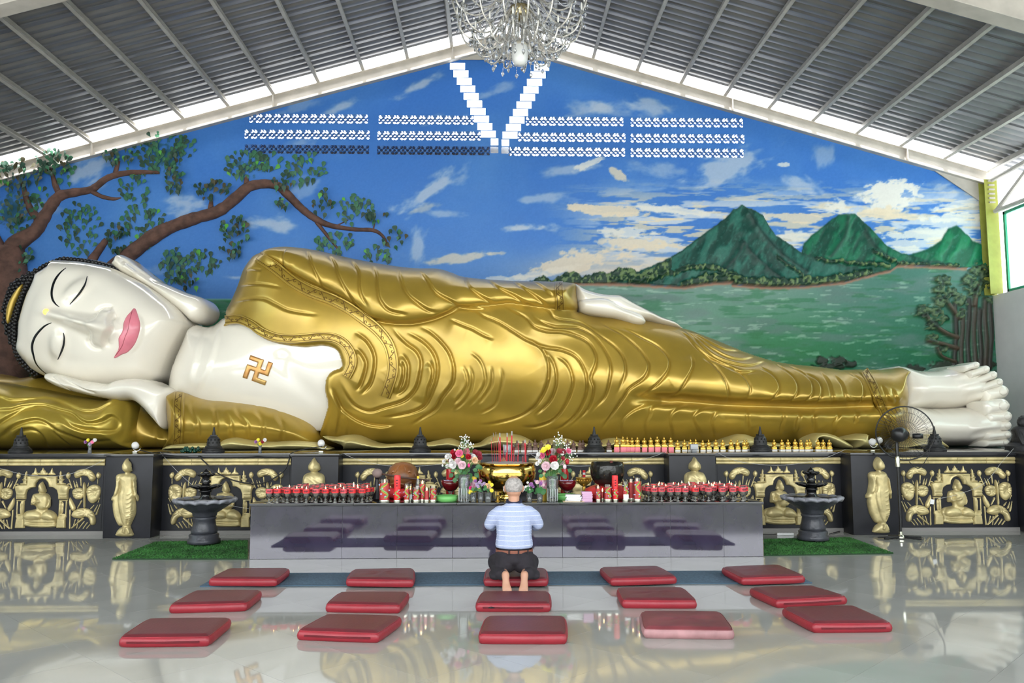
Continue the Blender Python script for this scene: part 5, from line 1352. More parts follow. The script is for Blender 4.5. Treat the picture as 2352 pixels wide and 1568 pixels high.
for (a, b), cpx in zip(PAN, CTR):
    xa, xb = px_x(a, YR), px_x(b, YR)
    pn = P_(MB().box(max(xa, X_L + .02) + .02, min(xb, X_R - .02) - .02, Y_PANEL - 0.004, Y_PANEL + .02, 0.06, Z_PLAT - .17).build('relief_panel', M_blk, smooth=False))
    xc = px_x(cpx, YR, 1130)
    for nm, me, mir in RELIEF_PARTS:
        for sg in ((1, -1) if mir else (1,)):
            o = bpy.data.objects.new(nm, me); COL.objects.link(o)
            o.scale = (sg, 1, 1); o.location = (xc - sg * xc0, -0.004, 0); o.parent = pn
            o.matrix_parent_inverse = Matrix.Translation(-Vector(plinth.location)) @ Matrix.Translation(Vector(plinth.location))
    xa, xb = max(xa, X_L + .02), min(xb, X_R - .02)
    for (zz, r) in ((Z_PLAT - .098, .027), (Z_PLAT - .145, .022)):
        n = 4; w = (xb - xa) / n
        for k in range(n):
            P_(MB().tube([(xa + k * w + .002, Y_PANEL, zz), (xa + (k + 1) * w - .002, Y_PANEL, zz)], r, 10).build('gold_moulding', M_rel))
# standing figures and seated half figures on the pilasters
def drape(s_):
    s_.inflate(Q([(1750, 220), (1820, 140), (1880, 220), (1880, 310), (1820, 335), (1755, 310)]), .05, .05)
    s_.inflate(Q([(1700, 400), (1880, 380), (1880, 560), (1900, 700), (1880, 900), (1850, 1060), (1760, 1080), (1700, 900), (1680, 700), (1720, 560)]), .03, .1)
    for k in range(7):
        y = 620 + k * 62; s_.fold(Q([(1900 - 4 * k, y - 40), (1850, y + 20), (1790 - 3 * k, y + 45)]), .012, 1.4, 1)
    for k in range(4): s_.fold(Q([(1700 + 14 * k, 560), (1690 + 12 * k, 760), (1730 + 10 * k, 960)]), .010, 1.4, 1)
    for k in range(6): s_.ridge(Q([(1840, 900 + 28 * k), (1870, 890 + 28 * k), (1895, 875 + 28 * k)]), .012, 1)
    s_.ridge(Q([(1665, 420), (1660, 560), (1620, 680)]), .025, 3); s_.ridge(Q([(1920, 420), (1935, 560), (1955, 690)]), .025, 3)
    s_.fold(Q([(1700, 420), (1690, 560), (1650, 680)]), .05, 1.6, 1, dn=1.0, dw=.8); s_.fold(Q([(1890, 420), (1900, 560), (1930, 690)]), .05, 1.6, -1, dn=1.0, dw=.8); s_.ridge(Q([(1775, 1110), (1770, 1160), (1750, 1200)]), .03, 3); s_.ridge(Q([(1830, 1110), (1840, 1160), (1850, 1210)]), .03, 3); s_.ridge(Q([(1800, 1000), (1800, 1080)]), -.03, 2)
    s_.bump(*Q([(1820, 270)])[0], 2, 4, 0, .02)
stand_me = piece([(1820, 132), (1852, 172), (1882, 220), (1887, 310), (1862, 328), (1856, 345), (1902, 356), (1937, 392), (1952, 480), (1958, 600), (1977, 690), (1972, 746), (1948, 742), (1938, 700), (1940, 900), (1905, 1000), (1868, 1080), (1862, 1100), (1888, 1170), (1892, 1240), (1665, 1242), (1660, 1182), (1700, 1132), (1745, 1100), (1690, 1092), (1622, 960), (1600, 800), (1608, 748), (1585, 740), (1590, 690), (1620, 640), (1650, 500), (1650, 400), (1692, 356), (1784, 344), (1752, 314), (1740, 250), (1765, 178)], .075, .05, .006, f=drape, Y=Y_PILASTER + .004)
xs0 = px_x(1770 / Zs, Y_PILASTER)
for k, px in ((1, 286), (5, 2013)):
    o = bpy.data.objects.new('standing_figure', stand_me); COL.objects.link(o); o.parent = pil_objs[[i for i in range(len(pil_objs))][0]] if False else pil_objs[k - (7 - len(pil_objs)) if len(pil_objs) < 7 else k]
    o.location = (px_x(px, Y_PILASTER) - xs0, -.002, 0)
def bust(s_):
    s_.inflate([(711, 1068), (724, 1052), (737, 1068), (737, 1079), (724, 1084), (712, 1079)], .05, .05); s_.inflate([(703, 1092), (724, 1086), (745, 1092), (744, 1125), (724, 1135), (704, 1125)], .06, .1)
    s_.inflate([(682, 1165), (700, 1150), (724, 1155), (748, 1150), (766, 1165), (764, 1184), (724, 1190), (684, 1184)], .07, .08)
    s_.fold([(708, 1090), (720, 1105), (735, 1118)], .012, 2, 1); s_.fold([(714, 1088), (728, 1102), (744, 1112)], .01, 2, 1); s_.ridge([(701, 1095), (700, 1120), (704, 1140)], .03, 4); s_.ridge([(747, 1095), (748, 1120), (744, 1140)], .03, 4); s_.bump(724, 1074, 1.4, 3, 0, .02)
s_ = Sculpt([(724, 1050), (731, 1060), (737, 1067), (738, 1078), (732, 1083), (742, 1087), (748, 1094), (750, 1110), (752, 1135), (762, 1152), (768, 1172), (764, 1188), (724, 1192), (684, 1188), (680, 1172), (686, 1152), (696, 1135), (697, 1110), (699, 1094), (706, 1087), (716, 1083), (710, 1078), (711, 1067), (717, 1060)], Y_PILASTER + .004, .07, .05, .007); bust(s_)
ob = s_.build('seated_figure', M_rel, None, skirt=.04); bust_me = ob.data; bpy.data.objects.remove(ob)
xb0 = px_x(724, Y_PILASTER)
for k, px in ((2, 722), (3, 1158), (4, 1597)):
    o = bpy.data.objects.new('seated_figure', bust_me); COL.objects.link(o); o.parent = pil_objs[k - (7 - len(pil_objs)) if len(pil_objs) < 7 else k]
    o.location = (px_x(px, Y_PILASTER) - xb0, -.002, 0)

# ================================================================== ALTAR TABLE
M_gran = mat('polished_dark_granite', (0.036, 0.030, 0.056), 0.05, noise=0.2, nscale=5, ior=1.95)
TX0, TX1 = float(atz(571, 1285, 0)[0]), float(atz(1752, 1277, 0)[0])
Y_T0 = 0.5 * (float(atz(571, 1285, 0)[1]) + float(atz(1752, 1277, 0)[1])); TD = 1.35
Z_T = float(at(1160, 1154, Y_T0)[2])
table = empty('altar_table', ((TX0 + TX1) / 2, Y_T0, 0), 'long low altar table clad in polished dark granite slabs', 'altar table')
TC = Vector(table.location)
def T_(o): return set_parent(o, table)
T_(MB().box(TX0 + .03, TX1 - .03, Y_T0 + .02, Y_T0 + TD, 0, Z_T - .03).build('core', M_blk, smooth=False))
edges = [571, 786, 912, 1040, 1168, 1292, 1417, 1540, 1662, 1752]
xs = [px_x(p, Y_T0, 1220) for p in edges]; xs[0] = TX0; xs[-1] = TX1
for a, b in zip(xs[:-1], xs[1:]):
    T_(MB().box(a + .0012, b - .0012, Y_T0, Y_T0 + .02, 0.002, Z_T - .03, .0015).build('front_slab', M_gran, smooth=False))
for x in (TX0, TX1 - .02): T_(MB().box(x, x + .02, Y_T0 + .021, Y_T0 + TD, 0.002, Z_T - .03).build('side_slab', M_gran, smooth=False))
n = 5; w = (TX1 - TX0 + .03) / n
for k in range(n): T_(MB().box(TX0 - .015 + k * w + .0008, TX0 - .015 + (k + 1) * w - .0008, Y_T0 - .015, Y_T0 + TD, Z_T - .03, Z_T, .004).build('top_slab', M_slab))

# ---------------- shared looks
def glass(name, col, rough=.02, alpha=.25):
    """thin clear glass: mostly see-through with a glossy skin"""
    m = bpy.data.materials.new(name); m.use_nodes = True; N = m.node_tree.nodes; L = m.node_tree.links
    N.remove(N['Principled BSDF'])
    t = N.new('ShaderNodeBsdfTransparent'); t.inputs[0].default_value = (*col, 1)
    g = N.new('ShaderNodeBsdfGlossy'); g.inputs['Roughness'].default_value = rough; g.inputs[0].default_value = (1, 1, 1, 1)
    d = N.new('ShaderNodeBsdfDiffuse'); d.inputs[0].default_value = (*[c * .8 for c in col], 1)
    lw = N.new('ShaderNodeLayerWeight'); lw.inputs[0].default_value = .35
    m1 = N.new('ShaderNodeMixShader'); m1.inputs[0].default_value = alpha
    L.new(t.outputs[0], m1.inputs[1]); L.new(d.outputs[0], m1.inputs[2])
    m2 = N.new('ShaderNodeMixShader'); L.new(lw.outputs['Fresnel'], m2.inputs[0]); L.new(m1.outputs[0], m2.inputs[1]); L.new(g.outputs[0], m2.inputs[2])
    L.new(m2.outputs[0], N['Material Output'].inputs[0])
    return m
G_clear = glass('clear_glass', (.86, .90, .90), alpha=.12)
G_thin = glass('thin_candle_glass', (.97, .97, .97), alpha=.03)
G_dark = glass('smoky_lamp_glass', (.62, .62, .58), alpha=.15)
G_red = glass('red_glass', (.75, .03, .04), alpha=.65)
M_oil = mat('amber_lamp_oil', (.55, .27, .03), .15, alpha=1)
M_redl = mat('red_paper_label', (.80, .045, .05), .5, noise=.2, nscale=40)
M_pinkl = mat('faded_red_label', (.72, .09, .11), .5, noise=.2, nscale=40)
M_ink = mat('dark_print', (.05, .01, .02), .6)
M_flame = mat('candle_flame', (1, .7, .3), .5, emit=(1.0, .62, .22), estr=5)
M_wax = mat('red_wax', (.72, .018, .025), .4)
M_brass = mat('polished_brass', (.72, .50, .13), .13, metal=1.0, noise=.12, nscale=4)
M_gilt = mat('gilt_plastic', (.70, .44, .08), .28, metal=.7)
M_steel = mat('tin_base', (.66, .66, .55), .25, metal=.9)
M_wht = mat('white_paper', (.78, .78, .78), .7)
M_grn = mat('green_leafage', (.035, .14, .04), .5, noise=.4, nscale=8)
M_stemg = mat('green_stalk', (.09, .22, .06), .5)

# ---------------- oil lamps: stemmed glasses with paper labels
LH_ = 0.158
def lamp_proto(label_mat, lit):
    root = empty('oil_lamp')
    MB().lathe([(.002, .0), (.032, .001), (.034, .006), (.015, .013), (.010, .022), (.014, .033), (.011, .044), (.009, .050), (.020, .058), (.032, .070), (.0385, .088), (.039, LH_), (.036, LH_), (.0355, .09), (.028, .074), (.018, .062), (.002, .060)], 14).build('glass', G_dark, root, 'all')
    MB().lathe([(.002, .064), (.018, .066), (.029, .077), (.0348, .092), (.0348, .142), (.002, .142)], 12).build('oil', M_oil, root)
    MB().lathe([(.0392, .108), (.0398, .110), (.0398, .154), (.0392, .156)], 14, close=False).build('paper_label', label_mat, root)
    b = MB()
    for dx, z0, z1 in ((-.020, .124, .140), (-.011, .120, .144), (-.002, .124, .139), (.007, .120, .144), (.016, .124, .141)):
        b.box(dx - .003, dx + .003, -math.sqrt(.0402 ** 2 - dx * dx) - .0004, -math.sqrt(.0402 ** 2 - dx * dx) + .002, z0, z1)
    o = b.build('print', M_ink, root, smooth=False); o['kind'] = 'stuff'
    MB().lathe([(.0385, LH_ - .003), (.0395, LH_), (.0385, LH_ + .002)], 14, close=False).build('rim', G_clear, root)
    if lit:
        MB().lathe([(.001, .143), (.0058, .152), (.0052, .162), (.0008, .182)], 8).build('flame', M_flame, root)
    return root
PRO = [lamp_proto(M_redl, False), lamp_proto(M_redl, True), lamp_proto(M_pinkl, False), lamp_proto(M_pinkl, True)]
PUSED = [0, 0, 0, 0]
ORD = ['first', 'second', 'third', 'fourth', 'fifth', 'sixth', 'seventh', 'eighth', 'ninth', 'tenth', 'eleventh', 'twelfth', 'thirteenth', 'fourteenth', 'fifteenth', 'sixteenth', 'seventeenth', 'eighteenth', 'nineteenth', 'twentieth'] + ['twenty-' + w for w in ('first', 'second', 'third', 'fourth', 'fifth')]
def put_lamp(k, x, y, lab, grp):
    o = PRO[k] if not PUSED[k] else copy_tree(PRO[k]); PUSED[k] = 1
    o.location = (x, y, Z_T); o.rotation_euler = (0, 0, random.uniform(-.25, .25)); o.scale = [random.uniform(.97, 1.03)] * 3
    tag(o, lab, 'oil lamp', grp)
# left block of lamps: rows run back from the edge, each row shifted to the right
fr = [617, 638, 660, 681, 704, 726, 747, 769, 790, 810, 832]
ox = [px_x(p, Y_T0 + .06, 1150) for p in fr]
for r in range(8):
    for i, x in enumerate(ox):
        xx = x + r * .034 + random.uniform(-.006, .006); yy = Y_T0 + .06 + r * .108 + random.uniform(-.008, .008)
        if r >= 6 and i in (1, 8): continue
        if r >= 3 and xx > px_x(925, Y_T0 + .62, 1100) - .38: continue
        lit = random.random() < .25
        k = (1 if lit else 0) + (2 if random.random() < .35 else 0)
        if r == 0 and i in (0, 5): k = 2
        put_lamp(k, xx, yy, ('lit' if lit else 'unlit') + f' red-labelled oil lamp, {ORD[i]} from the table end, {ORD[r]} row, fish-drum side', 'oil lamps in the block by the wooden fish drum')
# right block, less regular
RR = [(1502, 1518, 1540, 1553, 1566, 1596, 1628, 1659, 1682, 1704), (1490, 1510, 1548, 1572, 1590, 1615, 1640, 1664, 1690, 1712), (1480, 1500, 1528, 1552, 1580, 1604, 1636, 1660, 1684, 1708), (1490, 1514, 1540, 1560, 1584, 1610, 1634, 1656, 1680), (1500, 1520, 1546, 1570, 1590, 1618, 1642, 1664), (1516, 1540, 1560, 1584, 1606, 1630, 1654, 1676), (1520, 1546, 1566, 1590, 1612, 1626, 1640)]
for r, row in enumerate(RR):
    Yr = Y_T0 + .075 + r * .12
    last = -99
    for ip, p in enumerate(row):
        x = px_x(p, Yr, 1140) + random.uniform(-.008, .008)
        if x - last < .084: x = last + .084
        last = x
        lit = random.random() < .42
        k = (1 if lit else 0) + (2 if random.random() < .6 else 0)
        put_lamp(k, x, Yr + random.uniform(-.012, .012), ('lit' if lit else 'unlit') + f' red-labelled oil lamp, {ORD[len(row) - 1 - ip]} from the table end, {ORD[r]} row, black-bowl side', 'oil lamps in the block by the black bowl')
for k in range(4):
    if not PUSED[k]:
        for ch in list(PRO[k].children): bpy.data.objects.remove(ch)
        bpy.data.objects.remove(PRO[k])

# ---------------- glass candles printed with dragons
def dragon(root, r, z0, z1, seed):
    """a winding green and gold dragon with blue clouds, as thin raised print on the glass"""
    rg = random.Random(seed)
    M_dg = mat('green_dragon_print', (.20, .38, .10), .4); M_do = mat('gold_dragon_print', (.80, .42, .05), .4); M_bl = mat('blue_cloud_print', (.35, .48, .80), .4)
    def onc(a, z): return (r * 1.012 * math.sin(a), -r * 1.012 * math.cos(a), z)
    for mm, ph, wd in ((M_dg, 0.0, .17), (M_do, .55, .09)):
        pts = [onc(.62 * math.sin(t * 7.5 + ph) + .1, z0 + (z1 - z0) * (.06 + .88 * t)) for t in np.linspace(0, 1, 22)]
        MB().tube(pts, [r * wd * (.4 + .8 * math.sin(math.pi * min(1, t * .9 + .12))) for t in np.linspace(0, 1, 22)], 5).build('dragon_print', mm, root)
    for k in range(6):
        a = rg.uniform(-1.1, 1.1); z = z0 + (z1 - z0) * rg.uniform(.1, .95)
        MB().ball(onc(a, z), r * .2, 8, 5, (1, .25, .7)).build('cloud_print', M_bl, root)
def candle(px, py, r, h, lab, style='dragon', lit=True, top=.16, dy=0.0, seed=1):
    Yc = Y_T0 + .06 + dy
    x = px_x(px, Yc, 1150)
    root = empty('glass_candle', (x, Yc, Z_T), lab, 'candle', 'glass votive candles on the altar')
    MB().lathe([(r * .96, 0), (r, .003), (r, .028), (r * .98, .032)], 18).build('tin_base', M_steel, root)
    if style == 'photo':
        MB().lathe([(r * .99, .03), (r, .033), (r, h * .52), (r * .99, h * .52 + .004)], 18).build('printed_wax', M_wax, root)
        MB().lathe([(r * .98, h * .53), (r, h * .54), (r, h - .02), (r * .96, h)], 18, close=False).build('red_sleeve', M_redl, root)
        b = MB()
        for zz in (h * .62, h * .72, h * .82): b.ball((0, -r * .97, zz), r * .3, 8, 5, (1, .3, .6))
        o = b.build('print', M_ink, root); o['kind'] = 'stuff'
        dragon(root, r, .035, h * .5, seed)
    else:
        MB().lathe([(r * .96, .03), (r * .97, .033), (r * .97, h * (1 - top)), (r * .9, h * (1 - top) + .002)], 18).build('red_wax', M_wax, root)
        MB().lathe([(r, .03), (r, h), (r * .93, h), (r * .93, .04)], 18, close=False).build('glass_tube', G_thin, root)
        if style == 'dragon': dragon(root, r, .04, h * .92, seed)
        if style == 'note':
            dragon(root, r, .075, h * .92, seed)
            MB().box(-r * .85, r * .85, -r * 1.06, -r * 1.03, .032, .085).build('paper_note', M_wht, root, smooth=False)
        if style == 'small': dragon(root, r, .04, h * .75, seed)
    if lit:
        MB().lathe([(.001, h * (1 - top) + .003), (.007, h * (1 - top) + .014), (.005, h * (1 - top) + .026), (.001, h * (1 - top) + .044)], 8).build('flame', M_flame, root)
    return root
k_ = Y_T0 / F_PX
def C_(px, w, ytop, ybase, lab, **kw):
    dy = max(0.0, (1154 - ybase) * .017)
    return candle(px, 0, w / 2 * k_, (ybase - ytop) * k_, lab, dy=dy, **kw)
C_(883, 24, 1103, 1155, 'widest red dragon candle next to the lamp block', seed=3)
C_(912, 15, 1093, 1154, 'tall red candle with a plain sleeve above a dragon print', style='photo', lit=False, seed=5)
C_(934, 13, 1112, 1154, 'slim dragon candle beside the candle with a white note', seed=7, top=.3)
C_(942, 12, 1108, 1149, 'slim red candle half behind another, white note on it', style='note', seed=9, top=.35)
C_(956, 16, 1120, 1154, 'short broad dragon candle below the yellow-capped bottle', seed=11, lit=False)
C_(970, 14, 1103, 1151, 'tall lit dragon candle right of the yellow-capped bottle', seed=13)
C_(980, 11, 1121, 1154, 'slim plain red lit candle', style='plain', seed=15, top=.22)
C_(995, 15, 1117, 1154, 'dragon candle nearest the green dish and first red bowl', seed=17, lit=False)
C_(1374, 11, 1119, 1154, 'small lit red candle in front of the black bowl', style='small', seed=21)
C_(1384, 8, 1124, 1148, 'tiny red candle in the second line before the black bowl', style='plain', seed=22)
C_(1396, 17, 1115, 1154, 'dragon candle in front of the black bowl with gold tin', seed=23, lit=False)
C_(1413, 14, 1093, 1152, 'tallest candle in front of the black bowl, red sleeve', style='photo', lit=False, seed=25)
C_(1437, 14, 1108, 1154, 'candle with a white paper note in front of the black bowl', style='note', seed=27, top=.3, lit=False)
C_(1450, 14, 1098, 1147, 'plain red lit candle behind the dragon candle by the lamps', style='plain', seed=29)
C_(1464, 17, 1101, 1155, 'tall lit dragon candle at the edge of the lamp block', seed=31)

# ---------------- wooden fish drum on a red cushion
def lump(name, prof, seg, m, par, sy=1.0):
    return MB().lathe(prof, seg).build(name, m, par, 'all')
M_wood = mat('carved_brown_wood', (.20, .075, .022), .38, noise=.45, nscale=5, bump=.5, bscale=12)
M_redc = mat('red_satin', (.62, .035, .04), .4, noise=.15, nscale=4)
Yd = Y_T0 + .62; xd = px_x(925, Yd, 1100)
drum = empty('wooden_fish_drum', (xd, Yd, Z_T + .12), 'large carved brown wooden fish drum on a red cushion', 'drum')
R = 37 * Yd / F_PX; zc = float(at(925, 1098, Yd)[2]) - Z_T - .12
MB().lathe([(.02, .0), (R * .7, .01), (R * .95, zc * .6), (R * 1.0, zc), (R * .97, zc + R * .3), (R * .8, zc + R * .68), (R * .45, zc + R * .93), (.01, zc + R)], 26).build('body', M_wood, drum, 'all')
for sx in (-1, 1):
    b = MB()
    b.tube([(sx * R * (.1 + .5 * t), -R * math.sqrt(max(0.05, 1 - (.1 + .5 * t) ** 2 - (.75 - .45 * t) ** 2)) - .004, zc + R * (.75 - .45 * t) + .02 * math.sin(t * 9)) for t in np.linspace(0, 1, 9)], [.006 + .012 * math.sin(t * 3) for t in np.linspace(0, 1, 9)], 6)
    b.build('carved_scroll', M_wood, drum)
    MB().tube([(sx * (R * .8 + .03 * math.cos(a)) * .9, -R * .55, zc + .03 + .035 * math.sin(a)) for a in np.linspace(0, 5.2, 10)], .009, 6).build('carved_scroll', M_wood, drum)
MB().tube([(-R * .6 + i * R * 1.2 / 10, -math.sqrt(max(.001, (R * .99) ** 2 - (-R * .6 + i * R * .12) ** 2)) , zc - R * .22 - .012 * math.cos(i)) for i in range(11)], .014, 6).build('carved_lip', M_wood, drum)
cu = empty('drum_cushion', (xd, Yd, Z_T), 'round red satin cushion under the wooden fish drum', 'cushion')
MB().lathe([(.05, 0), (R * .9, .004), (R * 1.02, .04), (R * 1.02, .085), (R * .9, .118), (.05, .119)], 26).build('pad', M_redc, cu, 'all')
MB().lathe([(R * 1.0, .058), (R * 1.035, .062), (R * 1.0, .068)], 26, close=False).build('piping', M_redc, cu)
ml = empty('drum_mallet', (xd - R - .1, Yd - .2, Z_T), 'wooden drum mallet with a grey ball head', 'mallet')
z_m = float(at(884, 1084, Yd)[2]) - Z_T
MB().ball((0.02, 0, z_m), .055, 14, 9, (1.1, 1, 1)).build('ball_head', mat('grey_brown_felt', (.22, .16, .15), .8), ml)
MB().tube([(.06, 0, z_m - .005), (.3, -.12, z_m - .04), (R * 2 + .25, -.16, z_m - .075)], .012, 8).build('handle', mat('dark_wood', (.06, .03, .02), .45), ml)
MB().lathe([(.05, 0), (.06, .01), (.045, .05), (.02, .1), (.018, z_m - .07), (.035, z_m - .05)], 12, (0.02, 0, 0)).build('rest', mat('black_stand', (.015, .015, .02), .4), ml)

# ---------------- black bowl gong on its red cushion
Yb = Y_T0 + .45; xb_ = px_x(1395, Yb, 1090); RB = 39 * Yb / F_PX
zb0 = float(at(1395, 1114, Yb)[2]) - Z_T; hb = float(at(1395, 1062, Yb)[2]) - Z_T - zb0
cu = empty('gong_cushion', (xb_, Yb, Z_T), 'wide red satin cushion under the black bowl gong', 'cushion')
MB().lathe([(.05, 0), (RB * 1.2, .004), (RB * 1.36, zb0 * .35), (RB * 1.3, zb0 * .72), (RB * .9, zb0 * .97), (.05, zb0 * .97)], 28).build('pad', M_redc, cu, 'all')
MB().lathe([(RB * 1.34, zb0 * .33), (RB * 1.385, zb0 * .37), (RB * 1.34, zb0 * .41)], 28, close=False).build('piping', M_redc, cu)
M_gong = mat('black_lacquered_bronze', (.018, .018, .016), .16, metal=.3, noise=.3, nscale=5, bump=.2, bscale=20)
bw = empty('bowl_gong', (xb_, Yb, Z_T + zb0), 'large black bronze bowl gong with a striker inside', 'bowl')
MB().lathe([(.02, 0), (RB * .55, .003), (RB * .82, hb * .15), (RB * .97, hb * .42), (RB * 1.0, hb * .6), (RB * .97, hb * .85), (RB * .93, hb), (RB * .90, hb), (RB * .93, hb * .8), (RB * .93, hb * .5), (RB * .7, hb * .15), (.02, .02)], 32).build('shell', M_gong, bw, 'all')
MB().lathe([(RB * .905, hb), (RB * .915, hb + .006), (RB * .935, hb)], 32, close=False).build('rim', M_gong, bw)
MB().tube([(.03, .05, .03), (.05, .0, hb + .02)], .018, 10).build('striker', mat('maroon_striker', (.16, .045, .04), .5), bw)

# ---------------- brass incense burner
Yi = Y_T0 + .50; xi = px_x(1164, Yi, 1100); k2 = Yi / F_PX
zt = float(at(1164, 1063, Yi)[2]) - Z_T; zb1 = float(at(1164, 1126, Yi)[2]) - Z_T
ib = empty('incense_burner', (xi, Yi, Z_T), 'big round polished brass incense burner full of red sticks', 'incense burner')
MB().lathe([(24 * k2, 0), (26 * k2, .01), (18 * k2, zb1 * .35), (20 * k2, zb1 * .8), (30 * k2, zb1)], 28).build('foot', M_brass, ib, 'all')
MB().lathe([(30 * k2, zb1), (47 * k2, zb1 + (zt - zb1) * .10), (58 * k2, zb1 + (zt - zb1) * .26), (65 * k2, zb1 + (zt - zb1) * .48), (66.5 * k2, zb1 + (zt - zb1) * .64), (65 * k2, zb1 + (zt - zb1) * .84), (61 * k2, zt - .012)], 40).build('bowl', M_brass, ib, 'all')
MB().lathe([(58 * k2, zt - .016), (64 * k2, zt - .008), (64 * k2, zt + .002), (56 * k2, zt + .004), (56 * k2, zt - .01)], 40).build('rim', M_brass, ib)
MB().lathe([(57 * k2, zt - .003), (40 * k2, zt + .012), (15 * k2, zt + .018), (.004, zt + .02)], 32).build('ash', mat('grey_ash', (.42, .40, .39), .9, noise=.2, nscale=30), ib)
M_inc = mat('red_incense', (.60, .03, .05), .6); M_tip = mat('grey_burnt_tip', (.38, .37, .36), .8)
def stick(px, ytop, ybot, r, lean=0):
    p0 = at(px, ybot, Yi); p1 = at(px - lean, ytop, Yi); ry = random.uniform(-.12, .1)
    a = Vector((p0[0] - xi, ry, zt + .008)); b_ = Vector((p1[0] - xi, ry, p1[2] - Z_T))
    st = MB().tube([a, a.lerp(b_, .86)], r, 8).build('incense_stick', M_inc, ib)
    MB().tube([a.lerp(b_, .86), b_], r * .95, 8).build('burnt_tip', M_tip, st)
for (px, yt, r, ln) in ((1150, 994, .0075, 2), (1165, 994, .0075, 0), (1175, 990, .0085, -1), (1131, 1004, .0022, 3), (1137, 994, .0022, 4), (1141, 992, .0020, 2), (1146, 1005, .003, 1), (1149, 1012, .003, 2), (1156, 1020, .003, 0), (1191, 1010, .0035, 1), (1203, 1010, .003, -1), (1207, 1009, .0045, 1), (1208, 1012, .003, 1), (1179, 1020, .003, -1), (1188, 1043, .003, 0), (1200, 1046, .003, 0), (1183, 1043, .003, 1), (1170, 1040, .003, 0), (1160, 1044, .003, 0), (1163, 1035, .005, 0), (1155, 1042, .003, -1), (1172, 1046, .003, 1)):
    stick(px, yt, 1060, r, ln)

# ================================================================== FLOWERS AND SMALL OFFERINGS ON THE TABLE
def petal_ring(b, c, r, n, tilt, z, w, ph=0.0, axis=None):
    """n cupped petals round an axis"""
    A = axis or Matrix.Identity(3)
    for i in range(n):
        a = 2 * math.pi * i / n + ph
        ca, sa = math.cos(a), math.sin(a)
        pts = []
        for (u, v) in ((.25, -.45), (.25, .45), (.75, -1), (.75, 1), (1.0, -.75), (1.0, .75), (1.12, 0)):
            rad = r * u; h = z + r * tilt * (u ** 1.4); s_ = v * w * r
            p = Vector((ca * rad - sa * s_, sa * rad + ca * s_, h)); pts.append(b.bm.verts.new(A @ p + Vector(c)))
        b.bm.faces.new((pts[0], pts[1], pts[3], pts[2])); b.bm.faces.new((pts[2], pts[3], pts[5], pts[4])); b.bm.faces.new((pts[4], pts[5], pts[6]))
def face_axis(tx, tz): 
    d = Vector((tx, -1.0, tz)).normalized()
    return d.to_track_quat('Z', 'Y').to_matrix()
FM = {}
def fcol(n, c):
    if n not in FM: FM[n] = mat(n + '_petals', c, .55, noise=.12, nscale=30)
    return FM[n]
COLS = dict(pink=(.85, .20, .36), pale=(.84, .60, .66), white=(.82, .80, .78), red=(.42, .01, .025), darkred=(.22, .008, .02), hot=(.75, .03, .22), peach=(.88, .58, .36), yellow=(.86, .72, .05), purple=(.42, .18, .46), lilac=(.55, .42, .62))
def bloom(parent, p, col, kind, s_, rel):
    b = MB(); ax = face_axis(*rel)
    if kind == 'rose':
        petal_ring(b, p, s_, 6, .35, -.1 * s_, .55, 0, ax); petal_ring(b, p, s_ * .78, 5, .8, 0, .6, .5, ax); petal_ring(b, p, s_ * .5, 5, 1.6, 0, .65, .2, ax); petal_ring(b, p, s_ * .28, 4, 3, 0, .7, .8, ax)
        b.ball(p, s_ * .42, 8, 6)
    elif kind == 'carnation':
        for q, (rr, n, t) in enumerate(((1, 9, .1), (.85, 9, .5), (.65, 8, 1.0), (.4, 7, 1.9))): petal_ring(b, p, s_ * rr, n, t, 0, .42, q * .4, ax)
        b.ball(p, s_ * .4, 8, 6)
    elif kind == 'daisy':
        petal_ring(b, p, s_, 14, .12, 0, .2, 0, ax); petal_ring(b, p, s_ * .75, 12, .4, 0, .22, .2, ax); b.ball(p, s_ * .3, 8, 5)
    else:
        b.ball(p, s_, 8, 6, (.8, .8, 1.15))
    nm = {'rose': 'rose', 'carnation': 'carnation', 'daisy': 'chrysanthemum'}.get(kind, 'bud')
    return b.build(nm, fcol(col, COLS[col]), parent)
def leaf_part(parent, p, d, s_):
    s_ *= .62; d = Vector(d).normalized(); side = d.cross(Vector((0, -1, .3))).normalized(); n = side.cross(d)
    b = MB(); P = Vector(p); w = (.02, .32, .42, .3, .0); v = []
    for i, t in enumerate((0, .25, .5, .78, 1.0)):
        for e in (-1, 0, 1):
            v.append(b.bm.verts.new(P + d * (t * s_) + side * (e * w[i] * s_) + n * (abs(e) * .08 * s_ - .15 * s_ * t * t)))
    for i in range(4):
        for e in range(2):
            f = (v[i * 3 + e], v[i * 3 + e + 1], v[i * 3 + e + 4], v[i * 3 + e + 3])
            b.bm.faces.new(f)
    return b.build('leaf', M_grn, parent, 'all')
def breath(parent, px, py, Yv, spread, n, base):
    """a spray of tiny white blossoms on hair-thin stalks"""
    b = MB(); st = MB()
    for _ in range(n):
        q = at(px + random.gauss(0, spread * .8), py + random.gauss(0, spread), Yv + random.uniform(-.05, .05)); l = Vector(q) - Vector(parent.location)
        b.ball(l, .0085, 6, 4); m_ = l.lerp(base, .45) + Vector((random.uniform(-.01, .01), 0, .01)); st.tube([l, m_, base], .0012, 3)
    o = b.build('tiny_blossoms', fcol('white', COLS['white']), parent); o['kind'] = 'stuff'
    o = st.build('fine_stalks', M_stemg, parent); o['kind'] = 'stuff'
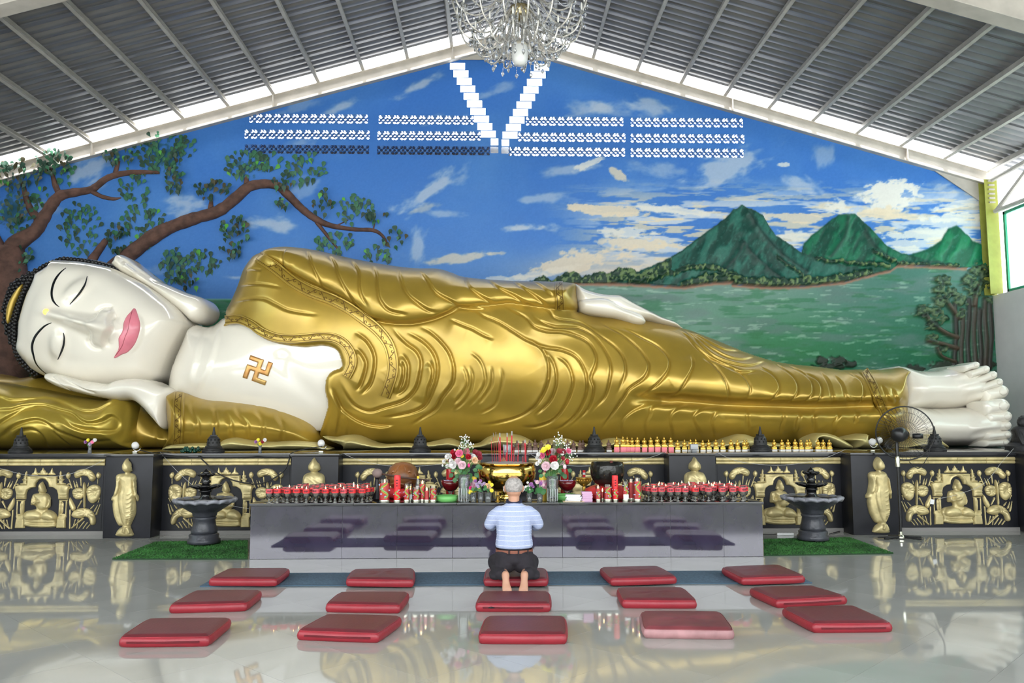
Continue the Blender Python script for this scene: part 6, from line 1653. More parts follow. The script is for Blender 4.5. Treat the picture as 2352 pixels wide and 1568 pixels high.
def bouquet(cx_px, Yv, vase_top, vase_px, flowers, label, scale, origin, leaves, sprays):
    base = at(cx_px, vase_top, Yv)
    root = empty('flower_bouquet', (base[0], base[1], base[2]), label, 'flowers')
    B0 = Vector(root.location)
    for (X, Yq, col, kind, s_) in flowers:
        px, py = origin[0] + X / scale, origin[1] + Yq / scale
        q = at(px, py, Yv + random.uniform(-.10, .05)); l = Vector(q) - B0
        bloom(root, l, col, kind, s_, ((px - cx_px) / 60, (vase_top - py) / 120))
        MB().tube([l, l * .5 + Vector((0, 0, .02)), Vector((random.uniform(-.01, .01), 0, -.03)), Vector((random.uniform(-.025, .025), random.uniform(-.02, .02), -.20))], .0032, 6).build('stem', M_stemg, root)
    for (X, Yq, dx, dz, s_) in leaves:
        q = at(origin[0] + X / scale, origin[1] + Yq / scale, Yv + random.uniform(-.08, .04)); l = Vector(q) - B0
        leaf_part(root, l, (dx, random.uniform(-.5, .1), dz), s_)
    for (px, py, sp, n) in sprays: breath(root, px, py, Yv, sp, n, Vector((0, 0, .02)))
    return root
def cut_glass_vase(px, ytop, ybase, wt, wb, Yv, label):
    k = Yv / F_PX; h = (ybase - ytop) * k; x = px_x(px, Yv, ybase)
    root = empty('crystal_vase', (x, Yv, Z_T), label, 'vase')
    prof = [(wb * k / 2 * .96, 0), (wb * k / 2, .006)]
    b = MB(); seg = 24
    P = [(wb / 2 * k, .004), (wb / 2 * k * 1.02, h * .2), (wb / 2 * k * .98, h * .45), (wt / 2 * k * .95, h * .8), (wt / 2 * k, h), (wt / 2 * k * .9, h), (wt / 2 * k * .85, h * .8), (wb / 2 * k * .86, h * .45), (wb / 2 * k * .84, .03), (.002, .025)]
    b.lathe(P, seg); b.build('body', G_clear, root, 'all')
    for i in range(12):
        a = 2 * math.pi * i / 12
        MB().tube([(math.cos(a) * r_, math.sin(a) * r_, z_) for r_, z_ in ((wb / 2 * k, .01), (wb / 2 * k * 1.02, h * .3), (wb / 2 * k, h * .5))], .0022, 5).build('cut_facet', mat('bright_glass_edge', (.75, .80, .80), .08, spec=1), root)
    MB().lathe([(.002, .03), (wb / 2 * k * .82, .03), (wb / 2 * k * .84, h * .62), (.002, h * .62)], 16).build('water', glass('water', (.80, .86, .80), alpha=.10) if 'water' not in bpy.data.materials else bpy.data.materials['water'], root)
    MB().lathe([(wb * .53 * k, 0), (wb * .53 * k, .008), (.002, .009)], 16).build('foot', G_clear, root)
    return root
YV = Y_T0 + .10
S6 = 6.533
cut_glass_vase(1066, 1094, 1156, 28, 25, YV, 'cut crystal vase before the burner, holding the bouquet with more pink roses')
cut_glass_vase(1269, 1098, 1156, 28, 24, YV, 'cut crystal vase next to the white booklets, holding the bouquet with yellow')
bouquet(1066, YV, 1094, 0, [(360, 400, 'pink', 'rose', .042), (465, 370, 'pink', 'rose', .036), (420, 462, 'pale', 'rose', .038), (402, 575, 'pale', 'rose', .044), (262, 572, 'white', 'carnation', .044), (345, 515, 'pale', 'rose', .036), (235, 510, 'white', 'carnation', .026), (272, 388, 'red', 'carnation', .038), (268, 450, 'red', 'carnation', .034), (495, 450, 'red', 'rose', .032), (502, 580, 'hot', 'bud', .020),
    (590, 502, 'peach', 'rose', .036), (570, 455, 'white', 'carnation', .034), (600, 385, 'darkred', 'daisy', .036), (655, 405, 'darkred', 'daisy', .034), (662, 455, 'darkred', 'daisy', .036), (180, 448, 'white', 'carnation', .030), (215, 440, 'white', 'carnation', .026), (130, 515, 'white', 'carnation', .022), (108, 578, 'white', 'bud', .013), (180, 588, 'white', 'carnation', .024), (340, 365, 'yellow', 'carnation', .022), (225, 500, 'darkred', 'daisy', .03), (400, 440, 'yellow', 'daisy', .02), (290, 350, 'white', 'bud', .016)],
    'bouquet with pink roses and white carnations, beside the green dish', S6, (1000, 980), [(300, 640, -1, -.4, .09), (270, 700, -.8, -.7, .10), (340, 700, -.3, -1, .10), (430, 660, .2, -1, .09), (500, 690, .5, -.9, .11), (520, 760, .2, -1, .10), (560, 640, 1, -.2, .10), (600, 600, 1, .1, .11), (640, 590, 1, -.6, .10), (380, 620, -.1, -1, .09), (300, 760, -.2, -1, .10), (480, 620, .3, -.6, .08), (590, 690, .7, -.8, .11)],
    [(1069, 1010, 8, 34), (1060, 1028, 8, 18), (1080, 1022, 6, 14)])
bouquet(1269, YV, 1098, 0, [(1600, 435, 'pink', 'rose', .036), (1630, 340, 'yellow', 'daisy', .032), (1690, 305, 'yellow', 'daisy', .034), (1605, 370, 'yellow', 'daisy', .028), (1682, 382, 'red', 'rose', .040), (1765, 375, 'pale', 'rose', .038), (1770, 488, 'red', 'rose', .044), (1706, 535, 'peach', 'rose', .046), (1660, 590, 'pale', 'rose', .048), (1790, 580, 'white', 'carnation', .046), (1850, 545, 'pale', 'rose', .034), (1940, 598, 'pale', 'bud', .026), (1650, 645, 'hot', 'bud', .022),
    (1825, 420, 'white', 'carnation', .026), (1900, 392, 'white', 'carnation', .026), (1860, 362, 'darkred', 'daisy', .034), (1925, 368, 'darkred', 'daisy', .032), (1820, 405, 'darkred', 'daisy', .03), (1915, 470, 'darkred', 'daisy', .026), (1995, 365, 'pink', 'rose', .030), (1978, 520, 'red', 'bud', .030), (1545, 412, 'white', 'carnation', .024), (1535, 462, 'white', 'carnation', .026), (1530, 552, 'white', 'carnation', .024), (1568, 512, 'white', 'carnation', .022), (1900, 545, 'pale', 'rose', .024)],
    'bouquet with yellow chrysanthemums and a red rose, beside the booklets', S6, (1000, 980), [(1620, 720, -1, -.4, .09), (1690, 690, -.5, -1, .10), (1780, 700, .1, -1, .10), (1800, 720, .1, -1, .10), (1880, 680, .7, -.8, .10), (1920, 700, .5, -1, .11), (1980, 640, .8, -.3, .10), (1600, 650, -.8, -.3, .08), (1740, 660, 0, -1, .08), (1850, 640, .5, -.8, .09)],
    [(1284, 1012, 9, 32), (1302, 1028, 7, 18), (1310, 1045, 8, 22)])
# low glasses of flowers
def posy(px, ytop, ybase, w, label, fl, dark=True):
    Yp = Y_T0 + .07; k = Yp / F_PX; h = (ybase - ytop) * k; r = w / 2 * k; x = px_x(px, Yp, ybase)
    root = empty('flower_glass', (x, Yp, Z_T), label, 'flower glass')
    MB().lathe([(r * .85, 0), (r * .9, .008), (r, h), (r * .93, h), (r * .84, .014), (.002, .012)], 16).build('tumbler', G_clear, root, 'all')
    MB().lathe([(.002, .014), (r * .82, .014), (r * .9, h * .8), (.002, h * .8)], 14).build('tinted_water', mat('dark_green_water', (.006, .055, .045), .1), root)
    for (fx, fy, col, kind, s_) in fl:
        q = at(fx, fy, Yp + random.uniform(-.02, .04)); l = Vector(q) - Vector(root.location)
        bloom(root, l, col, kind, s_, ((fx - px) / 30, .3)); MB().tube([l, Vector((0, 0, h)), Vector((0, 0, .03))], .0028, 5).build('stem', M_stemg, root)
    for _ in range(5): leaf_part(root, (random.uniform(-r, r), random.uniform(-r, 0), h * random.uniform(.95, 1.4)), (random.uniform(-1, 1), -.3, random.uniform(.1, .9)), random.uniform(.05, .075))
    return root
posy(1087, 1134, 1156, 15, 'short glass with yellow chrysanthemums near the first crystal vase', [(1080, 1129, 'yellow', 'daisy', .028), (1086, 1127, 'yellow', 'daisy', .026), (1081, 1120, 'hot', 'rose', .018), (1074, 1124, 'darkred', 'daisy', .026), (1076, 1107, 'purple', 'carnation', .02), (1072, 1112, 'purple', 'carnation', .018)])
posy(1104, 1133, 1156, 14, 'short glass with lilac sprays between two other flower glasses', [(1095, 1112, 'lilac', 'carnation', .02), (1101, 1108, 'lilac', 'carnation', .018), (1098, 1117, 'lilac', 'carnation', .018), (1106, 1113, 'lilac', 'carnation', .018), (1100, 1122, 'white', 'carnation', .015), (1104, 1104, 'purple', 'carnation', .016), (1092, 1104, 'purple', 'carnation', .018), (1100, 1124, 'yellow', 'daisy', .016)])
posy(1121, 1134, 1156, 17, 'short glass with a peach rose beside the kneeling person', [(1120, 1118, 'peach', 'rose', .040), (1129, 1113, 'yellow', 'daisy', .022), (1129, 1126, 'yellow', 'daisy', .022), (1124, 1107, 'yellow', 'carnation', .016), (1112, 1110, 'lilac', 'carnation', .018)])
posy(1216, 1136, 1156, 13, 'short glass with lilac flowers beside the person, near the burner', [(1220, 1112, 'purple', 'carnation', .022), (1214, 1116, 'white', 'carnation', .016), (1208, 1118, 'white', 'carnation', .016), (1224, 1117, 'purple', 'carnation', .018), (1212, 1108, 'white', 'carnation', .013), (1216, 1124, 'white', 'carnation', .014)])
posy(1240, 1136, 1156, 14, 'short glass with big green leaves near the second crystal vase', [(1234, 1107, 'pale', 'carnation', .022), (1242, 1110, 'purple', 'carnation', .022), (1247, 1113, 'pale', 'carnation', .02), (1229, 1104, 'purple', 'bud', .012)])
for dx, dz in ((-.6, 1), (.2, 1), (.9, .7), (.5, .2), (-.2, .6)): leaf_part(bpy.data.objects['flower_glass.004'], (0.01 * dx, -.03, .10), (dx, -.3, dz), .12)
# red glass bowls on crystal stems with a tall candle behind each
M_amb = mat('dark_amber_wax', (.22, .05, .02), .25)
for px, lab, cpx in ((1035, 'dark red glass bowl on a crystal stem above the first green dish', 1034), (1302, 'dark red glass bowl on a crystal stem behind the white booklets', 1297)):
    Yr = Y_T0 + .50; k = Yr / F_PX; x = px_x(px, Yr, 1110)
    zr = float(at(px, 1103, Yr)[2]) - Z_T
    root = empty('red_offering_bowl', (x, Yr, Z_T), lab, 'bowl')
    MB().lathe([(8 * k, 0), (9 * k, .006), (4 * k, .02), (3.4 * k, zr * .26), (5 * k, zr * .33), (6 * k, zr * .4)], 14).build('stem', G_clear, root, 'all')
    MB().lathe([(6 * k, zr * .4), (13 * k, zr * .5), (19.5 * k, zr * .72), (23 * k, zr), (22 * k, zr), (18 * k, zr * .74), (.003, zr * .46)], 24).build('bowl', mat('deep_red_glass', (.13, .005, .008), .08, coat=.5), root, 'all')
    b = MB()
    for i in range(12): b.ball((random.uniform(-14, 14) * k, random.uniform(-14, 10) * k, zr * .97), .013, 6, 4)
    o = b.build('petals', fcol('lilac', COLS['lilac']), root); o['kind'] = 'stuff'
    xc_ = px_x(cpx, Yr + .26, 1090); z1 = float(at(cpx, 1077, Yr + .26)[2]) - Z_T
    c = empty('pillar_candle', (xc_, Yr + .26, Z_T), 'tall amber pillar candle behind the ' + ('first' if px < 1100 else 'second') + ' red bowl ' + ('by the green dish' if px < 1100 else 'by the booklets'), 'candle')
    MB().lathe([(.044, 0), (.045, .004), (.045, z1 - .03), (.042, z1 - .03)], 16).build('wax', M_amb, c); MB().lathe([(.049, 0), (.049, z1), (.046, z1), (.046, .004)], 16, close=False).build('glass_sleeve', G_red, c)
# green dishes
for px, lab, w in ((1026, 'round green dish in front of the red bowl by the candles', 51), (1300, 'round green dish partly behind the white booklets', 46)):
    Yg = Y_T0 + (.17 if px < 1100 else .27); k = Yg / F_PX; x = px_x(px, Yg, 1145)
    root = empty('green_dish', (x, Yg, Z_T), lab, 'dish'); M_gd = mat('green_plastic', (.16, .48, .13), .35)
    r = w / 2 * k
    MB().lathe([(r * .8, 0), (r * .92, .004), (r, .03), (r, .062), (r * .96, .064), (r * .94, .036), (.003, .03)], 28).build('dish', M_gd, root, 'all'); MB().lathe([(r * .99, .06), (r * 1.03, .064), (r * .98, .069)], 28, close=False).build('rim', M_gd, root)
# tins with yellow lids
for px, lab in ((1086, 'yellow-topped tin behind the lilac flower glass'), (1247, 'yellow-topped tin between the leafy glass and the crystal vase')):
    Yt = Y_T0 + .24; k = Yt / F_PX; x = px_x(px, Yt, 1120); zt_ = float(at(px, 1094, Yt)[2]) - Z_T
    root = empty('offering_tin', (x, Yt, Z_T), lab, 'tin')
    MB().lathe([(8.5 * k, 0), (8.8 * k, .004), (8.8 * k, zt_ * .5), (8.6 * k, zt_ * .5)], 18).build('body', mat('gold_tin', (.62, .40, .06), .3, metal=.4), root)
    MB().lathe([(9 * k, zt_ * .5), (9 * k, zt_ * .86)], 18, close=False).build('label_band', mat('pink_white_print', (.78, .62, .66), .5, noise=.5, nscale=30, color2=(.6, .12, .25)), root)
    MB().lathe([(8.8 * k, zt_ * .86), (8.8 * k, zt_ * .95), (8 * k, zt_), (.003, zt_)], 18).build('lid', mat('yellow_plastic', (.85, .60, .04), .4), root)
# paper piles
Yq = Y_T0 + .09; k = Yq / F_PX; x = px_x(1317, Yq, 1150)
card = MB().box(-24 * k, 24 * k, -.06, .10, 0, .006, .001).build('tan_card', mat('tan_card', (.55, .42, .26), .7)); card.location = (x, Yq, Z_T); tag(card, 'flat tan card under the white booklets', 'card')
for i in range(7):
    o = MB().box(-17 * k, 17 * k, -.05, .06, 0, .0095, .002).build('booklet', M_wht); o.location = (x + random.uniform(-.012, .012), Yq + random.uniform(-.006, .006), Z_T + .0065 + i * .0105); o.rotation_euler = (0, 0, random.uniform(-.2, .2))
    tag(o, ('topmost' if i == 6 else ('lowest' if i == 0 else ('second', 'third', 'fourth', 'fifth', 'sixth')[i - 1] + ' from the bottom')) + ' white booklet in the pile on the tan card', 'booklet', 'white booklets on the card')
x = px_x(1348, Yq + .02, 1150)
pk = mat('pink_paper', (.68, .42, .60), .7)
for i in range(9):
    o = MB().box(-11.5 * k, 11.5 * k, -.05, .06, 0, .0115, .002).build('paper_packet', pk); o.location = (x + random.uniform(-.005, .005), Yq + .02, Z_T + .001 + i * .0122); o.rotation_euler = (0, 0, random.uniform(-.06, .06))
    tag(o, ('topmost' if i == 8 else ('lowest' if i == 0 else ('second', 'third', 'fourth', 'fifth', 'sixth', 'seventh', 'eighth')[i - 1] + ' from the bottom')) + ' pink paper packet in the stack beside the booklets', 'paper packet', 'pink paper packets')
# pierced gilt offering stand, bottle, number ornament
Yo = Y_T0 + .84; k = Yo / F_PX; x = px_x(1341, Yo, 1110); z1 = float(at(1341, 1096, Yo)[2]) - Z_T
root = empty('gilt_offering_stand', (x, Yo, Z_T), 'pierced gilt offering stand left of the black bowl gong', 'offering stand')
MB().lathe([(10 * k, 0), (11 * k, .01), (7 * k, .025), (3 * k, .05), (4 * k, z1 * .45), (3 * k, z1 * .5), (9 * k, z1 * .6), (13 * k, z1 * .68)], 18).build('stem', M_gilt, root)
MB().lathe([(12.5 * k, z1 * .66), (16 * k, z1 * .75), (16.5 * k, z1 * .92), (15 * k, z1 * .92), (14.5 * k, z1 * .76), (.003, z1 * .68)], 22).build('cup', M_gilt, root); MB().lathe([(16 * k, z1 * .92), (18.5 * k, z1 * .95), (18.5 * k, z1), (15 * k, z1)], 22).build('rim', M_gilt, root)
for i in range(16):
    a = 2 * math.pi * i / 16; MB().ball((16.6 * k * math.cos(a), 16.6 * k * math.sin(a), z1 * .84), .009, 6, 4, (1, 1, 1.8)).build('pierced_bead', M_gilt, root)
c = empty('striped_candle', (x + .004, Yo, Z_T + z1 * .76), 'red and white striped candle stub in the gilt stand', 'candle')
for i in range(5): MB().lathe([(.017, i * .028), (.017, i * .028 + .027)], 12).build('stripe', M_wax if i % 2 == 0 else M_wht, c)
Yb_ = Y_T0 + .2; x = px_x(960, Yb_, 1120); z1 = float(at(960, 1093, Yb_)[2]) - Z_T
root = empty('plastic_bottle', (x, Yb_, Z_T), 'clear plastic bottle with a yellow cap among the dragon candles', 'bottle')
MB().lathe([(.024, 0), (.026, .006), (.026, z1 * .7), (.020, z1 * .82), (.011, z1 * .9), (.011, z1 * .94), (.002, z1 * .94)], 14).build('body', G_clear, root, 'all'); MB().lathe([(.0262, z1 * .35), (.0262, z1 * .62)], 14, close=False).build('label', mat('barcode_label', (.7, .7, .72), .5, noise=.6, nscale=60, stretch=(1, 1, 6)), root)
MB().lathe([(.013, z1 * .9), (.0135, z1), (.002, z1 + .001)], 14).build('cap', mat('yellow_plastic', (.85, .60, .04), .4), root)
def text_mesh(s, size, depth):
    cu = bpy.data.curves.new('lettering', 'FONT'); cu.body = s; cu.size = size; cu.extrude = depth; cu.align_x = 'CENTER'
    o = bpy.data.objects.new('lettering', cu); COL.objects.link(o); dg = bpy.context.evaluated_depsgraph_get()
    me = bpy.data.meshes.new_from_object(o.evaluated_get(dg)); bpy.data.objects.remove(o); bpy.data.curves.remove(cu); return me
Yn = Y_T0 + .12; root = empty('number_ornament', (px_x(1143, Yn, 1138), Yn, Z_T), 'small gilt 18th ornament beside the kneeling person', 'ornament')
k = Yn / F_PX
MB().lathe([(.026, 0), (.028, .006), (.012, .014), (.012, .05), (.02, .06)], 14).build('stand', M_gilt, root)
for s_, dx, dz, sz in (('18', -.012, .075, .055), ('TH', .028, .1, .022)):
    o = link('lettering', text_mesh(s_, sz, .002), M_gilt, root); o.location = (dx, -.02, dz); o.rotation_euler = (math.pi / 2, 0, 0)

# ================================================================== ON THE PLINTH
M_lava = mat('dark_volcanic_stone', (.022, .022, .023), .55, noise=.3, nscale=14, bump=.3, bscale=40)
stupa_src = None
def make_stupa():
    root = empty('stone_stupa')
    MB().lathe([(.145, 0), (.150, .012), (.150, .03), (.135, .036), (.138, .052), (.122, .058)], 28).build('base', M_lava, root)
    MB().lathe([(.118, .056), (.122, .066), (.108, .074), (.110, .086), (.094, .094)], 28).build('tier', M_lava, root)
    MB().lathe([(.092, .094), (.092, .11), (.086, .15), (.078, .19), (.062, .215), (.05, .222)], 28).build('bell', M_lava, root)
    for r in range(2):
        for i in range(10):
            a = 2 * math.pi * (i + .5 * r) / 10
            MB().lathe([(.011, -.003), (.0125, .002), (.006, .003)], 8, axis='y').build('hole_shade_disc', mat('black_hole_shade', (.004, .004, .004), .9), root).matrix_local = Matrix.Translation((math.sin(a) * (.0865 - .005 * r), -math.cos(a) * (.0865 - .005 * r), .135 + .04 * r)) @ Matrix.Rotation(a, 4, 'Z')  # black discs on the solid bell stand in for shade inside holes
    MB().box(-.042, .042, -.042, .042, .222, .242, .004).build('block', M_lava, root)
    MB().lathe([(.026, .242), (.024, .26), (.016, .30), (.010, .345), (.002, .352)], 14).build('pinnacle', M_lava, root)
    return root
st0 = make_stupa(); k_st = 0
Yst = Y_PANEL + .16
for px, lab in ((47, 'dark stone stupa at the pillow end of the plinth'), (490, 'dark stone stupa in front of the statue sleeve beside green beads'), (965, 'dark stone stupa below the belly, above the wooden fish drum'), (1365, 'dark stone stupa between the brown and the gold figurines'), (1747, 'dark stone stupa standing among the gold figurines'), (2148, 'dark stone stupa beside the fan and the white feet')):
    o = st0 if k_st == 0 else copy_tree(st0); k_st += 1
    o.location = (px_x(px, Yst, 1035), Yst, Z_PLAT); o.rotation_euler = (0, 0, random.uniform(-.3, .3)); tag(o, lab, 'stupa', 'stone stupas along the plinth')
# rows of little figures
def make_mini(fig_mat, throne_mat, pl_mat, ph):
    root = empty('miniature_figure')
    MB().box(-.036, .036, -.028, .028, 0, ph, .002).build('paper_plinth', pl_mat, root)
    MB().box(-.034, .034, -.026, .026, ph, ph + .03, .004).build('throne', throne_mat, root)
    b = MB(); z = ph + .03
    b.lathe([(.033, z), (.036, z + .010), (.028, z + .024), (.019, z + .030)], 14)
    b.lathe([(.019, z + .022), (.021, z + .038), (.024, z + .060), (.018, z + .072), (.008, z + .076)], 14); b.build('body', fig_mat, root, 'all')
    b = MB(); b.ball((0, 0, z + .088), .0135, 10, 7, (1, 1, 1.15)); b.ball((0, 0, z + .105), .006, 8, 5); b.build('head', fig_mat, root)
    for sx in (-1, 1): MB().tube([(sx * .022, 0, z + .066), (sx * .029, -.006, z + .045), (sx * .010, -.022, z + .030)], .0062, 7).build('arm', fig_mat, root)
    return root
M_pinkp = mat('pink_paper_block', (.82, .22, .26), .6, noise=.1, nscale=30); M_whtp = mat('white_paper_block', (.72, .70, .66), .6); M_brown = mat('brown_resin', (.15, .085, .06), .5)
Ym = Y_PANEL + .20
sets = (('miniature_gold_pink', [1400 + X / 3.92 for X in (65, 123, 167, 213, 260, 317, 372, 433, 492, 555)], make_mini(M_gilt, M_gilt, M_pinkp, .062), 'miniature gold seated figure on a pink paper block', 'gold figurines on pink blocks'),
        ('miniature_gold', [1400 + X / 3.92 for X in (613, 678, 730, 780, 840, 897, 958, 1023, 1095, 1157, 1215, 1268, 1425, 1487, 1553, 1613, 1672, 1730, 1780, 1825, 1878, 1930, 1980)], make_mini(M_gilt, M_gilt, M_whtp, .028), 'miniature gold seated figure on a white paper block', 'gold figurines on white blocks'),
        ('miniature_brown', [1100 + X / 3.459 for X in (303, 352, 402, 447, 495, 552, 600, 652, 705, 753, 803, 843, 978, 1033)], make_mini(M_brown, M_brown, M_whtp, .024), 'miniature brown seated figure on the plinth', 'brown figurines'))
for nm, pxs, pr, lab, grp in sets:
    first = True; last = -1e9
    for i, p in enumerate(pxs):
        o = pr if first else copy_tree(pr); first = False
        x = px_x(p, Ym, 1030)
        if abs(p - 1747) < 26 and 'gold' in nm: yy = Ym + .16
        elif abs(p - 1365) < 24: yy = Ym + .2
        else: yy = Ym + (.0 if i % 2 == 0 else .02)
        if x - last < .076: yy += .07
        last = x
        o.location = (x, yy, Z_PLAT); o.rotation_euler = (0, 0, random.uniform(-.15, .15)); o.scale = [random.uniform(.97, 1.05)] * 3
        tag(o, ORD[i] + ' ' + lab + ', counting from the incense burner end', 'figurine', grp)
# spotlights, floodlight, socket box, beads, little vases, dark figure
M_lampw = mat('white_lamp_glass', (.72, .70, .68), .25, noise=.15, nscale=8); M_cable = mat('black_cable', (.01, .01, .01), .5)
for px, py, tilt, lab in ((311, 1024, .5, 'white spotlight lamp on the plinth beside the pillow'), (738, 1019, .2, 'white round spotlight lamp below the statue sleeve'), (2003, 1016, -.5, 'white twin spotlight lamp beside the standing fan')):
    Ys = Y_PANEL + .10; root = empty('spotlight', (px_x(px, Ys, py), Ys, Z_PLAT + .002), lab, 'spotlight'); zc = float(at(px, py, Ys)[2]) - Z_PLAT
    b = MB(); b.lathe([(.018, -.045), (.036, -.035), (.050, 0), (.044, .042), (.016, .05)], 16); o = b.build('lamp_body', M_lampw, root, 'all'); o.location = (0, 0, max(zc, .07)); o.rotation_euler = (1.1, tilt, 0)
    MB().tube([(.02 + .05 * math.cos(a), 0, max(zc, .07) + .05 * math.sin(a) - .02) for a in np.linspace(-2.8, -.3, 8)], .005, 6).build('bracket', M_lampw, root); MB().box(-.03, .03, -.02, .02, 0, .02, .003).build('clip', M_steel, root)
    if px > 1900:
        o = MB().lathe([(.02, -.04), (.04, -.03), (.05, 0), (.02, .05)], 14).build('lamp_body', M_lampw, root, 'all'); o.location = (.1, 0, max(zc, .07) + .03); o.rotation_euler = (1.2, -.8, 0)
root = empty('floodlight', (px_x(1594, Ym - .1, 1030), Ym - .1, Z_PLAT), 'small grey floodlight before the gold figurines', 'floodlight'); M_gry = mat('grey_enamel', (.27, .28, .29), .45)
MB().box(-.055, .055, -.03, .03, .03, .11, .008).build('housing', M_gry, root); MB().box(-.05, .05, -.034, -.03, .04, .095, .002).build('lens', mat('frosted_lens', (.42, .43, .44), .3), root); MB().box(-.03, .03, -.03, .03, 0, .03, .004).build('foot', M_gry, root)
root = empty('socket_box', (px_x(1164, Ym, 1030), Ym, Z_PLAT), 'grey socket box on the plinth behind the incense sticks', 'socket'); MB().box(-.055, .055, -.03, .03, 0, .10, .005).build('box', M_gry, root); MB().box(-.025, .03, -.038, -.03, .03, .08, .004).build('cover', mat('pale_grey_enamel', (.45, .46, .47), .4), root)
root = empty('green_beads', (px_x(437, Yst - .02, 1030), Yst, Z_PLAT), 'heap of shiny dark green prayer beads beside a stupa', 'prayer beads'); M_bead = mat('dark_green_glass_bead', (.006, .05, .03), .12)
for i in range(26):
    a = 2 * math.pi * i / 26; r_ = .085 + .02 * math.sin(i * 2.4)
    MB().ball((r_ * math.cos(a) * 1.2, r_ * math.sin(a) * .5, .022 + (.03 if i % 3 == 0 else 0) + .012 * (i % 2)), .022, 10, 7).build('bead', M_bead, root)
for px, lab, cs in ((206, 'tiny vase of pink and yellow flowers beside the pillow spotlight', ('purple', 'yellow', 'lilac', 'pink', 'white')), (597, 'tiny vase of purple and yellow flowers below the sleeve', ('purple', 'yellow', 'yellow', 'darkred', 'white'))):
    Yl = Y_PANEL + .07; root = empty('bud_vase', (px_x(px, Yl, 1038), Yl, Z_PLAT), lab, 'vase')
    MB().lathe([(.025, 0), (.027, .01), (.02, .05), (.024, .10), (.02, .10), (.016, .05), (.002, .02)], 12).build('glass', glass('smoke_glass', (.5, .52, .55), alpha=.3) if 'smoke_glass' not in bpy.data.materials else bpy.data.materials['smoke_glass'], root, 'all')
    for i, c in enumerate(cs):
        l = Vector((-.055 + .03 * i, -.01, .15 + .03 * math.sin(i * 2.1))); bloom(root, l, c, 'daisy' if i % 2 else 'carnation', .024, (.2 * (i - 2), .3)); MB().tube([l, (0, 0, .08), (0, 0, .03)], .002, 5).build('stem', M_stemg, root)
    for s_ in (-1, 1): leaf_part(root, (0, -.01, .10), (s_ * .8, -.2, .5), .06)
Yk = Y_PANEL + .9; root = empty('guardian_figure', (min(px_x(2352, Yk, 1000), X_R - .35), Yk, Z_PLAT), 'dark stone guardian figure partly cut off beside the white feet', 'figure')
MB().lathe([(.26, 0), (.26, .05), (.22, .07), (.20, .10)], 20).build('base', M_lava, root)
MB().lathe([(.19, .10), (.17, .16), (.15, .22), (.17, .28), (.13, .33), (.07, .36)], 16).build('body', M_lava, root, 'all')
b = MB(); b.ball((-.02, -.03, .40), .085, 12, 8, (1, 1, 1.05)); b.ball((-.08, -.05, .39), .03, 8, 6); b.build('head', M_lava, root, 'all')
for i in range(5): MB().ball((-.03 + .03 * i, .02, .46 + .02 * math.sin(i)), .028, 8, 6).build('mane_curl', M_lava, root)
for s_ in (-1, 1): MB().tube([(s_ * .12, -.06, .28), (s_ * .15, -.14, .18), (s_ * .12, -.17, .08)], .04, 8).build('foreleg', M_lava, root)

# ================================================================== CUSHIONS
M_cush = mat('red_leatherette', (.25, .016, .026), .42, noise=.12, nscale=5, bump=.08, bscale=60)
M_cusht = mat('maroon_leatherette', (.118, .017, .023), .42, noise=.10, nscale=4, bump=.08, bscale=60)
M_fade = mat('faded_rose_leatherette', (.17, .035, .042), .45, noise=.3, nscale=4)
CU = {
 'A1': ((274, 1487), (478, 1485), (531, 1416), (338, 1418)), 'B1': ((683, 1470), (868, 1477), (922, 1412), (748, 1408)), 'C1': ((1101, 1479), (1300, 1480), (1297, 1412), (1117, 1412)), 'D1': ((1480, 1466), (1686, 1469), (1655, 1402), (1472, 1401)), 'E1': ((1869, 1454), (2049, 1452), (1962, 1388), (1797, 1392)),
 'A2': ((389, 1409), (565, 1404), (601, 1353), (446, 1354)), 'B2': ((749, 1406), (917, 1409), (939, 1357), (778, 1358)), 'C2': ((1094, 1405), (1263, 1406), (1261, 1356), (1107, 1356)), 'D2': ((1431, 1397), (1600, 1398), (1570, 1347), (1418, 1347)), 'E2': ((1785, 1397), (1945, 1388), (1866, 1343), (1722, 1347)),
 'A3': ((480, 1349), (634, 1350), (665, 1306), (523, 1307)), 'B3': ((796, 1350), (949, 1352), (950, 1306), (810, 1309)), 'C3': ((1113, 1350), (1257, 1350), (1254, 1306), (1118, 1306)), 'D3': ((1404, 1349), (1554, 1344), (1513, 1301), (1378, 1304)), 'E3': ((1705, 1347), (1849, 1342), (1790, 1298), (1658, 1303))}
colw = {'A': 'leftmost column', 'B': 'second column', 'C': 'middle column', 'D': 'fourth column', 'E': 'rightmost column'}
roww = {'1': 'front row', '2': 'middle row', '3': 'back row'}
extra = {'A1': 'bright red', 'B1': 'red zipped', 'C1': 'smooth red', 'D1': 'faded pinkish', 'E1': 'bright red zipped', 'A2': 'brownish red', 'B2': 'red', 'C2': 'dark red, zip torn open,', 'D2': 'red creased', 'E2': 'dark red scuffed', 'A3': 'dull red', 'B3': 'puckered red', 'C3': 'red', 'D3': 'wrinkled dull red', 'E3': 'dull red dented'}
TH_ = 0.078
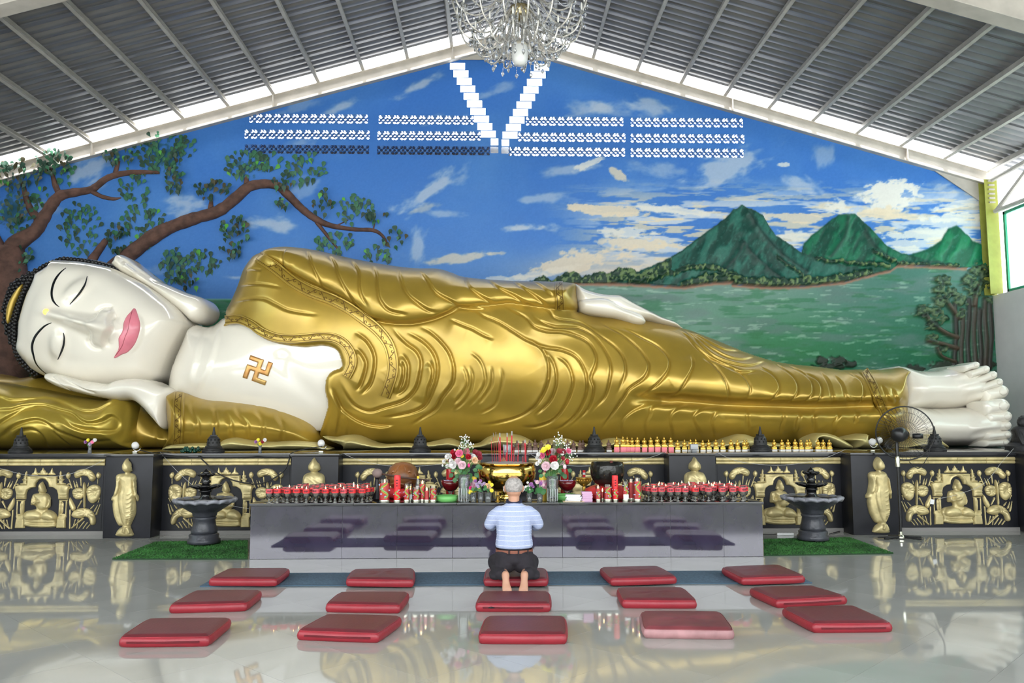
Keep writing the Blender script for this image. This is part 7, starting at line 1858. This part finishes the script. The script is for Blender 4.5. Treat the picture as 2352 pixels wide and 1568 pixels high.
for key, (fl, fr, br, bl) in CU.items():
    F0, F1 = atz(*fl, 0.0), atz(*fr, 0.0); B1, B0 = atz(*br, TH_), atz(*bl, TH_)
    q = [Vector((p[0], p[1], 0)) for p in (F0, F1, B1, B0)]
    c = (q[0] + q[1] + q[2] + q[3]) / 4
    lab = f"{extra[key]} kneeling cushion, {roww[key[1]]}, {colw[key[0]]}" + (' under the person' if key == 'C3' else '')
    z0 = 0.014 if key[1] == '3' else 0.001
    root = empty('kneeling_cushion', (c.x, c.y, z0), lab, 'cushion', 'kneeling cushions on the floor')
    # puffed pad on a grid
    n = 22; vs = []; rr = .09
    def sm(t): return math.copysign(abs(t) ** 1.0, t)
    def quad(u, v): return (q[0] * (1 - u) + q[1] * u) * (1 - v) + (q[3] * (1 - u) + q[2] * u) * v - c
    tops, bots = [], []
    for i in range(n + 1):
        for j in range(n + 1):
            u, v = i / n, j / n
            U_, V_ = 2 * u - 1, 2 * v - 1
            # rounded corners
            e = max(abs(U_), abs(V_))
            ex_ = (1 - abs(U_)) / .10; ey_ = (1 - abs(V_)) / .10
            hgt = TH_ * (.80 + .20 * min(1, max(0, min(ex_, ey_))) ** .5) + .006 * math.cos(U_ * 1.4) * math.cos(V_ * 1.4)
            k_c = 1 - .035 * max(0, (U_ * U_ * V_ * V_) - .45) / .55
            p = quad(.5 + U_ * k_c / 2, .5 + V_ * k_c / 2)
            if key in ('B3', 'D3', 'E3', 'D2', 'D1', 'C3'):
                a_ = math.atan2(V_, U_); r_ = math.hypot(U_, V_); hgt += .006 * math.sin(a_ * 5 + ord(key[0])) * max(0, 1 - r_) * (1 if r_ < .75 else 0)
            tops.append((p.x, p.y, hgt)); bots.append((p.x, p.y, 0.0))
    N1 = n + 1; idx = lambda i, j: i * N1 + j
    quads = [(idx(i, j), idx(i + 1, j), idx(i + 1, j + 1), idx(i, j + 1)) for i in range(n) for j in range(n)]
    ring = [idx(i, 0) for i in range(n)] + [idx(n, j) for j in range(n)] + [idx(n - i, n) for i in range(n)] + [idx(0, n - j) for j in range(n)]
    top = link('top_panel', fast_mesh('top_panel', tops, np.array(quads)), M_fade if key == 'D1' else M_cusht, root)
    # bulging side band, and piping at its upper and lower edge
    sv, sq = [], []; R_ = len(ring)
    for t, out in ((1.0, 0), (.86, .012), (.5, .018), (.16, .012), (0, 0)):
        for kx in ring:
            p = Vector(tops[kx]); d = Vector((p.x, p.y, 0)).normalized() * out; sv.append((p.x + d.x, p.y + d.y, p.z * t))
    for a in range(4):
        for b_ in range(R_): sq.append((a * R_ + b_, (a + 1) * R_ + b_, (a + 1) * R_ + (b_ + 1) % R_, a * R_ + (b_ + 1) % R_))
    link('side_band', fast_mesh('side_band', sv, np.array(sq)), mat('dusty_rose_band', (.33, .17, .175), .55, noise=.25, nscale=8) if key == 'D1' else M_cush, root)
    MB().tube([Vector(tops[k]) for k in ring + ring[:1]], .004, 5, cap=False).build('piping', M_fade if key == 'D1' else M_cush, root, 'all')
    if key in ('A1', 'B1', 'C2', 'E1', 'E2'):
        p0 = Vector((q[0] - c)).lerp(q[1] - c, .09); p1 = Vector((q[0] - c)).lerp(q[1] - c, .91); nrm = Vector((0, -.019, 0))
        for dz in (.032, .040): MB().tube([p0 + nrm + Vector((0, 0, dz)), p0.lerp(p1, .5) + nrm * 1.05 + Vector((0, 0, dz - .002)), p1 + nrm + Vector((0, 0, dz))], .0028, 5).build('zip_seam', M_cusht, root)
        if key == 'C2':
            p2 = p0.lerp(p1, .08); p3 = p0.lerp(p1, .2); MB().tube([p2 + nrm + Vector((0, 0, .037)), p2.lerp(p3, .5) + nrm * 1.1 + Vector((0, 0, .038)), p3 + nrm + Vector((0, 0, .037))], [.002, .007, .002], 6).build('tear', M_black, root)
# ================================================================== MATS
pts = [atz(455, 1350, 0), atz(1860, 1337, 0), atz(1826, 1311, 0), atz(492, 1321, 0)]
ym0 = (pts[0][1] + pts[1][1]) / 2; ym1 = (pts[2][1] + pts[3][1]) / 2
mt = empty('floor_mat', ((pts[0][0] + pts[1][0]) / 2, (ym0 + ym1) / 2, .001), 'long slate-blue runner mat under the back row of cushions', 'mat')
hw = (pts[1][0] - pts[0][0]) / 2; hd = (ym1 - ym0) / 2
MB().box(-hw, hw, -hd, hd, 0, .010, .003).build('mat_body', mat('slate_blue_carpet', (.075, .125, .175), .9, noise=.25, nscale=60, bump=.4, bscale=200), mt)
for s_ in (-1, 1): MB().box(-hw, hw, s_ * hd - .012, s_ * hd + .012, 0, .012, .002).build('bound_edge', mat('dark_blue_binding', (.05, .09, .13), .85), mt)
def grass_mat(corners, label):
    P = [atz(*c, 0) for c in corners]
    c = np.mean(np.array(P), 0); root = empty('grass_mat', (c[0], c[1], 0.001), label, 'grass mat')
    q = [Vector((p[0] - c[0], p[1] - c[1], 0)) for p in P]
    b = MB(); a = [b.bm.verts.new(v) for v in q]; t = [b.bm.verts.new(v + Vector((0, 0, .012))) for v in q]
    b.bm.faces.new(a[::-1]); b.bm.faces.new(t)
    for i in range(4): b.bm.faces.new((a[i], a[(i + 1) % 4], t[(i + 1) % 4], t[i]))
    b.build('backing', mat('dark_turf_backing', (.012, .045, .014), .9), root, False)
    n = 15000; u = RNG.random(n); v = RNG.random(n); Q_ = np.array([[p.x, p.y] for p in q])
    xy = (Q_[0] * (1 - u[:, None]) + Q_[1] * u[:, None]) * (1 - v[:, None]) + (Q_[3] * (1 - u[:, None]) + Q_[2] * u[:, None]) * v[:, None]
    ang = RNG.random(n) * 6.283; w = .006; lean = RNG.normal(0, .010, (n, 2)); hg = .006 + RNG.random(n) * .008
    p0 = np.stack([xy[:, 0] - np.cos(ang) * w, xy[:, 1] - np.sin(ang) * w, np.full(n, .011)], 1); p1 = np.stack([xy[:, 0] + np.cos(ang) * w, xy[:, 1] + np.sin(ang) * w, np.full(n, .011)], 1); p2 = np.stack([xy[:, 0] + lean[:, 0], xy[:, 1] + lean[:, 1], .011 + hg], 1)
    vs = np.stack([p0, p1, p2], 1).reshape(-1, 3)
    o = link('grass_pile', fast_mesh('grass_pile', vs, None, np.arange(3 * n).reshape(-1, 3), smooth=False), mat('artificial_grass', (.035, .15, .028), .7, noise=.45, nscale=3), root); o['kind'] = 'stuff'
    return root
grass_mat([(258, 1285), (569, 1285), (569, 1243), (357, 1246)], 'artificial grass mat under the fountain on the pillow side')
grass_mat([(1755, 1277), (2052, 1272), (1952, 1236), (1755, 1240)], 'artificial grass mat under the fountain on the feet side')

# ================================================================== FOUNTAINS
M_slate = mat('slate_grey_cast_stone', (.052, .055, .066), .36, noise=.25, nscale=8, bump=.25, bscale=25)
M_wet = mat('wet_black_stone', (.006, .006, .007), .10, noise=.3, nscale=8)
M_edge = mat('pale_lipped_stone', (.26, .265, .30), .45, noise=.35, nscale=10)
def make_fountain():
    root = empty('stone_fountain'); k = 9.93 / F_PX
    MB().lathe([(34 * k, 0), (37 * k, .01), (37 * k, 9 * k), (33 * k, 12 * k), (34 * k, 20 * k), (30 * k, 23 * k)], 32).build('base', M_slate, root, 'all')
    MB().lathe([(29 * k, 22 * k), (30 * k, 30 * k), (26 * k, 42 * k), (24 * k, 54 * k), (27 * k, 57 * k), (25 * k, 61 * k)], 32).build('pedestal', M_slate, root, 'all')
    MB().lathe([(23 * k, 60 * k), (27 * k, 64 * k), (28 * k, 70 * k), (38 * k, 76 * k), (52 * k, 85 * k), (63 * k, 94 * k), (66 * k, 99 * k)], 56).build('basin', M_slate, root, 'all')
    n = 16
    for i in range(n):
        a = 2 * math.pi * (i + .5) / n; b = MB(); rows = []
        for (r_, z_, w_) in ((62, 94, .8), (69, 97, 1.0), (71, 101, 1.02), (68, 104, .98), (60, 103, .9), (50, 99, .7)):
            row = []
            for t in np.linspace(-1, 1, 7):
                aa = a + t * math.pi / n * w_; bul = (1 - t * t) * 2.8 if z_ > 95 else 0
                row.append(b.bm.verts.new(((r_ + bul) * k * math.cos(aa), (r_ + bul) * k * math.sin(aa), (z_ - (t * t) * (4.2 if 96 < z_ < 102 else 1.5)) * k)))
            rows.append(row)
        for A, B in zip(rows[:-1], rows[1:]):
            for j in range(6): b.bm.faces.new((A[j], A[j + 1], B[j + 1], B[j]))
        b.build('rim_petal', M_edge, root, 'all')
    MB().lathe([(62 * k, 102 * k), (45 * k, 97 * k), (20 * k, 95 * k), (.003, 95 * k)], 40).build('inner_basin', M_wet, root, 'all')
    MB().lathe([(17 * k, 94 * k), (19 * k, 100 * k), (12 * k, 106 * k), (11 * k, 116 * k), (15 * k, 120 * k), (12 * k, 124 * k)], 24).build('column', M_wet, root, 'all')
    for (n, R0, z_, cs) in ((8, 37, 128, 1.0), (6, 20, 156, .62)):
        MB().lathe([(11 * k * cs, (z_ - 5) * k), (18 * k * cs, (z_ - 3) * k), (14 * k * cs, (z_ + 5) * k), (.003, (z_ + 5) * k)], 20).build('tier_hub', M_wet, root, 'all')
        for i in range(n):
            a = 2 * math.pi * (i + .3) / n
            b = MB(); b.ball((0, 0, 0), 1, 12, 8, (R0 * .42 * k, R0 * .33 * k, 4.2 * k * (1 if cs == 1 else .9)))
            o = b.build('tier_petal', M_wet, root, 'all'); o.matrix_local = Matrix.Rotation(a, 4, 'Z') @ Matrix.Translation((R0 * .62 * k, 0, z_ * k + 1.5 * k)) @ Matrix.Rotation(-.28, 4, 'Y')
    MB().lathe([(12 * k, 130 * k), (8 * k, 137 * k), (12 * k, 142 * k), (8 * k, 146 * k), (9 * k, 152 * k)], 20).build('upper_column', M_wet, root, 'all')
    MB().lathe([(7 * k, 158 * k), (9 * k, 162 * k), (6 * k, 167 * k), (2 * k, 171 * k), (.002, 172 * k)], 16).build('finial', M_wet, root, 'all')
    return root
f0 = make_fountain()
for i, (px, py, lab) in enumerate(((468, 1252, 'tiered dark stone fountain with scalloped basin on the pillow-side grass mat'), (1868, 1244, 'tiered dark stone fountain with scalloped basin beside the power strip'))):
    o = f0 if i == 0 else copy_tree(f0); p = atz(px, py, 0); o.location = (p[0], p[1], .0275); o.rotation_euler = (0, 0, .2 * i); tag(o, lab, 'fountain', 'stone fountains')

# ================================================================== STANDING FAN
pf = atz(2069, 1225, 0); YFN = 10.68; fan = empty('standing_fan', (pf[0], YFN, 0.001), 'black standing fan with wire guard in front of the plinth', 'fan')
M_fanb = mat('black_plastic', (.012, .012, .013), .3); M_wire = mat('dark_wire', (.05, .05, .052), .4, metal=.5)
pf[0] = px_x(2068, YFN, 1200); fan.location.x = pf[0]; kf = YFN / F_PX; FZ = float(at(2080, 995, YFN)[2]); FX = float(at(2080, 995, YFN)[0]) - pf[0]
for a in (.25, 1.85, 2.9, 3.6, 5.4):
    MB().tube([(0, 0, .03), (.29 * math.cos(a), .17 * math.sin(a) if math.sin(a) > 0 else .22 * math.sin(a), .014)], [.016, .012], 8).build('foot', M_fanb, fan)
MB().lathe([(.05, .01), (.05, .03), (.024, .05), (.022, .09)], 16).build('hub', M_steel, fan)
MB().tube([(0, 0, .05), (0, 0, FZ * .72)], .016, 12).build('pole', M_fanb, fan); MB().tube([(0, 0, FZ * .7), (.0, 0, FZ - .1), (FX * .3, .0, FZ - .03)], .021, 10).build('neck', M_fanb, fan); MB().lathe([(.028, FZ * .68), (.03, FZ * .7), (.03, FZ * .76), (.02, FZ * .78)], 14).build('collar', M_steel, fan)
hd = empty('tmp'); bpy.data.objects.remove(hd)
Rf = 62 * kf; TILT = Matrix.Translation((FX, .02, FZ)) @ Matrix.Rotation(math.radians(-18), 4, 'Z') @ Matrix.Rotation(math.radians(6), 4, 'X')
def FM_(pts): return [TILT @ Vector(p) for p in pts]
MB().tube(FM_([(Rf * math.cos(a), 0, Rf * math.sin(a)) for a in np.linspace(0, 2 * math.pi, 49)]), .009, 8, cap=False).build('guard_rim', M_fanb, fan, 'all')
for side, yy in (('back_guard', -.10), ('front_guard', .10)):
    for i in range(44):
        a = 2 * math.pi * i / 44 ; a2 = a + .18
        o = MB().tube(FM_([(.075 * math.cos(a), yy, .075 * math.sin(a)), (Rf * .6 * math.cos(a + .1), yy * .85, Rf * .6 * math.sin(a + .1)), (Rf * .97 * math.cos(a2), yy * .25, Rf * .97 * math.sin(a2)), (Rf * math.cos(a2), 0, Rf * math.sin(a2))]), .0016, 4).build('guard_wire', M_wire, fan)
    for rr in (.45, .78): MB().tube(FM_([(Rf * rr * math.cos(a), yy * (.92 if rr < .5 else .6), Rf * rr * math.sin(a)) for a in np.linspace(0, 2 * math.pi, 41)]), .0014, 4, cap=False).build('guard_ring', M_wire, fan)
o = MB().lathe([(.05, -.27), (.085, -.25), (.095, -.16), (.09, -.11), (.05, -.10)], 20, axis='y').build('motor', M_fanb, fan, 'all'); o.matrix_local = TILT @ Matrix.Rotation(math.radians(-30), 4, 'Z')
o = MB().lathe([(.03, -.06), (.034, 0), (.03, .06)], 14, axis='x').build('knob', M_fanb, fan, 'all'); o.matrix_local = TILT @ Matrix.Translation((.13, -.13, -.02))
MB().lathe([(.045, -.06), (.045, .06), (.02, .075)], 16, axis='y').build('spinner', M_fanb, fan, 'all').matrix_local = TILT
for i in range(3):
    b = MB(); pr = [(.04, -.02, .02), (.14, -.05, .09), (.25, -.045, .10), (.30, -.01, .06)]
    v = []
    for (r_, lo, hi) in pr: v.append((b.bm.verts.new((r_, -.02, lo)), b.bm.verts.new((r_, .025, hi))))
    for A, B in zip(v[:-1], v[1:]): b.bm.faces.new((A[0], B[0], B[1], A[1]))
    o = b.build('blade', mat('smoky_clear_blade', (.12, .12, .12), .2, alpha=.35), fan, 'all'); o.matrix_local = TILT @ Matrix.Rotation(i * 2 * math.pi / 3 + .5, 4, 'Y')

# ================================================================== CABLES, STRIP, TAG
def wire(pts, r, m, label, cat='cable', name='cable', Ys=None):
    P = [at(x, y, Yy) for (x, y, Yy) in pts]; c = P[0]
    P = catmull(np.array(P), False, 8)
    o = MB().tube([(p[0] - c[0], p[1] - c[1], p[2] - c[2]) for p in P], r, 6).build(name, m, None, 'all'); o.location = c; return tag(o, label, cat)
M_wstr = mat('pale_string_wire', (.55, .55, .55), .5)
YA = Y_PANEL - .07
wire([(456, 1047, YA), (500, 1086, YA - .03), (545, 1105, YA - .05), (600, 1110, YA - .06), (650, 1083, YA - .04), (666, 1050, YA)], .009, M_cable, 'black cable looping over the relief panel above the pillow-side fountain')
wire([(322, 1034, YA + .1), (345, 1039, YA), (372, 1047, YA - .02), (430, 1050, YA)], .007, M_cable, 'black cable from the spotlight near the pillow along the plinth edge')
wire([(740, 1025, YA + .1), (700, 1031, YA + .1), (670, 1040, YA + .02), (664, 1052, YA - .01)], .006, M_cable, 'black cable from the round spotlight under the sleeve')
wire([(368, 1038, YA), (410, 1085, YA - .02), (470, 1135, YA - .02), (520, 1158, YA - .02), (572, 1168, YA - .02)], .0022, M_wstr, 'thin pale string light wire sagging behind the pillow-side fountain')
wire([(786, 1040, YA), (830, 1058, YA - .02), (900, 1070, YA - .02), (990, 1068, YA - .02), (1090, 1052, YA)], .0022, M_wstr, 'thin pale string light wire sagging behind the wooden fish drum')
wire([(1214, 1040, YA), (1260, 1062, YA - .02), (1340, 1070, YA - .02), (1460, 1058, YA - .02), (1530, 1038, YA)], .0022, M_wstr, 'thin pale string light wire sagging behind the black bowl gong')
wire([(1648, 1040, YA), (1700, 1060, YA - .02), (1790, 1068, YA - .02), (1880, 1056, YA - .02), (1942, 1032, YA)], .0022, M_wstr, 'thin pale string light wire over the panel behind the feet-side fountain')
wire([(2328, 1030, YA), (2300, 1062, YA - .02), (2260, 1110, YA - .02), (2200, 1135, YA - .02), (2155, 1145, YA - .02)], .0022, M_wstr, 'thin pale string light wire across the panel beside the fan')
wire([(0, 1075, YA), (60, 1090, YA - .02), (140, 1092, YA - .02), (200, 1075, YA - .02), (238, 1056, YA)], .0022, M_wstr, 'thin pale string light wire across the panel at the pillow end')
wire([(2088, 1060, YFN - .1), (2110, 1075, YFN - .1), (2130, 1050, YFN - .1), (2137, 1020, YFN - .1)], .005, M_cable, 'black cord hanging from the fan guard')
pc_ = at(2141, 1152, YA + .02); o = MB().box(-.028, .028, -.002, .002, -.032, .032, .001).build('paper_tag', M_wht); o.location = pc_; o.rotation_euler = (0, .2, 0); tag(o, 'small white paper tag hanging on the string light beside the fan', 'tag')
ps = atz(1803, 1229, 0); root = empty('power_strip', (ps[0], ps[1], .001), 'white power strip on the floor beside the feet-side fountain', 'power strip')
MB().box(-.11, .11, -.025, .025, 0, .032, .005).build('body', M_wht, root)
for i in range(4): MB().lathe([(.016, .032), (.017, .034), (.013, .034), (.012, .030)], 12, (-.07 + .045 * i, 0, 0)).build('socket', mat('pale_grey_enamel', (.45, .46, .47), .4), root)
MB().tube([(-.11, 0, .015), (-.2, .02, .008), (-.32, .05, .007)], .006, 6).build('lead', M_cable, root)
p0, p1, p2, p3 = (atz(*p, .008) for p in ((1905, 1226), (1960, 1215), (2060, 1219), (2190, 1213)))
o = MB().tube([Vector(p) - Vector(p0) for p in catmull(np.array([p0, p1, p2, p3]), False, 6)], .006, 6).build('floor_cable', M_cable, None, 'all'); o.location = p0; tag(o, 'black cable running along the floor at the foot of the plinth', 'cable')

# ================================================================== CRYSTAL CHANDELIER
YC = 11.2; kc = YC / F_PX
cc = at(1194, 40, YC)
chd = empty('crystal_chandelier', (cc[0], cc[1], cc[2]), 'large crystal chandelier with curved glass arms hanging from the ridge', 'chandelier')
M_crys = glass('crystal_glass', (.92, .93, .92), .03, .22)
M_arm = mat('clear_twisted_glass_arm', (.55, .53, .49), .08, spec=1.0, noise=.3, nscale=40, metal=.2)
M_drop = mat('crystal_drop', (.80, .82, .84), .03, spec=1.0, trans=.75, ior=1.5)
M_cbrass = mat('pale_brass', (.60, .50, .28), .18, metal=.9)
MB().lathe([(.004, -9 * kc), (16 * kc, -6 * kc), (24 * kc, 4 * kc), (26 * kc, 16 * kc), (25 * kc, 24 * kc), (20 * kc, 26 * kc)], 28).build('bowl', M_cbrass, chd, 'all')
MB().lathe([(.018, 24 * kc), (.03, 30 * kc), (.055, 60 * kc), (.03, 80 * kc), (.06, 110 * kc), (.022, 140 * kc)], 18).build('stem', M_crys, chd, 'all')
MB().tube([(0, 0, 130 * kc), (0, 0, z_roof(cc[0]) - cc[2] - .02)], .014, 8).build('hanging_rod', M_cbrass, chd)
MB().lathe([(.004, -120 * kc), (12 * kc, -118 * kc), (18 * kc, -108 * kc), (19.5 * kc, -90 * kc), (19 * kc, -76 * kc), (16 * kc, -68 * kc), (9 * kc, -64 * kc)], 24).build('lamp_globe', mat('milky_globe', (.74, .75, .75), .3), chd, 'all')
MB().lathe([(10 * kc, -84 * kc), (17 * kc, -80 * kc), (18.5 * kc, -70 * kc), (12 * kc, -62 * kc), (.004, -60 * kc)], 18).build('globe_cap', mat('cream_plastic', (.66, .62, .52), .4), chd, 'all')
MB().tube([(0, 0, -62 * kc), (.004, 0, -9 * kc)], .004, 6).build('globe_wire', M_cable, chd)
drop_me = MB().lathe([(.0005, -.062), (.014, -.040), (.019, -.024), (.012, -.008), (.003, 0)], 8).mesh('crystal_drop', False); drop_me.materials.append(M_drop)
pear_me = MB().lathe([(.0005, -.105), (.008, -.09), (.011, -.06), (.006, -.02), (.002, 0)], 8).mesh('crystal_drop', False); pear_me.materials.append(M_drop)
bead_v = []
def drop(p, me, s_=1.0):
    o = bpy.data.objects.new('crystal_drop', me); COL.objects.link(o); o.parent = chd; o.location = p; o.scale = (s_, s_, s_); o.rotation_euler = (random.uniform(-.1, .1), random.uniform(-.1, .1), random.uniform(0, 6))
beads = MB()
def strand(P, step=.022, r=.0078):
    P = catmull(np.array(P), False, 10); L = np.concatenate([[0], np.cumsum(np.linalg.norm(np.diff(P, axis=0), axis=1))])
    for s_ in np.arange(0, L[-1], step):
        q = [np.interp(s_, L, P[:, i]) for i in range(3)]; beads.ball(q, r, 6, 4)
ring_ends = []
for tier, (n, R0, z0, dip, ze, ph) in enumerate(((16, 150, 8, -62, -12, 0.1), (12, 112, 6, -92, -58, .35), (16, 165, 70, -10, 52, .25), (8, 70, 0, -78, -62, .1))):
    for i in range(n):
        a = 2 * math.pi * i / n + ph; ca, sa = math.cos(a), math.sin(a); R = R0 * kc * random.uniform(.97, 1.03)
        prof = [(.10 * R0, z0 + 14), (.24 * R0, z0 - 4), (.45 * R0, z0 * .3 + dip * .75), (.68 * R0, dip), (.90 * R0, dip * .72 + ze * .28), (R0, ze)]
        P = [(ca * r * kc, sa * r * kc, z * kc) for r, z in prof]
        MB().tube(catmull(np.array(P), False, 5), .0125, 7).build('arm', M_arm, chd, 'all')
        e = P[-1]
        MB().lathe([(.004, -.01), (.026, .0), (.056, .016), (.060, .022), (.02, .012), (.014, .03), (.014, .06), (.004, .065)], 14).build('bobeche', M_crys, chd, 'all').location = e
        MB().lathe([(.012, .05), (.014, .11), (.010, .15), (.003, .17)], 8).build('candle_bulb', mat('frosted_bulb', (.75, .74, .70), .3), chd).location = e
        for j in range(4):
            b_ = a + j * 1.57; drop((e[0] + .055 * math.cos(b_), e[1] + .055 * math.sin(b_), e[2] + .012), pear_me if j % 2 else drop_me, random.uniform(.8, 1.1))
        drop((P[3][0], P[3][1], P[3][2] - .014), drop_me, 1.25)
        ring_ends.append((tier, i, e))
        if tier < 2:
            a2 = a + 2 * math.pi / n; f = (math.cos(a2) * R, math.sin(a2) * R, ze * kc); mid = ((e[0] + f[0]) / 2, (e[1] + f[1]) / 2, min(e[2], f[2]) - .10)
            strand([e, mid, f]); strand([(ca * .1, sa * .1, (z0 + 60) * kc), (ca * R * .5, sa * R * .5, (z0 + 5) * kc), e])
    if tier in (0, 1, 3):
        for i in range(n * 1):
            a = 2 * math.pi * (i + .5) / n + ph; R = R0 * .62 * kc; drop((math.cos(a) * R, math.sin(a) * R, (dip - 18) * kc), drop_me, 1.35); strand([(math.cos(a) * R * .9, math.sin(a) * R * .9, (dip + 30) * kc), (math.cos(a) * R, math.sin(a) * R, (dip - 17) * kc)])
for i in range(10):
    a = 2 * math.pi * i / 10; strand([(.02 * math.cos(a), .02 * math.sin(a), -60 * kc), (.16 * math.cos(a), .16 * math.sin(a), -50 * kc), (.14 * math.cos(a), .14 * math.sin(a), 10 * kc)])
o = beads.build('bead_strands', M_drop, chd, 'all'); o['kind'] = 'stuff'
